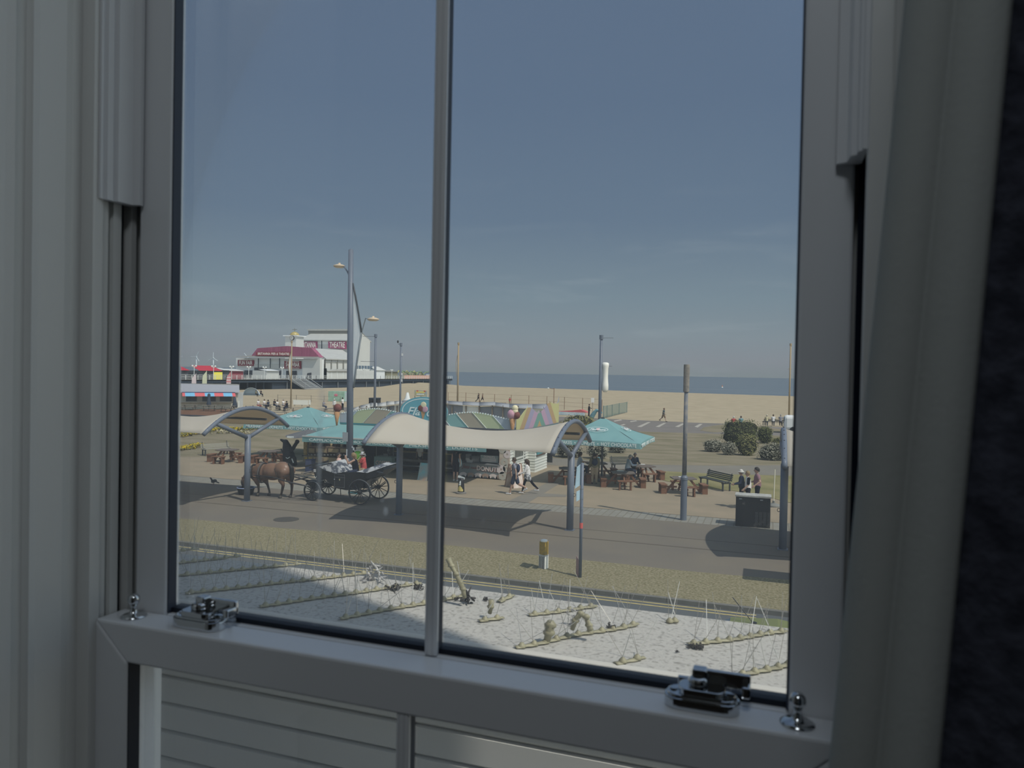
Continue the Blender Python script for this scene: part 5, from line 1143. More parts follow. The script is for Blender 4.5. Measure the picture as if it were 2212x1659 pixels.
b.cap(hz(565,1012), hz(546,1020), .27, .21, 14); b.cap(hz(546,1020), hz(532,1030), .22, .145, 14); b.cap(hz(532,1030), hz(527,1041), .14, .15, 12); b.cap(hz(527,1041), hz(531,1061), .145, .078, 12); b.ell(hz(531,1063), (.085,.075,.08), 12, 8)
for s in (-1, 1): b.cap(hz(528,1034)+Vector((0,s*.08,0)), hz(524,1029)+Vector((-.02,s*.12,0)), .038, .012, 8)
def leg(j, rs):
    for i in range(len(j)-1): b.cap(j[i], j[i+1], rs[i], rs[i+1], 10)
def gz(v, z): v = v.copy(); v.z = z; return v
f1 = hz(563,1075, -.16); f2 = hz(577,1066, .16); h1 = hz(613,1071, -.16); h2 = hz(626,1073, .17)
leg([hz(558,1030,-.16), hz(561,1042,-.16), gz(hz(563,1056,-.16), .52), gz(hz(564,1066,-.16), .20), gz(hz(562,1073,-.16), .09)], [.17,.105,.068,.052,.062])
leg([hz(566,1030,.16), hz(570,1042,.16), gz(hz(572,1056,.16), .52), gz(hz(577,1066,.16), .20), gz(hz(577,1070,.16), .09)], [.17,.105,.068,.052,.062])
leg([hz(618,1018,-.15), hz(612,1036,-.16), gz(hz(617,1048,-.16), .58), gz(hz(613,1064,-.16), .20), gz(hz(611,1070,-.16), .09)], [.24,.14,.078,.055,.064])
leg([hz(622,1018,.15), hz(619,1036,.16), gz(hz(626,1048,.16), .58), gz(hz(625,1066,.16), .20), gz(hz(623,1072,.16), .09)], [.24,.14,.078,.055,.064])
blob('body', b, .024, M_bay, ho, 22)
M_hoof = mat('dark_hoof', (.05,.045,.04), rough=.6); M_mane = mat('black_mane_hair', (.012,.011,.010), rough=.6)
for v in (gz(hz(561,1075,-.16),0), gz(hz(576,1072,.16),0), gz(hz(610,1072,-.16),0), gz(hz(622,1074,.16),0)): MB().lathe([(.078,0),(.072,.04),(.058,.10),(.0001,.11)], 12, v).build('hoof', M_hoof, ho, smooth=True)
b = MB(); p0 = hz(624,1003); b.cap(p0, hz(630,1012), .06, .10, 10); b.cap(hz(630,1012), hz(631,1034), .10, .09, 10); b.cap(hz(631,1034), hz(630,1052), .08, .02, 10); blob('tail', b, .02, M_mane, ho, 2)
b = MB()
for i in range(16):
    f = i/15; a_ = hz(564,1003).lerp(hz(531,1024), f)+Vector((0,0,.03)); b.cap(a_, a_+Vector((-.02, -.12, -.13)), .035, .02, 6)
blob('mane', b, .022, M_mane, ho, 2)
for s in (-1, 1): MB().ell(hz(526.5,1046)+Vector((-.02,s*.115,0)), (.022,.018,.022), 10, 8).build('eye', M_black, ho, smooth=True)
M_har = mat('black_harness', (.012,.012,.013), rough=.45)
def strap(pts, nm='harness_strap', r=.016, m_=M_har): MB().tube(pts, r, 6).build(nm, m_, ho, smooth=True)
def girth(cx, cz_, rx_, rz, tilt, nm, r, m_=M_har):
    c = hz(cx, cz_); strap([c+Vector((tilt*math.sin(a*.3142), rx_*math.cos(a*.3142), rz*math.sin(a*.3142))) for a in range(21)], nm, r, m_)
girth(567,1021, .335, .435, .03, 'harness_saddle', .032, mat('grey_worn_leather', (.10,.10,.10), rough=.6)); girth(571,1021, .345, .435, .02, 'girth', .016); girth(552,1022, .30, .36, -.10, 'collar', .045)
for s in (-1, 1):
    strap([hz(552,1028)+Vector((0,s*.31,0)), hz(570,1030)+Vector((0,s*.37,0)), hz(592,1030)+Vector((0,s*.38,0)), hz(610,1029)+Vector((0,s*.36,0)), hz(627,1026)+Vector((.06,s*.22,0))], 'breeching', .018)
    strap([hz(605,1003)+Vector((0,s*.12,.02)), hz(603,1012)+Vector((0,s*.34,0)), hz(608,1022)+Vector((0,s*.36,0)), hz(614,1030)+Vector((0,s*.36,0))], 'hip_strap', .012)
    strap([hz(531,1032)+Vector((0,s*.16,0)), hz(545,1018)+Vector((0,s*.24,0)), hz(566,1004)+Vector((0,s*.16,.05))], 'rein', .009)
    strap([hz(529,1038)+Vector((0,s*.16,0)), hz(528,1052)+Vector((0,s*.125,0))], 'bridle', .012)
strap([hz(568,1003)+Vector((0,0,.05)), hz(590,1004)+Vector((0,0,.03)), hz(622,1001)+Vector((0,0,.03))], 'back_strap', .014)
q = P(531, 1074, 27.1); t = thing('feed_bucket', 'black rubber feed bucket with a pale blue rim under the grazing horse', 'bucket', (q.x, 27.1, 0))
MB().lathe([(.0001,.005),(.30,.005),(.38,.30),(.365,.30),(.29,.03),(.0001,.03)], 22).build('tub', mat('black_rubber', (.015,.015,.017), rough=.6), t, smooth=False); b = MB(); b.tube([(.375*math.cos(a*.2094),.375*math.sin(a*.2094),.305) for a in range(31)], .018, 6); b.build('rim', mat('pale_blue_rim', A(140,154,186,.6), rough=.5), t, smooth=True)
# pigeon
q = G(462, 1047); t = thing('pigeon', 'dark pigeon standing in the shadow of the canopy left of the horse', 'bird', (q.x, q.y, 0), R_(200))
b = MB(); b.ell((0,0,.17), (.15,.075,.08), 12, 8, Matrix.Rotation(.35, 3, 'Y')); b.cap((.10,0,.22),(.14,0,.30),.045,.035,8); b.ell((.16,0,.315), (.04,.033,.035), 8, 6); b.cap((-.12,0,.14),(-.24,0,.09),.04,.025,8); b.cap((.19,0,.31),(.215,0,.30),.012,.005,6)
blob('body', b, .012, mat('pigeon_feathers', (.03,.032,.036), rough=.7), t, 3)
for s in (-1, 1): MB().tube([(.01,s*.03,.11),(.015,s*.03,.01),(.05,s*.03,.004)], .007, 5).build('leg', mat('pigeon_leg', (.2,.08,.07)), t)
# ================================================================== PEOPLE
def cl(nm, rgb, E=.6): return mat('cloth_'+nm, A(*rgb, E), rough=.9, spec=.05, var=.06, scale=20)
SKINS = [mat('skin_light', (.42,.27,.20), rough=.55), mat('skin_tan', (.33,.20,.14), rough=.55)]
def hairm(nm, c): return mat('hair_'+nm, c, rough=.6, var=.2, scale=40)
H_br, H_bl, H_gr, H_dk, H_wh = hairm('brown', (.06,.038,.024)), hairm('blond', (.24,.17,.09)), hairm('grey', (.30,.29,.28)), hairm('dark', (.02,.016,.014)), hairm('white', (.5,.5,.48))
M_shoe = mat('white_trainers', (.55,.55,.55), rough=.6); M_shoed = mat('dark_shoes', (.03,.03,.03), rough=.5)
STAND = dict(L=(3,4), R=(-2,3), aL=(4,12,8), aR=(2,10,8)); WALK = dict(L=(24,6), R=(-20,34), aL=(-22,18,8), aR=(24,30,8), lean=4); SIT = dict(L=(84,80), R=(80,84), aL=(28,60,8), aR=(30,66,8), lean=6, sit=.46)
def person(lab, pos, rz, h=1.7, pose=STAND, top=None, sleeve='short', bottom=None, leg='trousers', hair=H_br, style='short', hat=None, shoe=None, near=False, skin=0, wide=1.0, group=None, extra=None):
    pos = Vector((pos[0], pos[1], 0)); t = thing('person', lab, 'person', pos, rz, group); S = h/1.75; t.scale = (S*wide, S*wide, S)
    vx = .0105 if near else .026; d = math.sin; c = math.cos
    hipw = .095
    def dirn(a): return Vector((0, math.sin(R_(a)), -math.cos(R_(a))))
    LG = {}
    for s, k in ((-1, 'L'), (1, 'R')):
        th, kn = pose[k]; d1, d2 = dirn(th), dirn(th-kn); LG[s] = (d1, d2)
    if 'sit' in pose: hz_ = pose['sit']/S+.135
    else: hz_ = max(-(LG[s][0].z*.44+LG[s][1].z*.42)+.085 for s in (-1, 1))
    hip = Vector((0, 0, hz_)); ln = R_(pose.get('lean', 2)); td = Vector((0, math.sin(ln), math.cos(ln)))
    ch = hip+td*.36; nk = hip+td*.56; hd = nk+Vector((0, math.sin(ln)*.10+pose.get('nod', 0)*.01+.02, .135))
    b = MB(); T = MB(); B = MB(); SH_ = []
    b.ell(hip+Vector((0,0,.02)), (.15,.105,.12), 14, 10); b.cap(hip+td*.08, hip+td*.22, .125, .125, 14); b.ell(ch, (.165,.11,.18), 14, 10); b.cap(ch+Vector((-.13,0,.12)), ch+Vector((.13,0,.12)), .06, .06, 10); b.cap(nk-td*.04, hd-Vector((0,.01,.05)), .055, .05, 10)
    T.ell(hip+Vector((0,0,.05)), (.172,.128,.12), 14, 10); T.cap(hip+td*.05, hip+td*.24, .148, .148, 14); T.ell(ch, (.182,.13,.195), 14, 10); T.cap(ch+Vector((-.135,0,.125)), ch+Vector((.135,0,.125)), .072, .072, 10)
    # head with jaw, nose and ears
    b.ell(hd, (.074,.092,.112), 16, 12); b.ell(hd+Vector((0,.022,-.06)), (.052,.062,.056), 12, 8); b.cap(hd+Vector((0,.088,.006)), hd+Vector((0,.108,-.022)), .011, .015, 8)
    for s in (-1, 1): b.ell(hd+Vector((s*.076,-.005,-.008)), (.012,.022,.030), 8, 6)
    # arms and hands
    for s, k in ((-1, 'aL'), (1, 'aR')):
        a_, e_, ab = pose[k]; sh = ch+Vector((s*.175, 0, .13))
        def ad(x): x = R_(x); y = R_(ab); return Vector((s*math.sin(y), math.sin(x)*math.cos(y), -math.cos(x)*math.cos(y)))
        u1 = ad(a_); el_ = sh+u1*.29; u2 = ad(a_+e_); u2 = Vector((u2.x*.4-s*.04*(e_ > 40), u2.y, u2.z)).normalized(); wr = el_+u2*.25
        b.cap(sh, el_, .052, .040); b.cap(el_, wr, .041, .028); hc = wr+u2*.05
        nrm = u2.cross(Vector((s,0,0))); nrm = nrm.normalized() if nrm.length > .01 else Vector((0,1,0)); side = u2.cross(nrm).normalized()
        b.cap(wr+u2*.015-nrm*.018, wr+u2*.075-nrm*.022, .019, .020, 8); b.cap(wr+u2*.015+nrm*.015, wr+u2*.075+nrm*.022, .019, .019, 8)
        for f, (off_, L_) in enumerate(((-.034,.060),(-.011,.072),(.012,.068),(.034,.052))):
            p0 = wr+u2*.088+nrm*off_; p1 = p0+u2*L_*.5; p2 = p1+(u2*.8+side*(-s)*.6).normalized()*L_*.55; b.cap(p0, p1, .0098, .0095, 6); b.cap(p1, p2, .0095, .008, 6)
        p0 = wr+u2*.03-nrm*.035; p1 = p0+(u2*.7-nrm*.7).normalized()*.04; b.cap(p0, p1, .0115, .0105, 6); b.cap(p1, p1+u2*.028, .0105, .009, 6)
        if sleeve == 'long': T.cap(sh, el_, .068, .056); T.cap(el_, wr-u2*.01, .056, .043)
        elif sleeve == 'short': T.cap(sh, sh.lerp(el_, .55), .070, .064)
    for s, k in ((-1, 'L'), (1, 'R')):
        d1, d2 = LG[s]; hp = hip+Vector((s*hipw, 0, 0)); kn = hp+d1*.44; an = kn+d2*.42
        b.cap(hp, kn, .085, .056); b.cap(kn, kn.lerp(an, .35), .056, .058); b.cap(kn.lerp(an, .35), an, .058, .036)
        fd = Vector((0, math.cos(R_(pose.get('toe'+k, 0))), math.sin(R_(pose.get('toe'+k, 0))))) ; b.cap(an+Vector((0,0,-.03)), an+fd*.14+Vector((0,0,-.052)), .036, .028, 8)
        sh_ = MB(); sh_.cap(an+Vector((0,-.025,-.045)), an+fd*.16+Vector((0,0,-.050)), .045, .036, 10); SH_.append(sh_)
        if leg == 'trousers': B.cap(hp, kn, .104, .076); B.cap(kn, an+Vector((0,0,.02)), .076, .056)
        elif leg == 'leggings': B.cap(hp, kn, .094, .063); B.cap(kn, kn.lerp(an,.35), .063, .064); B.cap(kn.lerp(an, .35), an+Vector((0,0,.03)), .064, .042)
        elif leg == 'shorts': B.cap(hp, hp.lerp(kn, .85), .108, .098)
        elif leg == 'skirt': B.cap(hp, hp.lerp(kn, .8), .115, .13)
    B.ell(hip, (.168,.124,.125), 14, 10)
    blob('body', b, vx, SKINS[skin], t, 3, .4)
    if top: blob('top', T, max(vx, .016), top, t, 3)
    if bottom: blob('trousers' if leg != 'skirt' else 'skirt', B, max(vx, .016), bottom, t, 3)
    for q in SH_: q.build('shoe', shoe or M_shoed, t, smooth=True)
    if style != 'bald':
        hb = MB()
        def cap_(u, v):
            az = u*2*math.pi; fr = (math.sin(az)+1)/2; mx = R_(118-62*fr**1.5) if style == 'short' else R_(150-92*fr**2); po = v*mx; r = 1.0+.02*math.sin(az*9+v*5)
            return hd+Vector((.085*r*math.sin(po)*math.cos(az), .102*r*math.sin(po)*math.sin(az)-.006, .122*r*math.cos(po)+.004))
        hb.surf(cap_, 28, 10)
        if style in ('long', 'tail'):
            w_ = .075 if style == 'long' else .035; e1 = hd+Vector((0,-.085,-.05)); e2 = hd+Vector((0,-.115,-.24)); hb.cap(hd+Vector((0,-.06,.02)), e1, w_, w_*.95, 10); hb.cap(e1, e2, w_*.9, w_*.45, 10)
        o = hb.build('hair', hair, t, smooth=True); sd = o.modifiers.new('t', 'SOLIDIFY'); sd.thickness = .012; sd.offset = 1
    if hat:
        hb = MB(); hb.lathe([(.095,-.01),(.094,.03),(.075,.075),(.04,.10),(.0001,.108)], 18, hd+Vector((0,-.004,.035))); hb.lathe([(.094,-.005),(.155,-.018),(.155,-.010),(.094,.006)], 18, hd+Vector((0,0,.035))); hb.build('hat', hat, t, smooth=True)
    if near:
        for s in (-1, 1): MB().ell(hd+Vector((s*.030,.084,.012)), (.012,.008,.008), 10, 8).build('eye', mat('eye_dark', (.03,.025,.02), rough=.2), t, smooth=True)
        MB().ell(hd+Vector((0,.080,-.058)), (.024,.010,.006), 10, 6).build('mouth', mat('lips', (.30,.12,.10), rough=.5), t, smooth=True)
    if extra: extra(t, hip, ch, hd, td)
    return t
G0 = lambda x, y: Vector((G(x, y).x, G(x, y).y, 0))
LEFT, AWAY, RIGHT, US = math.pi/2, 0.0, -math.pi/2, math.pi
C_grey, C_navy, C_white, C_black, C_maroon, C_teal, C_red, C_olive, C_pale, C_tan = cl('grey',(122,122,128)), cl('navy',(62,66,78)), cl('white',(190,188,186)), cl('black',(48,48,52)), cl('maroon',(122,98,104)), cl('teal',(108,142,150)), cl('red',(156,80,80)), cl('olive',(104,100,84)), cl('pale_blue',(146,156,168)), cl('tan',(146,132,112))
M_pat = mat('patterned_jacket', A(84,86,90,.6), rough=.9, col2=A(160,160,160,.6), scale=14, fac=(.47,.53))
def pack(t, hip, ch, hd, td):
    MB().ell(ch+Vector((0,-.17,-.04)), (.14,.085,.20), 12, 10).build('backpack', C_navy, t, smooth=True)
    for s in (-1, 1): MB().tube([ch+Vector((s*.10,-.12,.12)), ch+Vector((s*.10,.02,.205)), ch+Vector((s*.10,.135,.08)), ch+Vector((s*.11,.10,-.12))], .018, 6).build('strap', C_black, t)
def tied(t, hip, ch, hd, td):
    b = MB(); b.surf(lambda u, v: hip+Vector(((.18+.05*v)*math.cos(u*6.2832), (.14+.06*v)*math.sin(u*6.2832), .10-.34*v*(.55+.45*(1-math.sin(u*6.2832))/2)-.02*math.sin(u*40)*v)), 40, 6); o = b.build('tied_jacket', M_pat, t, smooth=True); s = o.modifiers.new('t', 'SOLIDIFY'); s.thickness = .02
person('person walking left in grey T-shirt and dark shorts with a dark backpack', G0(1112,1068), LEFT+.1, 1.72, dict(WALK, L=(16,2), R=(-16,52), toeR=-40), C_grey, 'short', C_navy, 'shorts', H_br, 'short', shoe=M_shoe, near=True, extra=pack)
person('person walking left in white top with a patterned jacket tied over black leggings', G0(1139,1066), LEFT+.1, 1.62, dict(WALK, L=(20,8), R=(-30,14), aL=(18,40,6), aR=(-10,20,10)), C_white, 'long', C_black, 'leggings', H_br, 'long', shoe=M_shoe, near=True, extra=tied)
person('person in black top and shorts standing at the donut counter, seen from behind', G0(984,1039), AWAY+.2, 1.68, STAND, C_black, 'none', C_black, 'shorts', H_dk, 'tail', shoe=M_shoe, near=True)
q = G0(994,1034); b = MB(); b.lathe([(.04,.62),(.14,.66),(.17,.78),(.14,.98),(.05,1.18),(.03,1.22),(.0001,1.22)], 12, (0,0,0)); o = b.build('blue_bag', mat('pale_blue_bag', A(140,166,176,.42), rough=.6), smooth=True); o.location = (q.x-.08, q.y-.05, 0); tag(o, 'pale blue carrier bag hanging beside the person at the donut counter', 'bag')
person('person in white top behind the display counter, only head and shoulders showing', Vector((P(908,1000,37.75).x, 37.75, 0)), US, 1.5, dict(STAND, lean=14), C_white, 'short', C_black, 'trousers', H_br, 'short')
person('person in dark navy top and white cap facing left beside the black cabinet', G0(1601,1097), LEFT, 1.63, dict(STAND, aL=(10,70,8), aR=(10,60,8)), C_navy, 'long', C_black, 'trousers', H_wh, 'short', hat=cl('offwhite',(176,172,166)), near=True)
def blacksleeve(t, hip, ch, hd, td): MB().cap(ch+Vector((-.18,0,.12)), ch+Vector((-.205,.02,-.10)), .078, .068, 12).build('black_sleeve', C_black, t, smooth=True)
person('person in white top with one black sleeve standing between two others by the cabinet', G0(1615,1100), LEFT+.2, 1.62, dict(STAND, aL=(5,40,8)), C_white, 'short', C_black, 'trousers', H_bl, 'short', near=True, extra=blacksleeve)
person('person in maroon polo shirt with short dark hair, hand on hip, beside the cabinet', G0(1635,1099), LEFT+.1, 1.76, dict(STAND, aL=(-18,70,28), aR=(10,60,8)), C_maroon, 'short', C_black, 'trousers', H_dk, 'short', near=True, wide=1.08)
person('person in pale top with brown hair sitting at the table behind the canopy post', *seat_at(1288, 2), 1.66, SIT, C_pale, 'short', C_navy, 'trousers', H_br, 'long', near=False)
person('child in teal top sitting under the right parasol beside the sign post', *seat_at(1288, 1, -.2), 1.3, dict(SIT, sit=.45), C_teal, 'short', C_navy, 'trousers', H_br, 'short')
person('person in olive jacket standing at the pole of the right parasol, seen from behind', Vector((-8.32, 37.2, 0)), AWAY+.3, 1.56, dict(STAND, lean=8), C_olive, 'long', C_tan, 'trousers', H_dk, 'short', wide=1.2, extra=pack)
person('grey-haired person in pale blue jacket sitting under the right parasol', *seat_at(1390, 2), 1.66, dict(SIT, lean=14), C_pale, 'long', C_navy, 'trousers', H_gr, 'short')
person('grey-haired person in dark top sitting just behind the one in pale blue', *seat_at(1390, 1), 1.66, dict(SIT, lean=14), C_navy, 'long', C_black, 'trousers', H_gr, 'short')
person('lone person in dark top and shorts walking along the sand edge', G0(1433,911), RIGHT-.3, 1.72, WALK, cl('dark_teal',(70,80,82)), 'short', cl('brown',(110,94,80)), 'shorts', H_br, 'short', hat=cl('brown_hat',(112,92,78)))
person('person in dark clothes standing at the white notice near the beach', G0(1272,900), RIGHT, 1.66, dict(STAND, aR=(40,40,8)), C_black, 'long', C_black, 'trousers', H_dk, 'short')
q1, q2 = G0(1584,927), G0(1600,927); bz_ = .47
person('person in red top sitting on the far park bench, seen from behind', Vector((q1.x, q1.y+.15, 0)), 0, 1.7, dict(SIT, sit=.46), C_red, 'short', C_navy, 'trousers', H_wh, 'short')
person('person in teal top sitting beside the one in red on the far park bench', Vector((q2.x, q2.y+.15, 0)), 0, 1.76, dict(SIT, sit=.46), C_teal, 'short', C_navy, 'trousers', H_br, 'short')
for x, lab, tp, hm, hh in ((1656,'person in pale yellow top and sun hat, left of three on a bench', cl('pale_yellow',(168,160,134)), H_wh, cl('straw',(176,164,132))), (1670,'person in white top in the middle of three on a far bench', C_white, H_br, None), (1686,'person in grey top at the right of three on a far bench', C_grey, H_gr, None)):
    q = G0(x, 921); person(lab, Vector((q.x, q.y+.12, 0)), 0, 1.68, dict(SIT, sit=.46), tp, 'short', C_navy, 'trousers', hm, 'short', hat=hh)
person('distant person in black walking on the sand, left of a pair', G0(1033,869), RIGHT, 1.75, WALK, C_black, 'short', C_black, 'trousers', H_dk, 'short')
person('distant person in brown walking on the sand, right of a pair', G0(1042,869), RIGHT, 1.68, WALK, cl('brown',(110,94,80)), 'short', C_black, 'shorts', H_dk, 'short')
person('distant small person in red top near the beach fence', G0(1101,876), AWAY, 1.4, STAND, C_red, 'short', C_tan, 'trousers', H_br, 'short')
# carriage passengers
def inside(x, y, Y): q = P(x, y, Y); return Vector((q.x, q.y, 0))
sf = (car.location+cz(716,1026)).z-.02; sr = (car.location+cz(790,1026)).z-.02
MS = mat('sunglasses', (.01,.01,.01), rough=.15)
def shades(t, hip, ch, hd, td):
    for s in (-1, 1): MB().ell(hd+Vector((s*.031,.090,.012)), (.024,.010,.018), 10, 8).build('sunglass_lens', MS, t, smooth=True)
person('person with dark hair and sunglasses sitting low in the carriage behind the patterned hood', inside(733,1020,28.0), RIGHT+.2, 1.62, dict(SIT, sit=sf, L=(70,80), R=(66,80), lean=-6, aL=(20,50,20)), cl('pale_pink',(190,160,150)), 'none', C_pale, 'trousers', H_dk, 'short', near=True, extra=shades)
person('blond person in black sleeveless top sitting in the carriage with her back turned', inside(769,1022,27.45), LEFT+.35, 1.64, dict(SIT, sit=sr, L=(70,80), R=(66,80), aL=(60,100,14), aR=(40,90,8), lean=10), C_black, 'none', C_navy, 'trousers', H_bl, 'long', near=True)
person('person in red top and pale sun hat sitting at the rear of the carriage', inside(786,1018,28.05), LEFT+.2, 1.58, dict(SIT, sit=sr, L=(70,80), R=(66,80)), C_red, 'short', C_tan, 'trousers', H_br, 'short', hat=cl('grey_hat',(156,158,158)), near=True)

# far picnic tables and the people round them
M_gw = mat('grey_weathered_wood', A(112,106,98,.62), rough=.85, var=.15, scale=5)
def ptable(lab, pos, rz):
    t = thing('picnic_bench_table', lab, 'picnic table', pos, rz, 'weathered picnic tables on the beach terrace')
    for i in range(5): MB().box(-.9,.9,-.36+i*.15,-.225+i*.15,.72,.76).build('top_plank', M_gw, t)
    for s in (-1, 1):
        for k in range(2): MB().box(-.9,.9,s*.72-.13+k*.135,s*.72-.005+k*.135,.43,.47).build('seat_plank', M_gw, t)
        b = MB(); b.beam((s*.65,-.25,.72),(s*.65,-.62,.0),.05,.09); b.beam((s*.65,.25,.72),(s*.65,.62,.0),.05,.09); b.beam((s*.65,-.82,.40),(s*.65,.82,.40),.05,.09); b.build('leg_frame', M_gw, t)
    return t
pt0 = ptable('far picnic table where three people sit, left of the clock post', G0(573,886), .5)
PTG = 'weathered picnic tables on the beach terrace'
for x, y, lab in ((612,887,'far picnic table just left of the clock post foot'), (645,894,'empty far picnic table right of the clock post foot'), (604,905,'empty picnic table half hidden by the blue canopy arch'), (712,896,'far picnic table beside the person in white shirt and hat'), (722,916,'picnic table closest to the chocolate corner ice cream'), (682,900,'empty far picnic table above the left turquoise parasol'), (408,886,'picnic table before the striped kiosk, at the window edge'), (452,888,'picnic table under the folded dark parasol'), (493,890,'picnic table at the right end of the striped kiosk')):
    dup(pt0, G0(x, y), .3+x*.01 % 1, lab, PTG)
for x, y, tp, lab, hm in ((559,884,C_red,'far seated person in red trousers and white top, leftmost at the table',H_gr),(572,884,C_white,'far seated person in white, second along at the table of three',H_br),(582,886,C_navy,'far seated person in dark top at the right of the table of three',H_dk),(594,884,C_black,'far seated person in black beside one in white, left of the clock post',H_dk),(600,886,C_white,'far seated person in white beside one in black, left of the clock post',H_dk),(613,884,C_white,'far seated person in white facing right next to the clock post',H_gr),(622,889,C_black,'far seated person in black with dark hair at the clock post foot',H_dk),(700,886,C_grey,'far seated person in grey left of the person in white shirt and hat',H_gr)):
    q = G0(x, y); bt = C_red if x == 559 else C_navy; tp = C_white if x == 559 else tp
    person(lab, Vector((q.x, q.y-.2, 0)), (LEFT if x in (582,622) else RIGHT), 1.7, dict(SIT, sit=.46), tp, 'short', bt, 'trousers', hm, 'short')
person('far person in white shirt, dark tie and hat standing beyond the left parasol', G0(722,890), US, 1.74, STAND, C_white, 'long', C_tan, 'trousers', H_br, 'short', hat=C_white)
person('far person in dark clothes standing against the sail lamp column', G0(740,886), LEFT, 1.74, STAND, C_white, 'short', C_black, 'trousers', H_dk, 'short')
person('far person sitting on the sand right of the little beach tent', G0(563,856), RIGHT, 1.7, dict(SIT, sit=.38), C_black, 'short', C_black, 'trousers', H_dk, 'short')
person('far person sitting on the sand close against the little beach tent', G0(552.5,856), RIGHT, 1.6, dict(SIT, sit=.34), cl('green_grey',(96,100,84)), 'short', C_black, 'trousers', H_dk, 'short')
# ================================================================== PIER, BEACH KIOSK, DISTANCE
XP, ZD = -125.0, 2.62
M_pw = mat('pier_white_wall', A(186,187,184,.70), rough=.7, var=.03, scale=.3); M_pws = mat('pier_grey_wall', A(160,162,162,.38), rough=.8); M_pr = mat('pier_maroon', A(112,72,86,.36), rough=.6, var=.12, scale=.7, stretch=(3,1,.2)); M_proof = mat('pier_pale_roof', A(178,179,176,.80), rough=.7, var=.05, scale=1.5, stretch=(1,.2,.2)); M_pgr = mat('pier_grey_roof', A(120,120,116,.6), rough=.8); M_pdk = mat('pier_dark_side', A(58,64,72,.5), rough=.9); M_sred = mat('stall_red', A(160,62,72,.6), rough=.7); M_maroon = mat('maroon_board', A(104,58,64,.36), rough=.6); M_mlet = mat('pale_sign_letters', A(184,172,166,.40), rough=.7); M_rail = mat('white_railing', A(176,178,176,.5), rough=.6); M_dwin = mat('dark_shopfront', A(70,72,76,.5), rough=.6, var=.3, scale=.6)
pier = thing('pier', 'long dark-sided seaside pier with white railings running out to sea', 'pier', (XP, 110, 0))
def pl(v): return v-Vector((XP, 110, 0))
ye = PX(977, 819, XP).y
MB().box(-56, 0, 0, ye-110, ZD-.35, ZD).build('deck', M_pgr, pier)
y1 = PX(592, 830, XP).y; MB().box(-50, -.6, y1-110, ye-112, -.1, ZD-.35).build('side_wall', M_pdk, pier); MB().box(-52, -14, 0, y1-110, -.1, ZD-.35).build('rear_wall', M_pdk, pier); MB().box(-.5, 0, 0, ye-110, ZD-.75, ZD-.05).build('edge_beam', M_pdk, pier)  # dark boxes stand for wall panels and for the shade under the deck
for i in range(16): y = 28+i*3.2; MB().tube([(-1.2, y, -.2), (-1.2, y, ZD-.3)], .22, 8).build('pile', M_pdk, pier)
for i in range(14):
    y = y1-110+6+i*8.5; MB().tube([(-.25, y, -.2), (-.25, y, ZD-.3)], .16, 8).build('pile', mat('pale_pile', A(96,100,104,.5)), pier)
for (ya, yb) in ((0, 38), (38, 76), (76, 114), (114, ye-110)):
    b = MB(); n = int((yb-ya)/1.9)
    for i in range(n+1): y = ya+(yb-ya)*i/n; b.box(-.12, -.02, y-.05, y+.05, ZD, ZD+1.1)
    for z in (ZD+.35, ZD+.7, ZD+1.06): b.box(-.10, -.04, ya, yb, z, z+.07)
    b.build('railing', M_rail, pier)
# stair down to the sand
b = MB(); s0, s1 = PX(650, 821, XP+.3), PX(612, 838, XP+5)
for i in range(12):
    f = i/11; y = s0.y-4; b.box(0+f*5.2, .5+f*5.2, y-110-1.6, y-110+7, ZD-.1-f*2.5, ZD+.0-f*2.5)
for yy in (-1.6, 1.4, 4.4, 7.0): b.beam((0, s0.y-114+yy, ZD+.9), (5.4, s0.y-114+yy, .5), .10, .12)
b.build('stair', mat('pale_stair', A(148,150,150,.6), rough=.8), pier)
# pavilion
YF = 190.0
pv = thing('pier_pavilion', 'white pier entrance hall with maroon mansard roof and fun fair boards', 'building', (-141, YF, ZD))
def up_(v, z=.03): v.z = max(v.z, z); return v
def pf(x, y, Y=YF): return up_(P(x, y, Y)-Vector((-141, YF, ZD)))
def panel(name, px, m_, par, Y=YF, d=.3, o=pf): return MB().prism([o(x, y, Y) for x, y in px], (0, d, 0)).build(name, m_, par)
def floorz(x, Y): return ZD
fw = [pf(510, 773), pf(690, 775)]
b = MB(); b.box(fw[0].x, 5.8, 0, 23, .03, fw[0].z); b.box(5.8, fw[1].x, 0, 2.4, .03, fw[0].z); b.build('front_wall', M_pws, pv)
MB().prism([pf(506,771)+Vector((0,-2,0)), pf(692,774)+Vector((0,-2,0)), pf(690,770), pf(545,768)], (0,.5,0)).build('porch_roof', M_pgr, pv)
panel('mansard_roof', [(541,771),(556,752),(620,747.5),(672,751.5),(691,772)], M_pr, pv, YF-.3, 2)
sb_ = panel('name_board', [(553,760.5),(628,760),(628,768.5),(553,768.5)], M_maroon, pv, YF-.9, .4); c = pf(590.5,764.6,YF-1.2); letters('BRITANNIA PIER & THEATRE', 1.0, M_mlet, sb_, face_mat(c, (1,0,0), (0,0,1)), width=11.4, bold=.02)
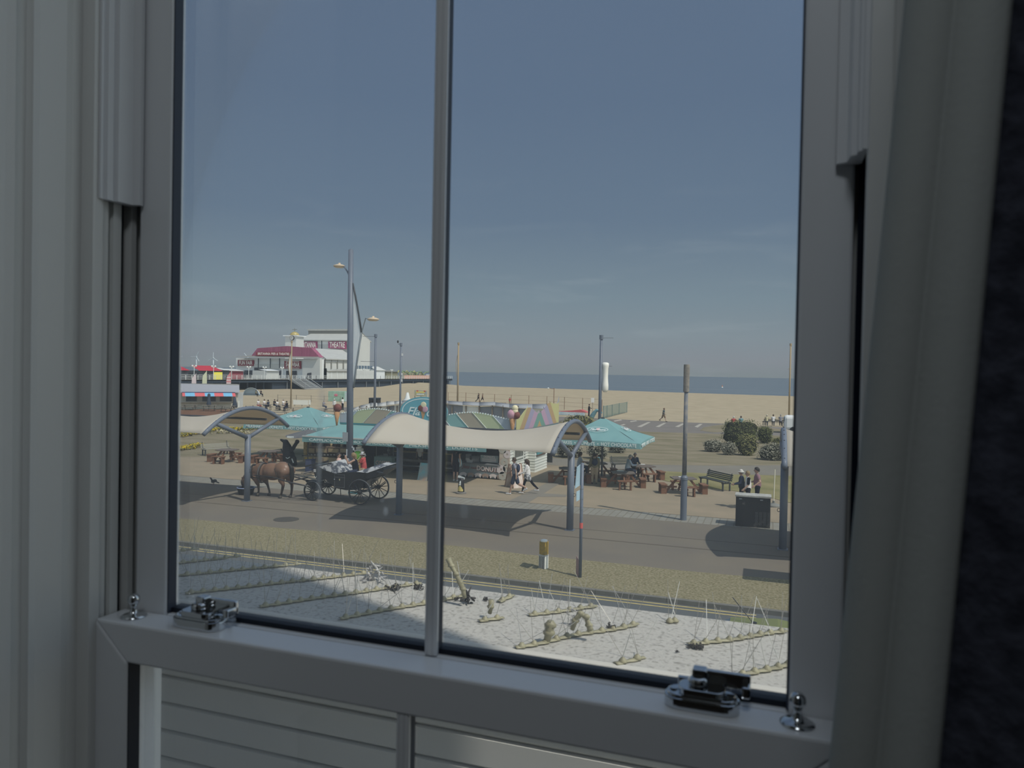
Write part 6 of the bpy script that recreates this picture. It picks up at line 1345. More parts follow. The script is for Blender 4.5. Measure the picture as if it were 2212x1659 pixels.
for x0, x1, y0, y1_, tx, sm in ((513.5,547.5,777.5,790.5,'FUN FAIR','BRITANNIA PIER'),(614,649.5,779.5,796.5,'SHOWBAR','BRITANNIA')):
    bo = panel('fair_board', [(x0,y0),(x1,y0+.4),(x1,y1_),(x0,y1_)], M_maroon, pv, YF-.5, .4); c = pf((x0+x1)/2,(y0+y1_)/2+.3,YF-.7); w_ = abs(pf(x1,y0,YF).x-pf(x0,y0,YF).x)
    letters(tx, 1.6, M_mlet, bo, face_mat(c, (1,0,0), (0,0,1)), width=w_*.84, bold=.03); letters(sm, .6, M_mlet, bo, face_mat(c+Vector((0,0,.95)), (1,0,0), (0,0,1)), width=w_*.8)
    letters('FOOD  BAR  ENTERTAINMENT', .5, M_mlet, bo, face_mat(c-Vector((0,0,.95)), (1,0,0), (0,0,1)), width=w_*.84)
panel('white_band', [(548,786),(614,786),(614,796),(548,796)], M_pw, pv, YF-.25)
for x in (557, 583, 603): panel('wall_post', [(x,774),(x+1,774),(x+1,795),(x,795)], M_pdk, pv, YF-.4, .2)
for q in ((526,547,800,816),(549,574,794,814),(580,606,800,816),(618,640,801,817)): panel('shopfront', [(q[0],q[2]),(q[1],q[2]),(q[1],q[3]),(q[0],q[3])], M_dwin, pv, YF-.45, .2)
panel('stair_block', [(655,777),(691,774),(691,819),(652,819)], M_pw, pv, YF-1.2, 1.1); panel('stair_door', [(664,806),(672,805),(672,818),(660,818)], M_dwin, pv, YF-1.4, .2)
# side hall facing the beach
hall = thing('pier_side_hall', 'white side hall of the pier with a pale sloping roof and five posts', 'building', (-126.8, YF, ZD))
def ph(x, y, X=-126.8): v = up_(PX(x, y, X)-Vector((-126.8, YF, ZD))); v.y = min(max(v.y, 2.7), 24.4); return v
def sp_(name, px, m_, par, X=-126.8, d=-.3, X2=None): return MB().prism([ph(x, y, X if not (X2 and i in (0, 1)) else X2) for i, (x, y) in enumerate(px)], (d, 0, 0)).build(name, m_, par)
sp_('side_wall', [(690,774),(768,777),(768,800),(690,800)], M_pw, hall)
MB().prism([ph(672,752,-134), ph(768,758,-134), ph(770,777,-126.2), ph(690,774,-126.2)], (0,0,-.3)).build('roof', M_proof, hall)
for x in (689, 702.5, 716, 729, 742): sp_('post', [(x,776),(x+1.2,776),(x+1.2,797),(x,797)], M_pgr, hall, -126.5, -.2)
sp_('eave_shade_band', [(690,777),(757,779),(757,783),(690,782)], mat('eave_shade_grey', A(140,142,142,.5)), hall, -126.6, -.1)  # grey strip on the wall paints the shade under the eave
sp_('low_wall', [(696,799),(768,799),(768,819),(696,819)], M_pw, hall, -125.8, -.4); MB().prism([ph(687,799,-126.6), ph(768,797,-126.6), ph(768,802,-125.5), ph(698,801.5,-125.5)], (0,0,-.15)).build('low_roof', M_pgr, hall); MB().prism([ph(682,801,-125.9), ph(689,795.5,-125.9), ph(698,802,-125.9), ph(698,819,-125.9), ph(685,819,-125.9)], (-1,0,0)).build('porch', M_pws, hall)
for x in (708, 716, 728, 741): sp_('pilaster', [(x,802),(x+.8,802),(x+.8,819),(x,819)], M_pws, hall, -125.7, -.1)
sp_('red_notice', [(695,787),(700,787),(700,794),(695,794)], M_sred, hall, -126.7, -.1)
# theatre
YT = 215.0
th = thing('pier_theatre', 'tall white pier theatre with two maroon name boards and a gabled end', 'building', (-142, YT, ZD))
def pt_(x, y, Y=YT): return up_(P(x, y, Y)-Vector((-142, YT, ZD)))
def tp(name, px, m_, Y=YT, d=.3): return MB().prism([pt_(x, y, Y) for x, y in px], (0, d, 0)).build(name, m_, th)
xr_ = pt_(763.5, 750).x; xl_ = pt_(649, 750).x; zt = pt_(700,735).z
g0, g1, g2 = pt_(763.5, 735), PX(783, 718.5, xr_-142), PX(799.5, 738, xr_-142); dY = g2.y-YT
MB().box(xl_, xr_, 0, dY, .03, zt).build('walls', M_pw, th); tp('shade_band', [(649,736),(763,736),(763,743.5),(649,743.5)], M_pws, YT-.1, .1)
zr = g1.z-ZD; MB().prism([(xr_, -.4, zt), (xr_, dY/2, zr), (xr_, dY+.4, zt)], (-.4, 0, 0)).build('gable_end', M_pw, th)
MB().prism([(xl_-.5, -1, zt-.2), (xr_, -1, zt-.2), (xr_, dY*.45, zr), (xl_-.5+3, dY*.45, zr)], (0, 0, .3)).build('roof', M_proof, th); MB().prism([(xl_-.5, dY+1, zt-.2), (xr_, dY+1, zt-.2), (xr_, dY*.45, zr), (xl_+2.5, dY*.45, zr)], (0, 0, .3)).build('roof', M_proof, th)
r0, r1 = pt_(668, 723, YT+dY*.35), pt_(758, 714, YT+dY*.35); MB().box(r0.x, r1.x, dY*.3, dY*.6, r0.z-.5, r1.z).build('ridge_vent', M_pgr, th); MB().box(r0.x-.3, r1.x, dY*.28, dY*.62, r1.z-.1, r1.z+.5).build('vent_cap', M_proof, th)
for x0, x1, tx in ((648,684.5,'BRITANNIA'),(709,747.5,'THEATRE')):
    bo = tp('name_board', [(x0,737.5),(x1,737.5),(x1,752.5 if x0 < 700 else 754),(x0,752)], mat('maroon_bright', A(124,70,92,.36), rough=.6), YT-.6, .4); c = pt_((x0+x1)/2, 745.5, YT-.8); letters(tx, 2.6, M_mlet, bo, face_mat(c, (1,0,0), (0,0,1)), width=abs(pt_(x1,745).x-pt_(x0,745).x)*.86, bold=.05)
tp('wall_post', [(694,736),(695,736),(695,753),(694,753)], M_pdk, YT-.3, .2)
cz0, cz1 = PX(767,789.5,xr_-142), PX(803,797,xr_-142)
for k in range(6): MB().box(xr_, xr_+.1, cz0.y-YT+.4+k*1.9, cz0.y-YT+1.8+k*1.9, cz1.z-ZD, cz0.z-ZD).build('window', mat('blue_grey_windows', A(84,96,108,.5), rough=.3), th)
MB().box(xr_, xr_+1.2, cz0.y-YT-1, cz1.y-YT, .03, cz1.z-ZD-.6).build('annex', M_pw, th)
# dome tower
q = P(636, 750, 205); tw = thing('dome_tower', 'white square tower with a golden dome on the pier', 'tower', (q.x, 205, ZD))
def tz(y): return P(636, y, 205).z-ZD
w_ = (P(648,740,205).x-P(624.5,740,205).x)/2; MB().box(-w_, w_, -w_, w_, fw[0].z+.03, tz(727)).build('shaft', M_pw, tw); MB().box(-w_*1.25, w_*1.25, -w_*1.25, w_*1.25, tz(727), tz(725)).build('cornice', M_pws, tw)
MB().lathe([(w_*.72, tz(725)), (w_*.70, tz(722)), (w_*.5, tz(719)), (w_*.22, tz(717)), (.0001, tz(716.4))], 20).build('dome', mat('gold_dome', A(166,150,100,.7), rough=.35, spec=.6), tw, smooth=True); b = MB(); b.tube([(0,0,tz(717)),(0,0,tz(709))], .10, 6); b.beam((-.9,0,tz(712)),(.9,0,tz(711.5)),.15,.15); b.build('weathervane', M_pgr, tw)
# stalls on the pier
def stall(x0, x1, yr0, yr1, yb, lab, m_=M_sred, X=-128.0, body=M_dwin, d=5):
    a, c = PX(x0, yr1, X), PX(x1, yr1, X); t = thing('pier_stall', lab, 'stall', (X, (a.y+c.y)/2, ZD)); zr0, zr1 = PX((x0+x1)/2, yr0, X).z-ZD, PX((x0+x1)/2, yr1, X).z-ZD; h = (c.y-a.y)/2
    MB().box(-d, -.4, -h*.96, h*.96, .03, zr1).build('body', body, t); MB().prism([(0,-h,zr1),(0,h,zr1),(-d*.6,h*.92,zr0),(-d*.6,-h*.92,zr0)], (-.2,0,0)).build('roof', m_, t); return t
stall(372, 410.5, 789.5, 800, 812, 'red-roofed pier stall at the left window edge'); stall(432, 481, 790, 801, 812, 'red-roofed pier stall below the wind turbines'); stall(484, 498, 795, 800, 812, 'white-topped pier stall next to the maroon one', M_pw); stall(500, 529, 797, 801.5, 812, 'pier stall with a plain maroon front panel', M_pw, body=M_maroon); stall(578, 606, 798, 801, 812, 'white round pier kiosk in front of the pavilion', M_pws, body=M_pw)
q = PX(471, 817, -126.5); t = thing('yellow_panel', 'bright yellow panel leaning on the pier railing', 'panel', (q.x, q.y, ZD)); MB().box(-.1, .0, -1.5, 1.5, 0, PX(471,804,-126).z-ZD).build('board', mat('yellow_board', A(196,186,80,.5), rough=.7), t)
# pier lamps
lp = None
for i, (x, lab) in enumerate(((419,'white twin-globe pier lamp above the pink feather flag'),(461,'white twin-globe pier lamp right of the second wind turbine'),(500,'white twin-globe pier lamp above the red striped feather flag'),(537,'white twin-globe pier lamp under the fun fair board'),(571,'white twin-globe pier lamp left of the round kiosk'),(609,'white twin-globe pier lamp left of the clock post'),(786,'white twin-globe pier lamp under the theatre gable'),(846,'white twin-globe pier lamp left of the camera pole'))):
    q = PX(x, 819, -125.8)
    if lp is None:
        lp = thing('pier_lamp', lab, 'lamp post', (q.x, q.y, ZD+.02), 0, 'twin-globe lamps along the pier'); MB().tube([(0,0,0),(0,0,3.2)], .07, 8).build('post', M_rail, lp); MB().tube([(0,-.5,2.9),(0,.5,2.9)], .05, 6).build('cross_arm', M_rail, lp)
        for s in (-1, 1): MB().ell((0,s*.55,3.15), (.24,.24,.24), 10, 8).build('globe', M_rail, lp, smooth=True)
    else: dup(lp, (q.x, q.y, ZD+.02), 0, lab)
# far end of the pier
q = PX(898, 812, -130); t = thing('roller_coaster', 'low green and yellow fairground track near the pier end', 'ride', (-130, q.y, ZD)); rr = random.Random(4); L = (PX(925,812,-130).y-PX(868,812,-130).y)/2
for s in (0, 1):
    b = MB(); b.tube([(-s*5, -L+2*L*i/24, 2.3+.5*math.sin(i*.9+s)+.3*math.sin(i*1.9)) for i in range(25)], .22, 6); b.build('track', mat('coaster_yellow', A(150,146,90,.5)) if s else mat('coaster_green', A(104,118,90,.5)), t)
for i in range(34): b = MB(); y = -L+2*L*i/33; b.tube([(-2.5,y,.15),(-2.5,y+rr.uniform(-1.5,1.5),1.8+rr.random()*1.4)], .22, 5); b.build('support', mat('coaster_grey', A(124,122,104,.5)), t)
b = MB(); b.box(.8, 1.0, -L, L, .03, 1.3); b.build('pink_hoarding', mat('pinkish_hoarding', A(170,128,112,.5)), t)
stall(814, 834, 792, 800, 812, 'low white-roofed pier building right of the theatre', M_pw, -128, M_pws); stall(836, 862, 800, 803, 812, 'grey pier shelter left of the fairground track', M_pgr, -128, mat('olive_stall', A(112,110,94,.5)))
stall(944, 962, 806, 809, 815, 'small white pier hut hidden behind the glazing bar', M_pw, -128, M_pws)
# wind turbines far out
def turbine(px, yh, rot, lab, d=1900.0):
    dr = ray(px, yh); q = EYE+dr*(d/dr.dot(FWD)); t = thing('wind_turbine', lab, 'wind turbine', (q.x, q.y, 0), _yaw, 'offshore wind turbines'); M = mat('turbine_white', A(170,176,178,.5), rough=.6); R = 14
    MB().tube([(0,0,-1),(0,0,q.z)], [1.7,1.0], 10).build('tower', M, t, smooth=True); MB().box(-1,1,-1,3,q.z-.9,q.z+.9).build('nacelle', M, t)
    for k in range(3): a = R_(rot+k*120); MB().beam((0,-1.6,q.z), (R*math.sin(a),-1.6,q.z+R*math.cos(a)), 2.2, .5).build('blade', M, t)
turbine(424.5, 770, 28, 'offshore wind turbine at the left, partly behind a red stall roof'); turbine(461, 773, 2, 'offshore wind turbine above the second red stall roof'); turbine(535.5, 772, 200, 'offshore wind turbine almost hidden by the pavilion roof'); turbine(384, 768, 100, 'offshore wind turbine cut by the left window edge')

# striped-awning kiosk on the terrace
a, c = G0(380, 884), G0(514, 883.5); rz = math.atan2(c.y-a.y, c.x-a.x); Wd = (c-a).length; k_ = Wd/134.0
kk = thing('beach_kiosk', 'low grey beach kiosk with a red and blue striped awning at the window edge', 'kiosk', a, rz)
def kx(x): return (x-380)*k_
def kz_(y): return (883.8-y)*k_
M_kw = mat('kiosk_grey_boards', A(150,148,140,.5), rough=.8, var=.05, scale=3)
MB().box(kx(372), kx(512), .3, 7, 0, kz_(846)).build('body', M_kw, kk); MB().prism([(kx(370),-.6,kz_(846)),(kx(516),-.6,kz_(845)),(kx(524),4.5,kz_(830)),(kx(372),4.5,kz_(828))], (0,0,.12)).build('roof', mat('pale_slate_roof', A(152,153,158,.70), rough=.7, var=.05, scale=1.2, stretch=(.2,4,1)), kk); MB().box(kx(370), kx(524), 4.2, 7.4, kz_(829.5), kz_(827)).build('roof_cap', M_pgr, kk)
MB().box(kx(392), kx(506), -.75, -.6, kz_(845.2), kz_(843.6)).build('awning_box', mat('navy_strip', A(56,68,92,.5)), kk)
cols_ = [(392,398,1),(398,418.5,0),(418.5,439.5,1),(439.5,460,0),(460,479.5,1),(479.5,499,0),(499,506,1)]
for x0, x1, rd in cols_: MB().prism([(kx(x0),-.6,kz_(845)),(kx(x1),-.6,kz_(845)),(kx(x1),-1.7,kz_(853)),(kx(x0),-1.7,kz_(853))], (0,.02,.04)).build('awning_stripe', mat('awning_red', A(184,96,98,.62), rough=.8) if rd else mat('awning_blue', A(112,160,188,.62), rough=.8), kk)
for x0, x1 in ((401,424),(436,465),(474,500)): MB().box(kx(x0), kx(x1), .22, .32, kz_(866), kz_(853.5)).build('hatch', M_dwin, kk)
MB().box(kx(374), kx(500), -.5, .3, kz_(868), kz_(866)).build('counter', mat('pale_counter', A(150,148,142,.6)), kk); MB().box(kx(512), kx(528), 1.5, 1.7, 0, kz_(845)).build('side_screen', mat('grey_side_screen', A(146,148,148,.5), var=.08, scale=1), kk); MB().box(kx(506), kx(513), -.2, .4, 0, kz_(850)).build('corner_post', M_kw, kk)
for s in (0, 2): MB().tube([(kx(513.5+s), -.4, 0), (kx(513.5+s), -.4, kz_(864))], .05, 6).build('handrail', M_rail, kk)
# folded parasol, tent, boards
q = G0(451, 886); t = thing('folded_parasol', 'dark folded parasol standing before the striped kiosk', 'parasol', q); z = lambda y: (886-y)*.060
MB().tube([(0,0,0),(0,0,z(850))], .04, 6).build('pole', M_dark, t); MB().lathe([(.22,z(877)),(.30,z(873)),(.20,z(864)),(.16,z(857)),(.20,z(853)),(.10,z(850)),(.0001,z(849.5))], 10).build('cloth', mat('dark_blue_grey_cloth', A(66,72,82,.6), rough=.9), t, smooth=True)
q = G0(507, 889); t = thing('folded_parasol', 'dark folded parasol at the right corner of the striped kiosk', 'parasol', q); MB().tube([(0,0,0),(0,0,1.9)], .04, 6).build('pole', M_dark, t); MB().lathe([(.25,.5),(.32,.7),(.20,1.3),(.14,1.75),(.0001,1.85)], 10).build('cloth', mat('dark_blue_grey_cloth', (.05,.05,.06)), t, smooth=True)
q = G0(543, 853.5); t = thing('beach_tent', 'small pale dome beach tent on the sand', 'tent', q, .4); b = MB(); b.surf(lambda u, v: (1.6*math.cos(u*math.pi), 1.0*math.sin(v*math.pi/2)*1.2-.3, 1.55*math.sin(u*math.pi)*math.cos(v*math.pi/2)**.7), 16, 8); o = b.build('shell', mat('tent_fabric', A(170,178,184,.6), rough=.8), t, smooth=True); s = o.modifiers.new('t', 'SOLIDIFY'); s.thickness = .02; MB().box(-1.7, 1.8, -.6, .6, 0, .06).build('ground_sheet', mat('tent_sheet', A(96,112,120,.6)), t)
q = G0(652, 878); t = thing('white_screen', 'low white windbreak screen right of the clock post', 'screen', q, .1); MB().box(-1.45,1.0,0,.05,.25,.95).build('panel', mat('screen_white', A(186,186,180,.5)), t); MB().box(1.1,1.4,0,.05,.3,1.0).build('panel', mat('screen_white', (.6,.6,.6)), t)
for x in (-1.2, 0, 1.2): MB().tube([(x,.03,0),(x,.03,1.0)], .03, 6).build('post', M_dark, t)
q = G0(729, 867); t = thing('mural_hut', 'small green painted hut with a pink mural left of the sail lamp column', 'hut', q, .15); MB().box(-1.75,1.2,0,2.2,0,1.75).build('body', mat('mural_green', A(112,138,124,.5), rough=.8, col2=A(134,154,140,.5), scale=1.3), t); MB().ell((-.3,-.02,1.1), (.36,.03,.24), 10, 6).build('pink_mural', mat('mural_pink', A(166,104,116,.5)), t); MB().box(1.2,2.0,.3,2,0,1.6).build('door_panel', mat('mural_pale', A(150,160,164,.5)), t)
q = G0(908, 866); t = thing('amusement_board', 'colourful rectangular amusement board on trestle legs left of the glazing bar', 'sign', q, .1); k2 = .068
MB().box(-18*k2, 19*k2, 0, .12, 13*k2, 29*k2).build('board', mat('amusement_blue', A(122,132,136,.5), rough=.6, col2=A(150,140,100,.5), scale=1.1), t)
for row in (0, 1):
    for i in range(7-row): MB().ell((-12*k2+i*3.7*k2+row*2*k2, -.03, (24-row*6)*k2), (1.5*k2,.03,2.2*k2), 8, 6).build('bubble_letter', mat('letter_yellow', A(190,176,96,.5)) if row == 0 else M_let, t)
for x in (-9, 12): MB().ell((x*k2,-.02,27*k2), (3*k2,.03,2*k2), 8, 6).build('painted_cap', M_sred, t)
for x in (-17, 0, 17): MB().tube([(x*k2,.05,0),(x*k2,.05,13*k2)], .05, 6).build('leg', M_gw, t)
b = MB(); b.beam((-17*k2,.05,13*k2),(-10*k2,.05,0),.06,.06); b.beam((2*k2,.05,13*k2),(14*k2,.05,0),.06,.06); b.build('brace', M_gw, t)
for x, lab in ((804,'black lidded bin at the foot of the banner pole, left of two'), (815,'black lidded bin at the foot of the banner pole, right of two')):
    q = P(x, 872, 74); t = thing('wheeled_bin', lab, 'bin', (q.x, 74, 0)); z = P(x, 859, 74).z; MB().box(-.235,.235,-.4,.4,0,z-.15).build('body', M_black, t, auto=.04); MB().box(-.25,.25,-.42,.42,z-.15,z).build('lid', M_dark, t, auto=.05)
# grey marquee behind the kiosk
def mq(lab, edge, wallb, Y, m_, posts, roofdip=1.0):
    x0, x1 = edge[0][0], edge[-1][0]; o = P((x0+x1)/2, 880, Y); t = thing('marquee', lab, 'marquee', (o.x, Y, 0)); L = lambda x, y, yy=Y: P(x, y, yy)-Vector((o.x, Y, 0))
    b = MB()
    for i in range(len(edge)-1):
        (xa, ya, ea), (xb, yb, eb) = edge[i], edge[i+1]; b.add([L(xa, ya, Y+2.5), L(xb, yb, Y+2.5), L(xb, eb), L(xa, ea)], [(0,1,2,3)])
    r = b.build('roof', m_, t, smooth=True); s = r.modifiers.new('t', 'SOLIDIFY'); s.thickness = .05
    for i in range(len(edge)-1): (xa, ya, ea), (xb, yb, eb) = edge[i], edge[i+1]; w = MB(); p, q_ = L(xa, ea+1.5, Y+.3), L(xb, eb+1.5, Y+.3); w.prism([(p.x,.3,0),(q_.x,.3,0),(q_.x,.3,q_.z),(p.x,.3,p.z)], (0,.05,0)); w.build('wall_panel', wallb[i % len(wallb)], t)
    for x in posts: p = L(x, 884); MB().box(p.x-.06, p.x+.06, .1, .25, 0, p.z+.35).build('post', M_gw, t)
    return t
M_mqr, M_mqw, M_mqd = mat('marquee_grey_roof', A(150,152,156,.78), rough=.8), mat('marquee_white_panel', A(170,172,170,.5)), mat('marquee_dark_panel', A(104,108,114,.5))
mq('pale wavy-roofed marquee behind the left half of the kiosk signs', [(758,884,888),(778,876,882),(800,871,880),(815,871,878),(835,868,876),(852,868,874),(868,866,872),(892,862,870)], [M_mqd, M_mqw], 70, mat('marquee_pale_roof', A(176,176,172,.74), rough=.8, var=.05, scale=2), (775,790,805,820,838,856))
mq('long grey marquee behind the right half of the kiosk signs', [(925,864,870),(968,866,872),(1000,868,875),(1035,870,877),(1070,869,876),(1100,872,880),(1150,873,882),(1192,872,883)], [M_mqd, M_mqd, M_mqw, M_mqd], 70, M_mqr, (975,1005,1034,1062,1085,1118))
q = P(880, 870, 75); t = thing('tent_spire', 'white pointed tent spire left of the oval sign', 'tent', (q.x, 75, 0)); z0, z1 = P(880, 872, 75).z, P(878, 848, 75).z; MB().lathe([(1.3,z0-.6),(.6,z0+.2),(.28,z0+(z1-z0)*.5),(.12,z1),(.0001,z1+.02)], 12).build('cloth', M_mqw, t, smooth=True); MB().tube([(0,0,0),(0,0,z1)], .08, 6).build('pole', M_gw, t)
# bunting and fences
q = P(1030, 868, 73); t = thing('bunting', 'string of red, white and yellow bunting above the grey marquee', 'bunting', (q.x, 73, 0)); n = 0
p0, p1 = P(968, 866, 73)-Vector((q.x,73,0)), P(1092, 870, 73)-Vector((q.x,73,0)); MB().tube([p0, (p0+p1)/2-Vector((0,0,.08)), p1], .012, 5).build('cord', M_gw, t)
for i in range(28):
    f = i/27; p = p0.lerp(p1, f)-Vector((0,0,.32*f*(1-f))); MB().prism([(p.x-.09,0,p.z),(p.x+.09,0,p.z),(p.x,0,p.z-.26)], (0,.01,0)).build('flag', (mat('flag_red', A(150,92,84,.5)), M_let, mat('flag_yellow', A(176,158,110,.5)))[i % 3], t)
for x in (0,): MB().tube([p0-Vector((0,0,p0.z)), p0], .04, 6).build('pole', M_gw, t); MB().tube([p1-Vector((0,0,p1.z)), p1], .04, 6).build('pole', M_gw, t)
def fence(pts, lab, h, wires, rpost=.05, m_=M_gw, mesh=None):
    P3 = [G0(*p) for p in pts]; t = thing('beach_fence', lab, 'fence', P3[0]); Q = [p-P3[0] for p in P3]
    for p in Q: MB().tube([p, p+Vector((0,0,h))], rpost, 6).build('post', m_, t)
    b = MB()
    for z in wires: b.tube([p+Vector((0,0,z)) for p in Q], .014, 5)
    b.build('wires', m_, t)
    if mesh:
        for i in range(len(Q)-1): b = MB(); b.prism([Q[i]+Vector((0,0,.05)), Q[i+1]+Vector((0,0,.05)), Q[i+1]+Vector((0,0,h-.05)), Q[i]+Vector((0,0,h-.05))], (.01,.01,0)); b.build('mesh_panel', mesh, t)
M_rpost = mat('rust_brown_post', A(122,104,90,.5), rough=.9)
fence([(968,872),(1006,873),(1035,876),(1068,877),(1104,879),(1142,881),(1181,883),(1219,885),(1258,888),(1300,893)], 'long thin wire fence with rusty posts along the sand', 2.0, (.6,1.2,1.95), .055, M_rpost)
gm_net = bpy.data.materials.new('green_netting'); gm_net.use_nodes = True; nn = gm_net.node_tree.nodes; lk = gm_net.node_tree.links; tr_ = nn.new('ShaderNodeBsdfTransparent'); mx_ = nn.new('ShaderNodeMixShader'); mx_.inputs[0].default_value = .45; nn['Principled BSDF'].inputs['Base Color'].default_value = (*A(112,128,120,.6), 1); lk.new(tr_.outputs[0], mx_.inputs[1]); lk.new(nn['Principled BSDF'].outputs[0], mx_.inputs[2]); lk.new(mx_.outputs[0], nn['Material Output'].inputs[0])
fence([(1303,903),(1311,902),(1322,899),(1337,895),(1354,891)], 'green netted fence panel by the white cassette pole', 1.6, (.1,1.55), .05, mat('green_post', A(84,98,98,.5)), gm_net)
fence([(600,866),(640,867),(672,868),(700,869),(735,870)], 'thin low wire fence behind the clock post', 1.1, (.5,1.0), .04, M_gw)
q = G0(1196, 884); t = thing('beach_mast', 'thin brown mast with a small arm at the beach fence', 'mast', q); MB().tube([(0,0,0),(0,0,P(1196,838,q.y).z)], .07, 6).build('shaft', M_rpost, t); z = P(1196,839,q.y).z; MB().tube([(0,0,z-.1),(-.9,0,z)], .04, 6).build('arm', M_rpost, t); MB().ell((-.95,0,z), (.16,.16,.12), 8, 6).build('lamp', M_let, t)
q = G0(1275, 897); t = thing('notice_on_pole', 'white square notice on a thin pole beside the person in dark clothes', 'sign', (q.x+.3, q.y, 0)); MB().tube([(0,0,0),(0,0,2.3)], .03, 6).build('pole', M_gw, t); MB().box(-.22,.22,-.06,-.03,1.75,2.4).build('board', mat('notice_white', A(190,190,186,.5)), t)
q = G0(1285, 905); t = thing('striped_sculpture', 'turquoise striped curved play sculpture near the white notice', 'sculpture', q); b = MB(); pts = [(-.5,0,0),(-.35,0,.35),(-.1,0,.75),(.2,0,1.1),(.55,0,1.05),(.75,0,.8)]; b.tube(pts, [.30,.30,.26,.2,.17,.10], 12); b.build('body', band_mat('teal_stripes', 2, [(i*.09, A(118,154,158,.6) if i % 2 else A(74,92,98,.6)) for i in range(15)]), t, smooth=True); MB().ell((.78,0,.82), (.16,.12,.12), 10, 8).build('head', M_teal, t)
q = G0(1232, 897); t = thing('play_wall', 'low white and blue painted wall with a red tarpaulin beyond the striped sign', 'wall', q, -.05); MB().box(-2.2,2.0,0,.3,0,.42).build('wall_face', mat('pale_blue_wall', A(164,172,174,.5), rough=.8, col2=A(140,156,164,.5), scale=2), t); b = MB(); b.prism([(-2.1,.1,.42),(2.4,.1,.42),(1.4,.1,.80),(-.2,.1,.60)], (0,1.2,0)); b.build('red_tarpaulin', mat('red_tarp', A(168,92,92,.6)), t)
q = G(1560, 838, -.2); t = thing('buoy', 'tiny orange and white buoy floating on the sea', 'buoy', (q.x, q.y, -.3)); MB().ell((0,0,.35), (.45,.45,.4), 12, 8).build('float', M_let, t, smooth=True); MB().lathe([(.28,.6),(.14,1.5),(.0001,1.6)], 10).build('top', mat('orange_buoy', A(180,120,90,.5)), t)
# feather flags
def feather(px, y0, y1_, lab, cols, d=114.0):
    dr = ray(px, y1_); q = EYE+dr*(d/dr.dot(FWD)); zt = (EYE+ray(px, y0)*(d/ray(px, y0).dot(FWD))).z; t = thing('feather_flag', lab, 'flag', (q.x, q.y, 0), _yaw, 'feather flags behind the striped kiosk')
    MB().tube([(0,0,0),(0,0,zt)], .03, 6).build('pole', M_dark, t); hh = zt-1.2; b = MB(); b.surf(lambda u, v: ((-.45-.27*math.sin(u*3))*v*(1 if u < .8 else (1-u)/.2*.9+.1), .03*math.sin(u*8), 1.2+u*hh), 14, 4); o = b.build('cloth', cols, t); s = o.modifiers.new('t', 'SOLIDIFY'); s.thickness = .01
feather(424, 806, 834, 'pale pink feather flag behind the striped kiosk roof', mat('flag_pale_pink', A(176,164,166,.5))); feather(447, 800, 834, 'pale green feather flag behind the striped kiosk roof', mat('flag_pale_green', A(170,172,150,.5))); feather(499, 802, 834, 'red and white striped feather flag behind the striped kiosk roof', band_mat('flag_stripes', 2, [(i*.22, A(168,112,116,.5) if i % 2 else A(178,160,160,.5)) for i in range(20)]))

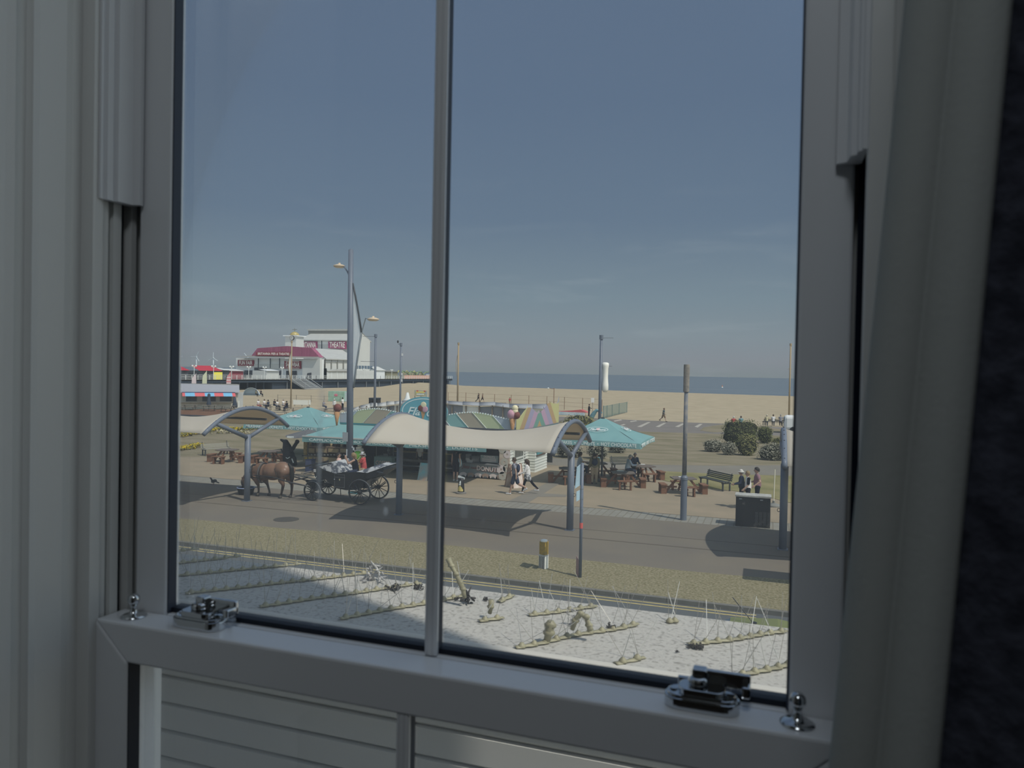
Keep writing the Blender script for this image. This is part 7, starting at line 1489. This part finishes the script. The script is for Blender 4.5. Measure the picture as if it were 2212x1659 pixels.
# green car on the near road
M_car = mat('olive_green_car', A(122,126,76,.85), rough=.3, spec=.5); M_wind = mat('car_glass', (.06,.09,.13), rough=.08, spec=.6)
rp = G(1640, 1329, 1.44); q = Vector((G(1574, 1340, 1.40).x, rp.y-.72, -.1)); t = thing('car', 'olive green car seen from above on the near road, beyond the white roof edge', 'car', q)
b = MB()
def carsec(x): return None
ROOF = [(-.75,1.02,.80),(.02,1.50,.62),(.35,1.54,.64),(1.5,1.53,.64),(2.3,1.32,.62),(2.75,1.02,.72)]
bd = MB(); bd.prism([(-2.0,-.86,.30),(-2.05,-.86,.62),(-1.9,-.86,.80),(-.8,-.86,1.0),(2.8,-.86,1.02),(2.95,-.86,.7),(2.9,-.86,.30)], (0,1.72,0)); bd.build('body', M_car, t, auto=.06)
b = MB(); b.add([(.02,-.62,1.48),(.02,.62,1.48),(2.3,.60,1.36),(2.3,-.60,1.36),(.8,-.64,1.54),(.8,.64,1.54),(.02,-.60,1.42),(.02,.60,1.42),(2.3,.58,1.28),(2.3,-.58,1.28)], [(0,1,5,4),(4,5,2,3),(6,9,8,7),(0,6,7,1),(2,8,9,3),(1,7,8,2,5),(0,4,3,9,6)]); b.build('roof', M_car, t)
b = MB(); b.prism([(-.80,-.76,1.0),(-.80,.76,1.0),(.02,.60,1.47),(.02,-.60,1.47)], (.04,0,.0)); b.build('windscreen', M_wind, t); b = MB(); b.prism([(2.3,-.58,1.33),(2.3,.58,1.33),(2.78,.70,1.02),(2.78,-.70,1.02)], (-.04,0,0)); b.build('rear_window', M_wind, t)
for s in (-1, 1): b = MB(); b.prism([(-.72,s*.78,1.02),(.04,s*.61,1.44),(2.28,s*.59,1.30),(2.7,s*.72,1.02)], (0,-s*.03,0)); b.build('side_window', M_wind, t)
MB().tube([(.42,.30,1.50),(.05,.52,1.86)], .008, 5).build('aerial', M_black, t); MB().ell((.42,.30,1.53), (.05,.04,.02), 8, 6).build('aerial_base', M_black, t)
for x in (-1.3, 2.0):
    for s in (-1, 1): b = MB(); b.lathe([(.0001,-.1),(.24,-.1),(.31,-.08),(.31,.08),(.24,.1),(.0001,.1)], 20, (x, s*.80, .315), Matrix.Rotation(R_(90), 3, 'X')); b.build('wheel', M_black, t)
# white van beyond the last canopy
q = G0(1692, 936); t = thing('van', 'white van end half hidden by the right window frame and canopy post', 'van', (q.x+.05, q.y, 0)); k3 = .078
MB().box(0, 4.6, 0, 2.0, .35, 1.80).build('body', mat('van_white', A(192,192,190,.55), rough=.4), t, auto=.28)
for x in (.9, 3.7): b = MB(); b.lathe([(.0001,-.12),(.34,-.12),(.36,0),(.34,.12),(.0001,.12)], 18, (x,.1,.36), Matrix.Rotation(R_(90), 3, 'X')); b.build('wheel', M_black, t)
MB().box(-.05,.02,.2,1.8,1.2,1.6).build('rear_window', M_wind, t)
# unseen flat roof added beyond the window frame to cast the road's shadow
b = MB(); b.box(1.05, 4.6, 20.75, 22.0, 2.55, 2.68)
for x in (1.4, 4.3): b.box(x-.04, x+.04, 21.85, 21.95, 0, 2.55)
struct(b.build('unseen_shade_roof', M_steel))
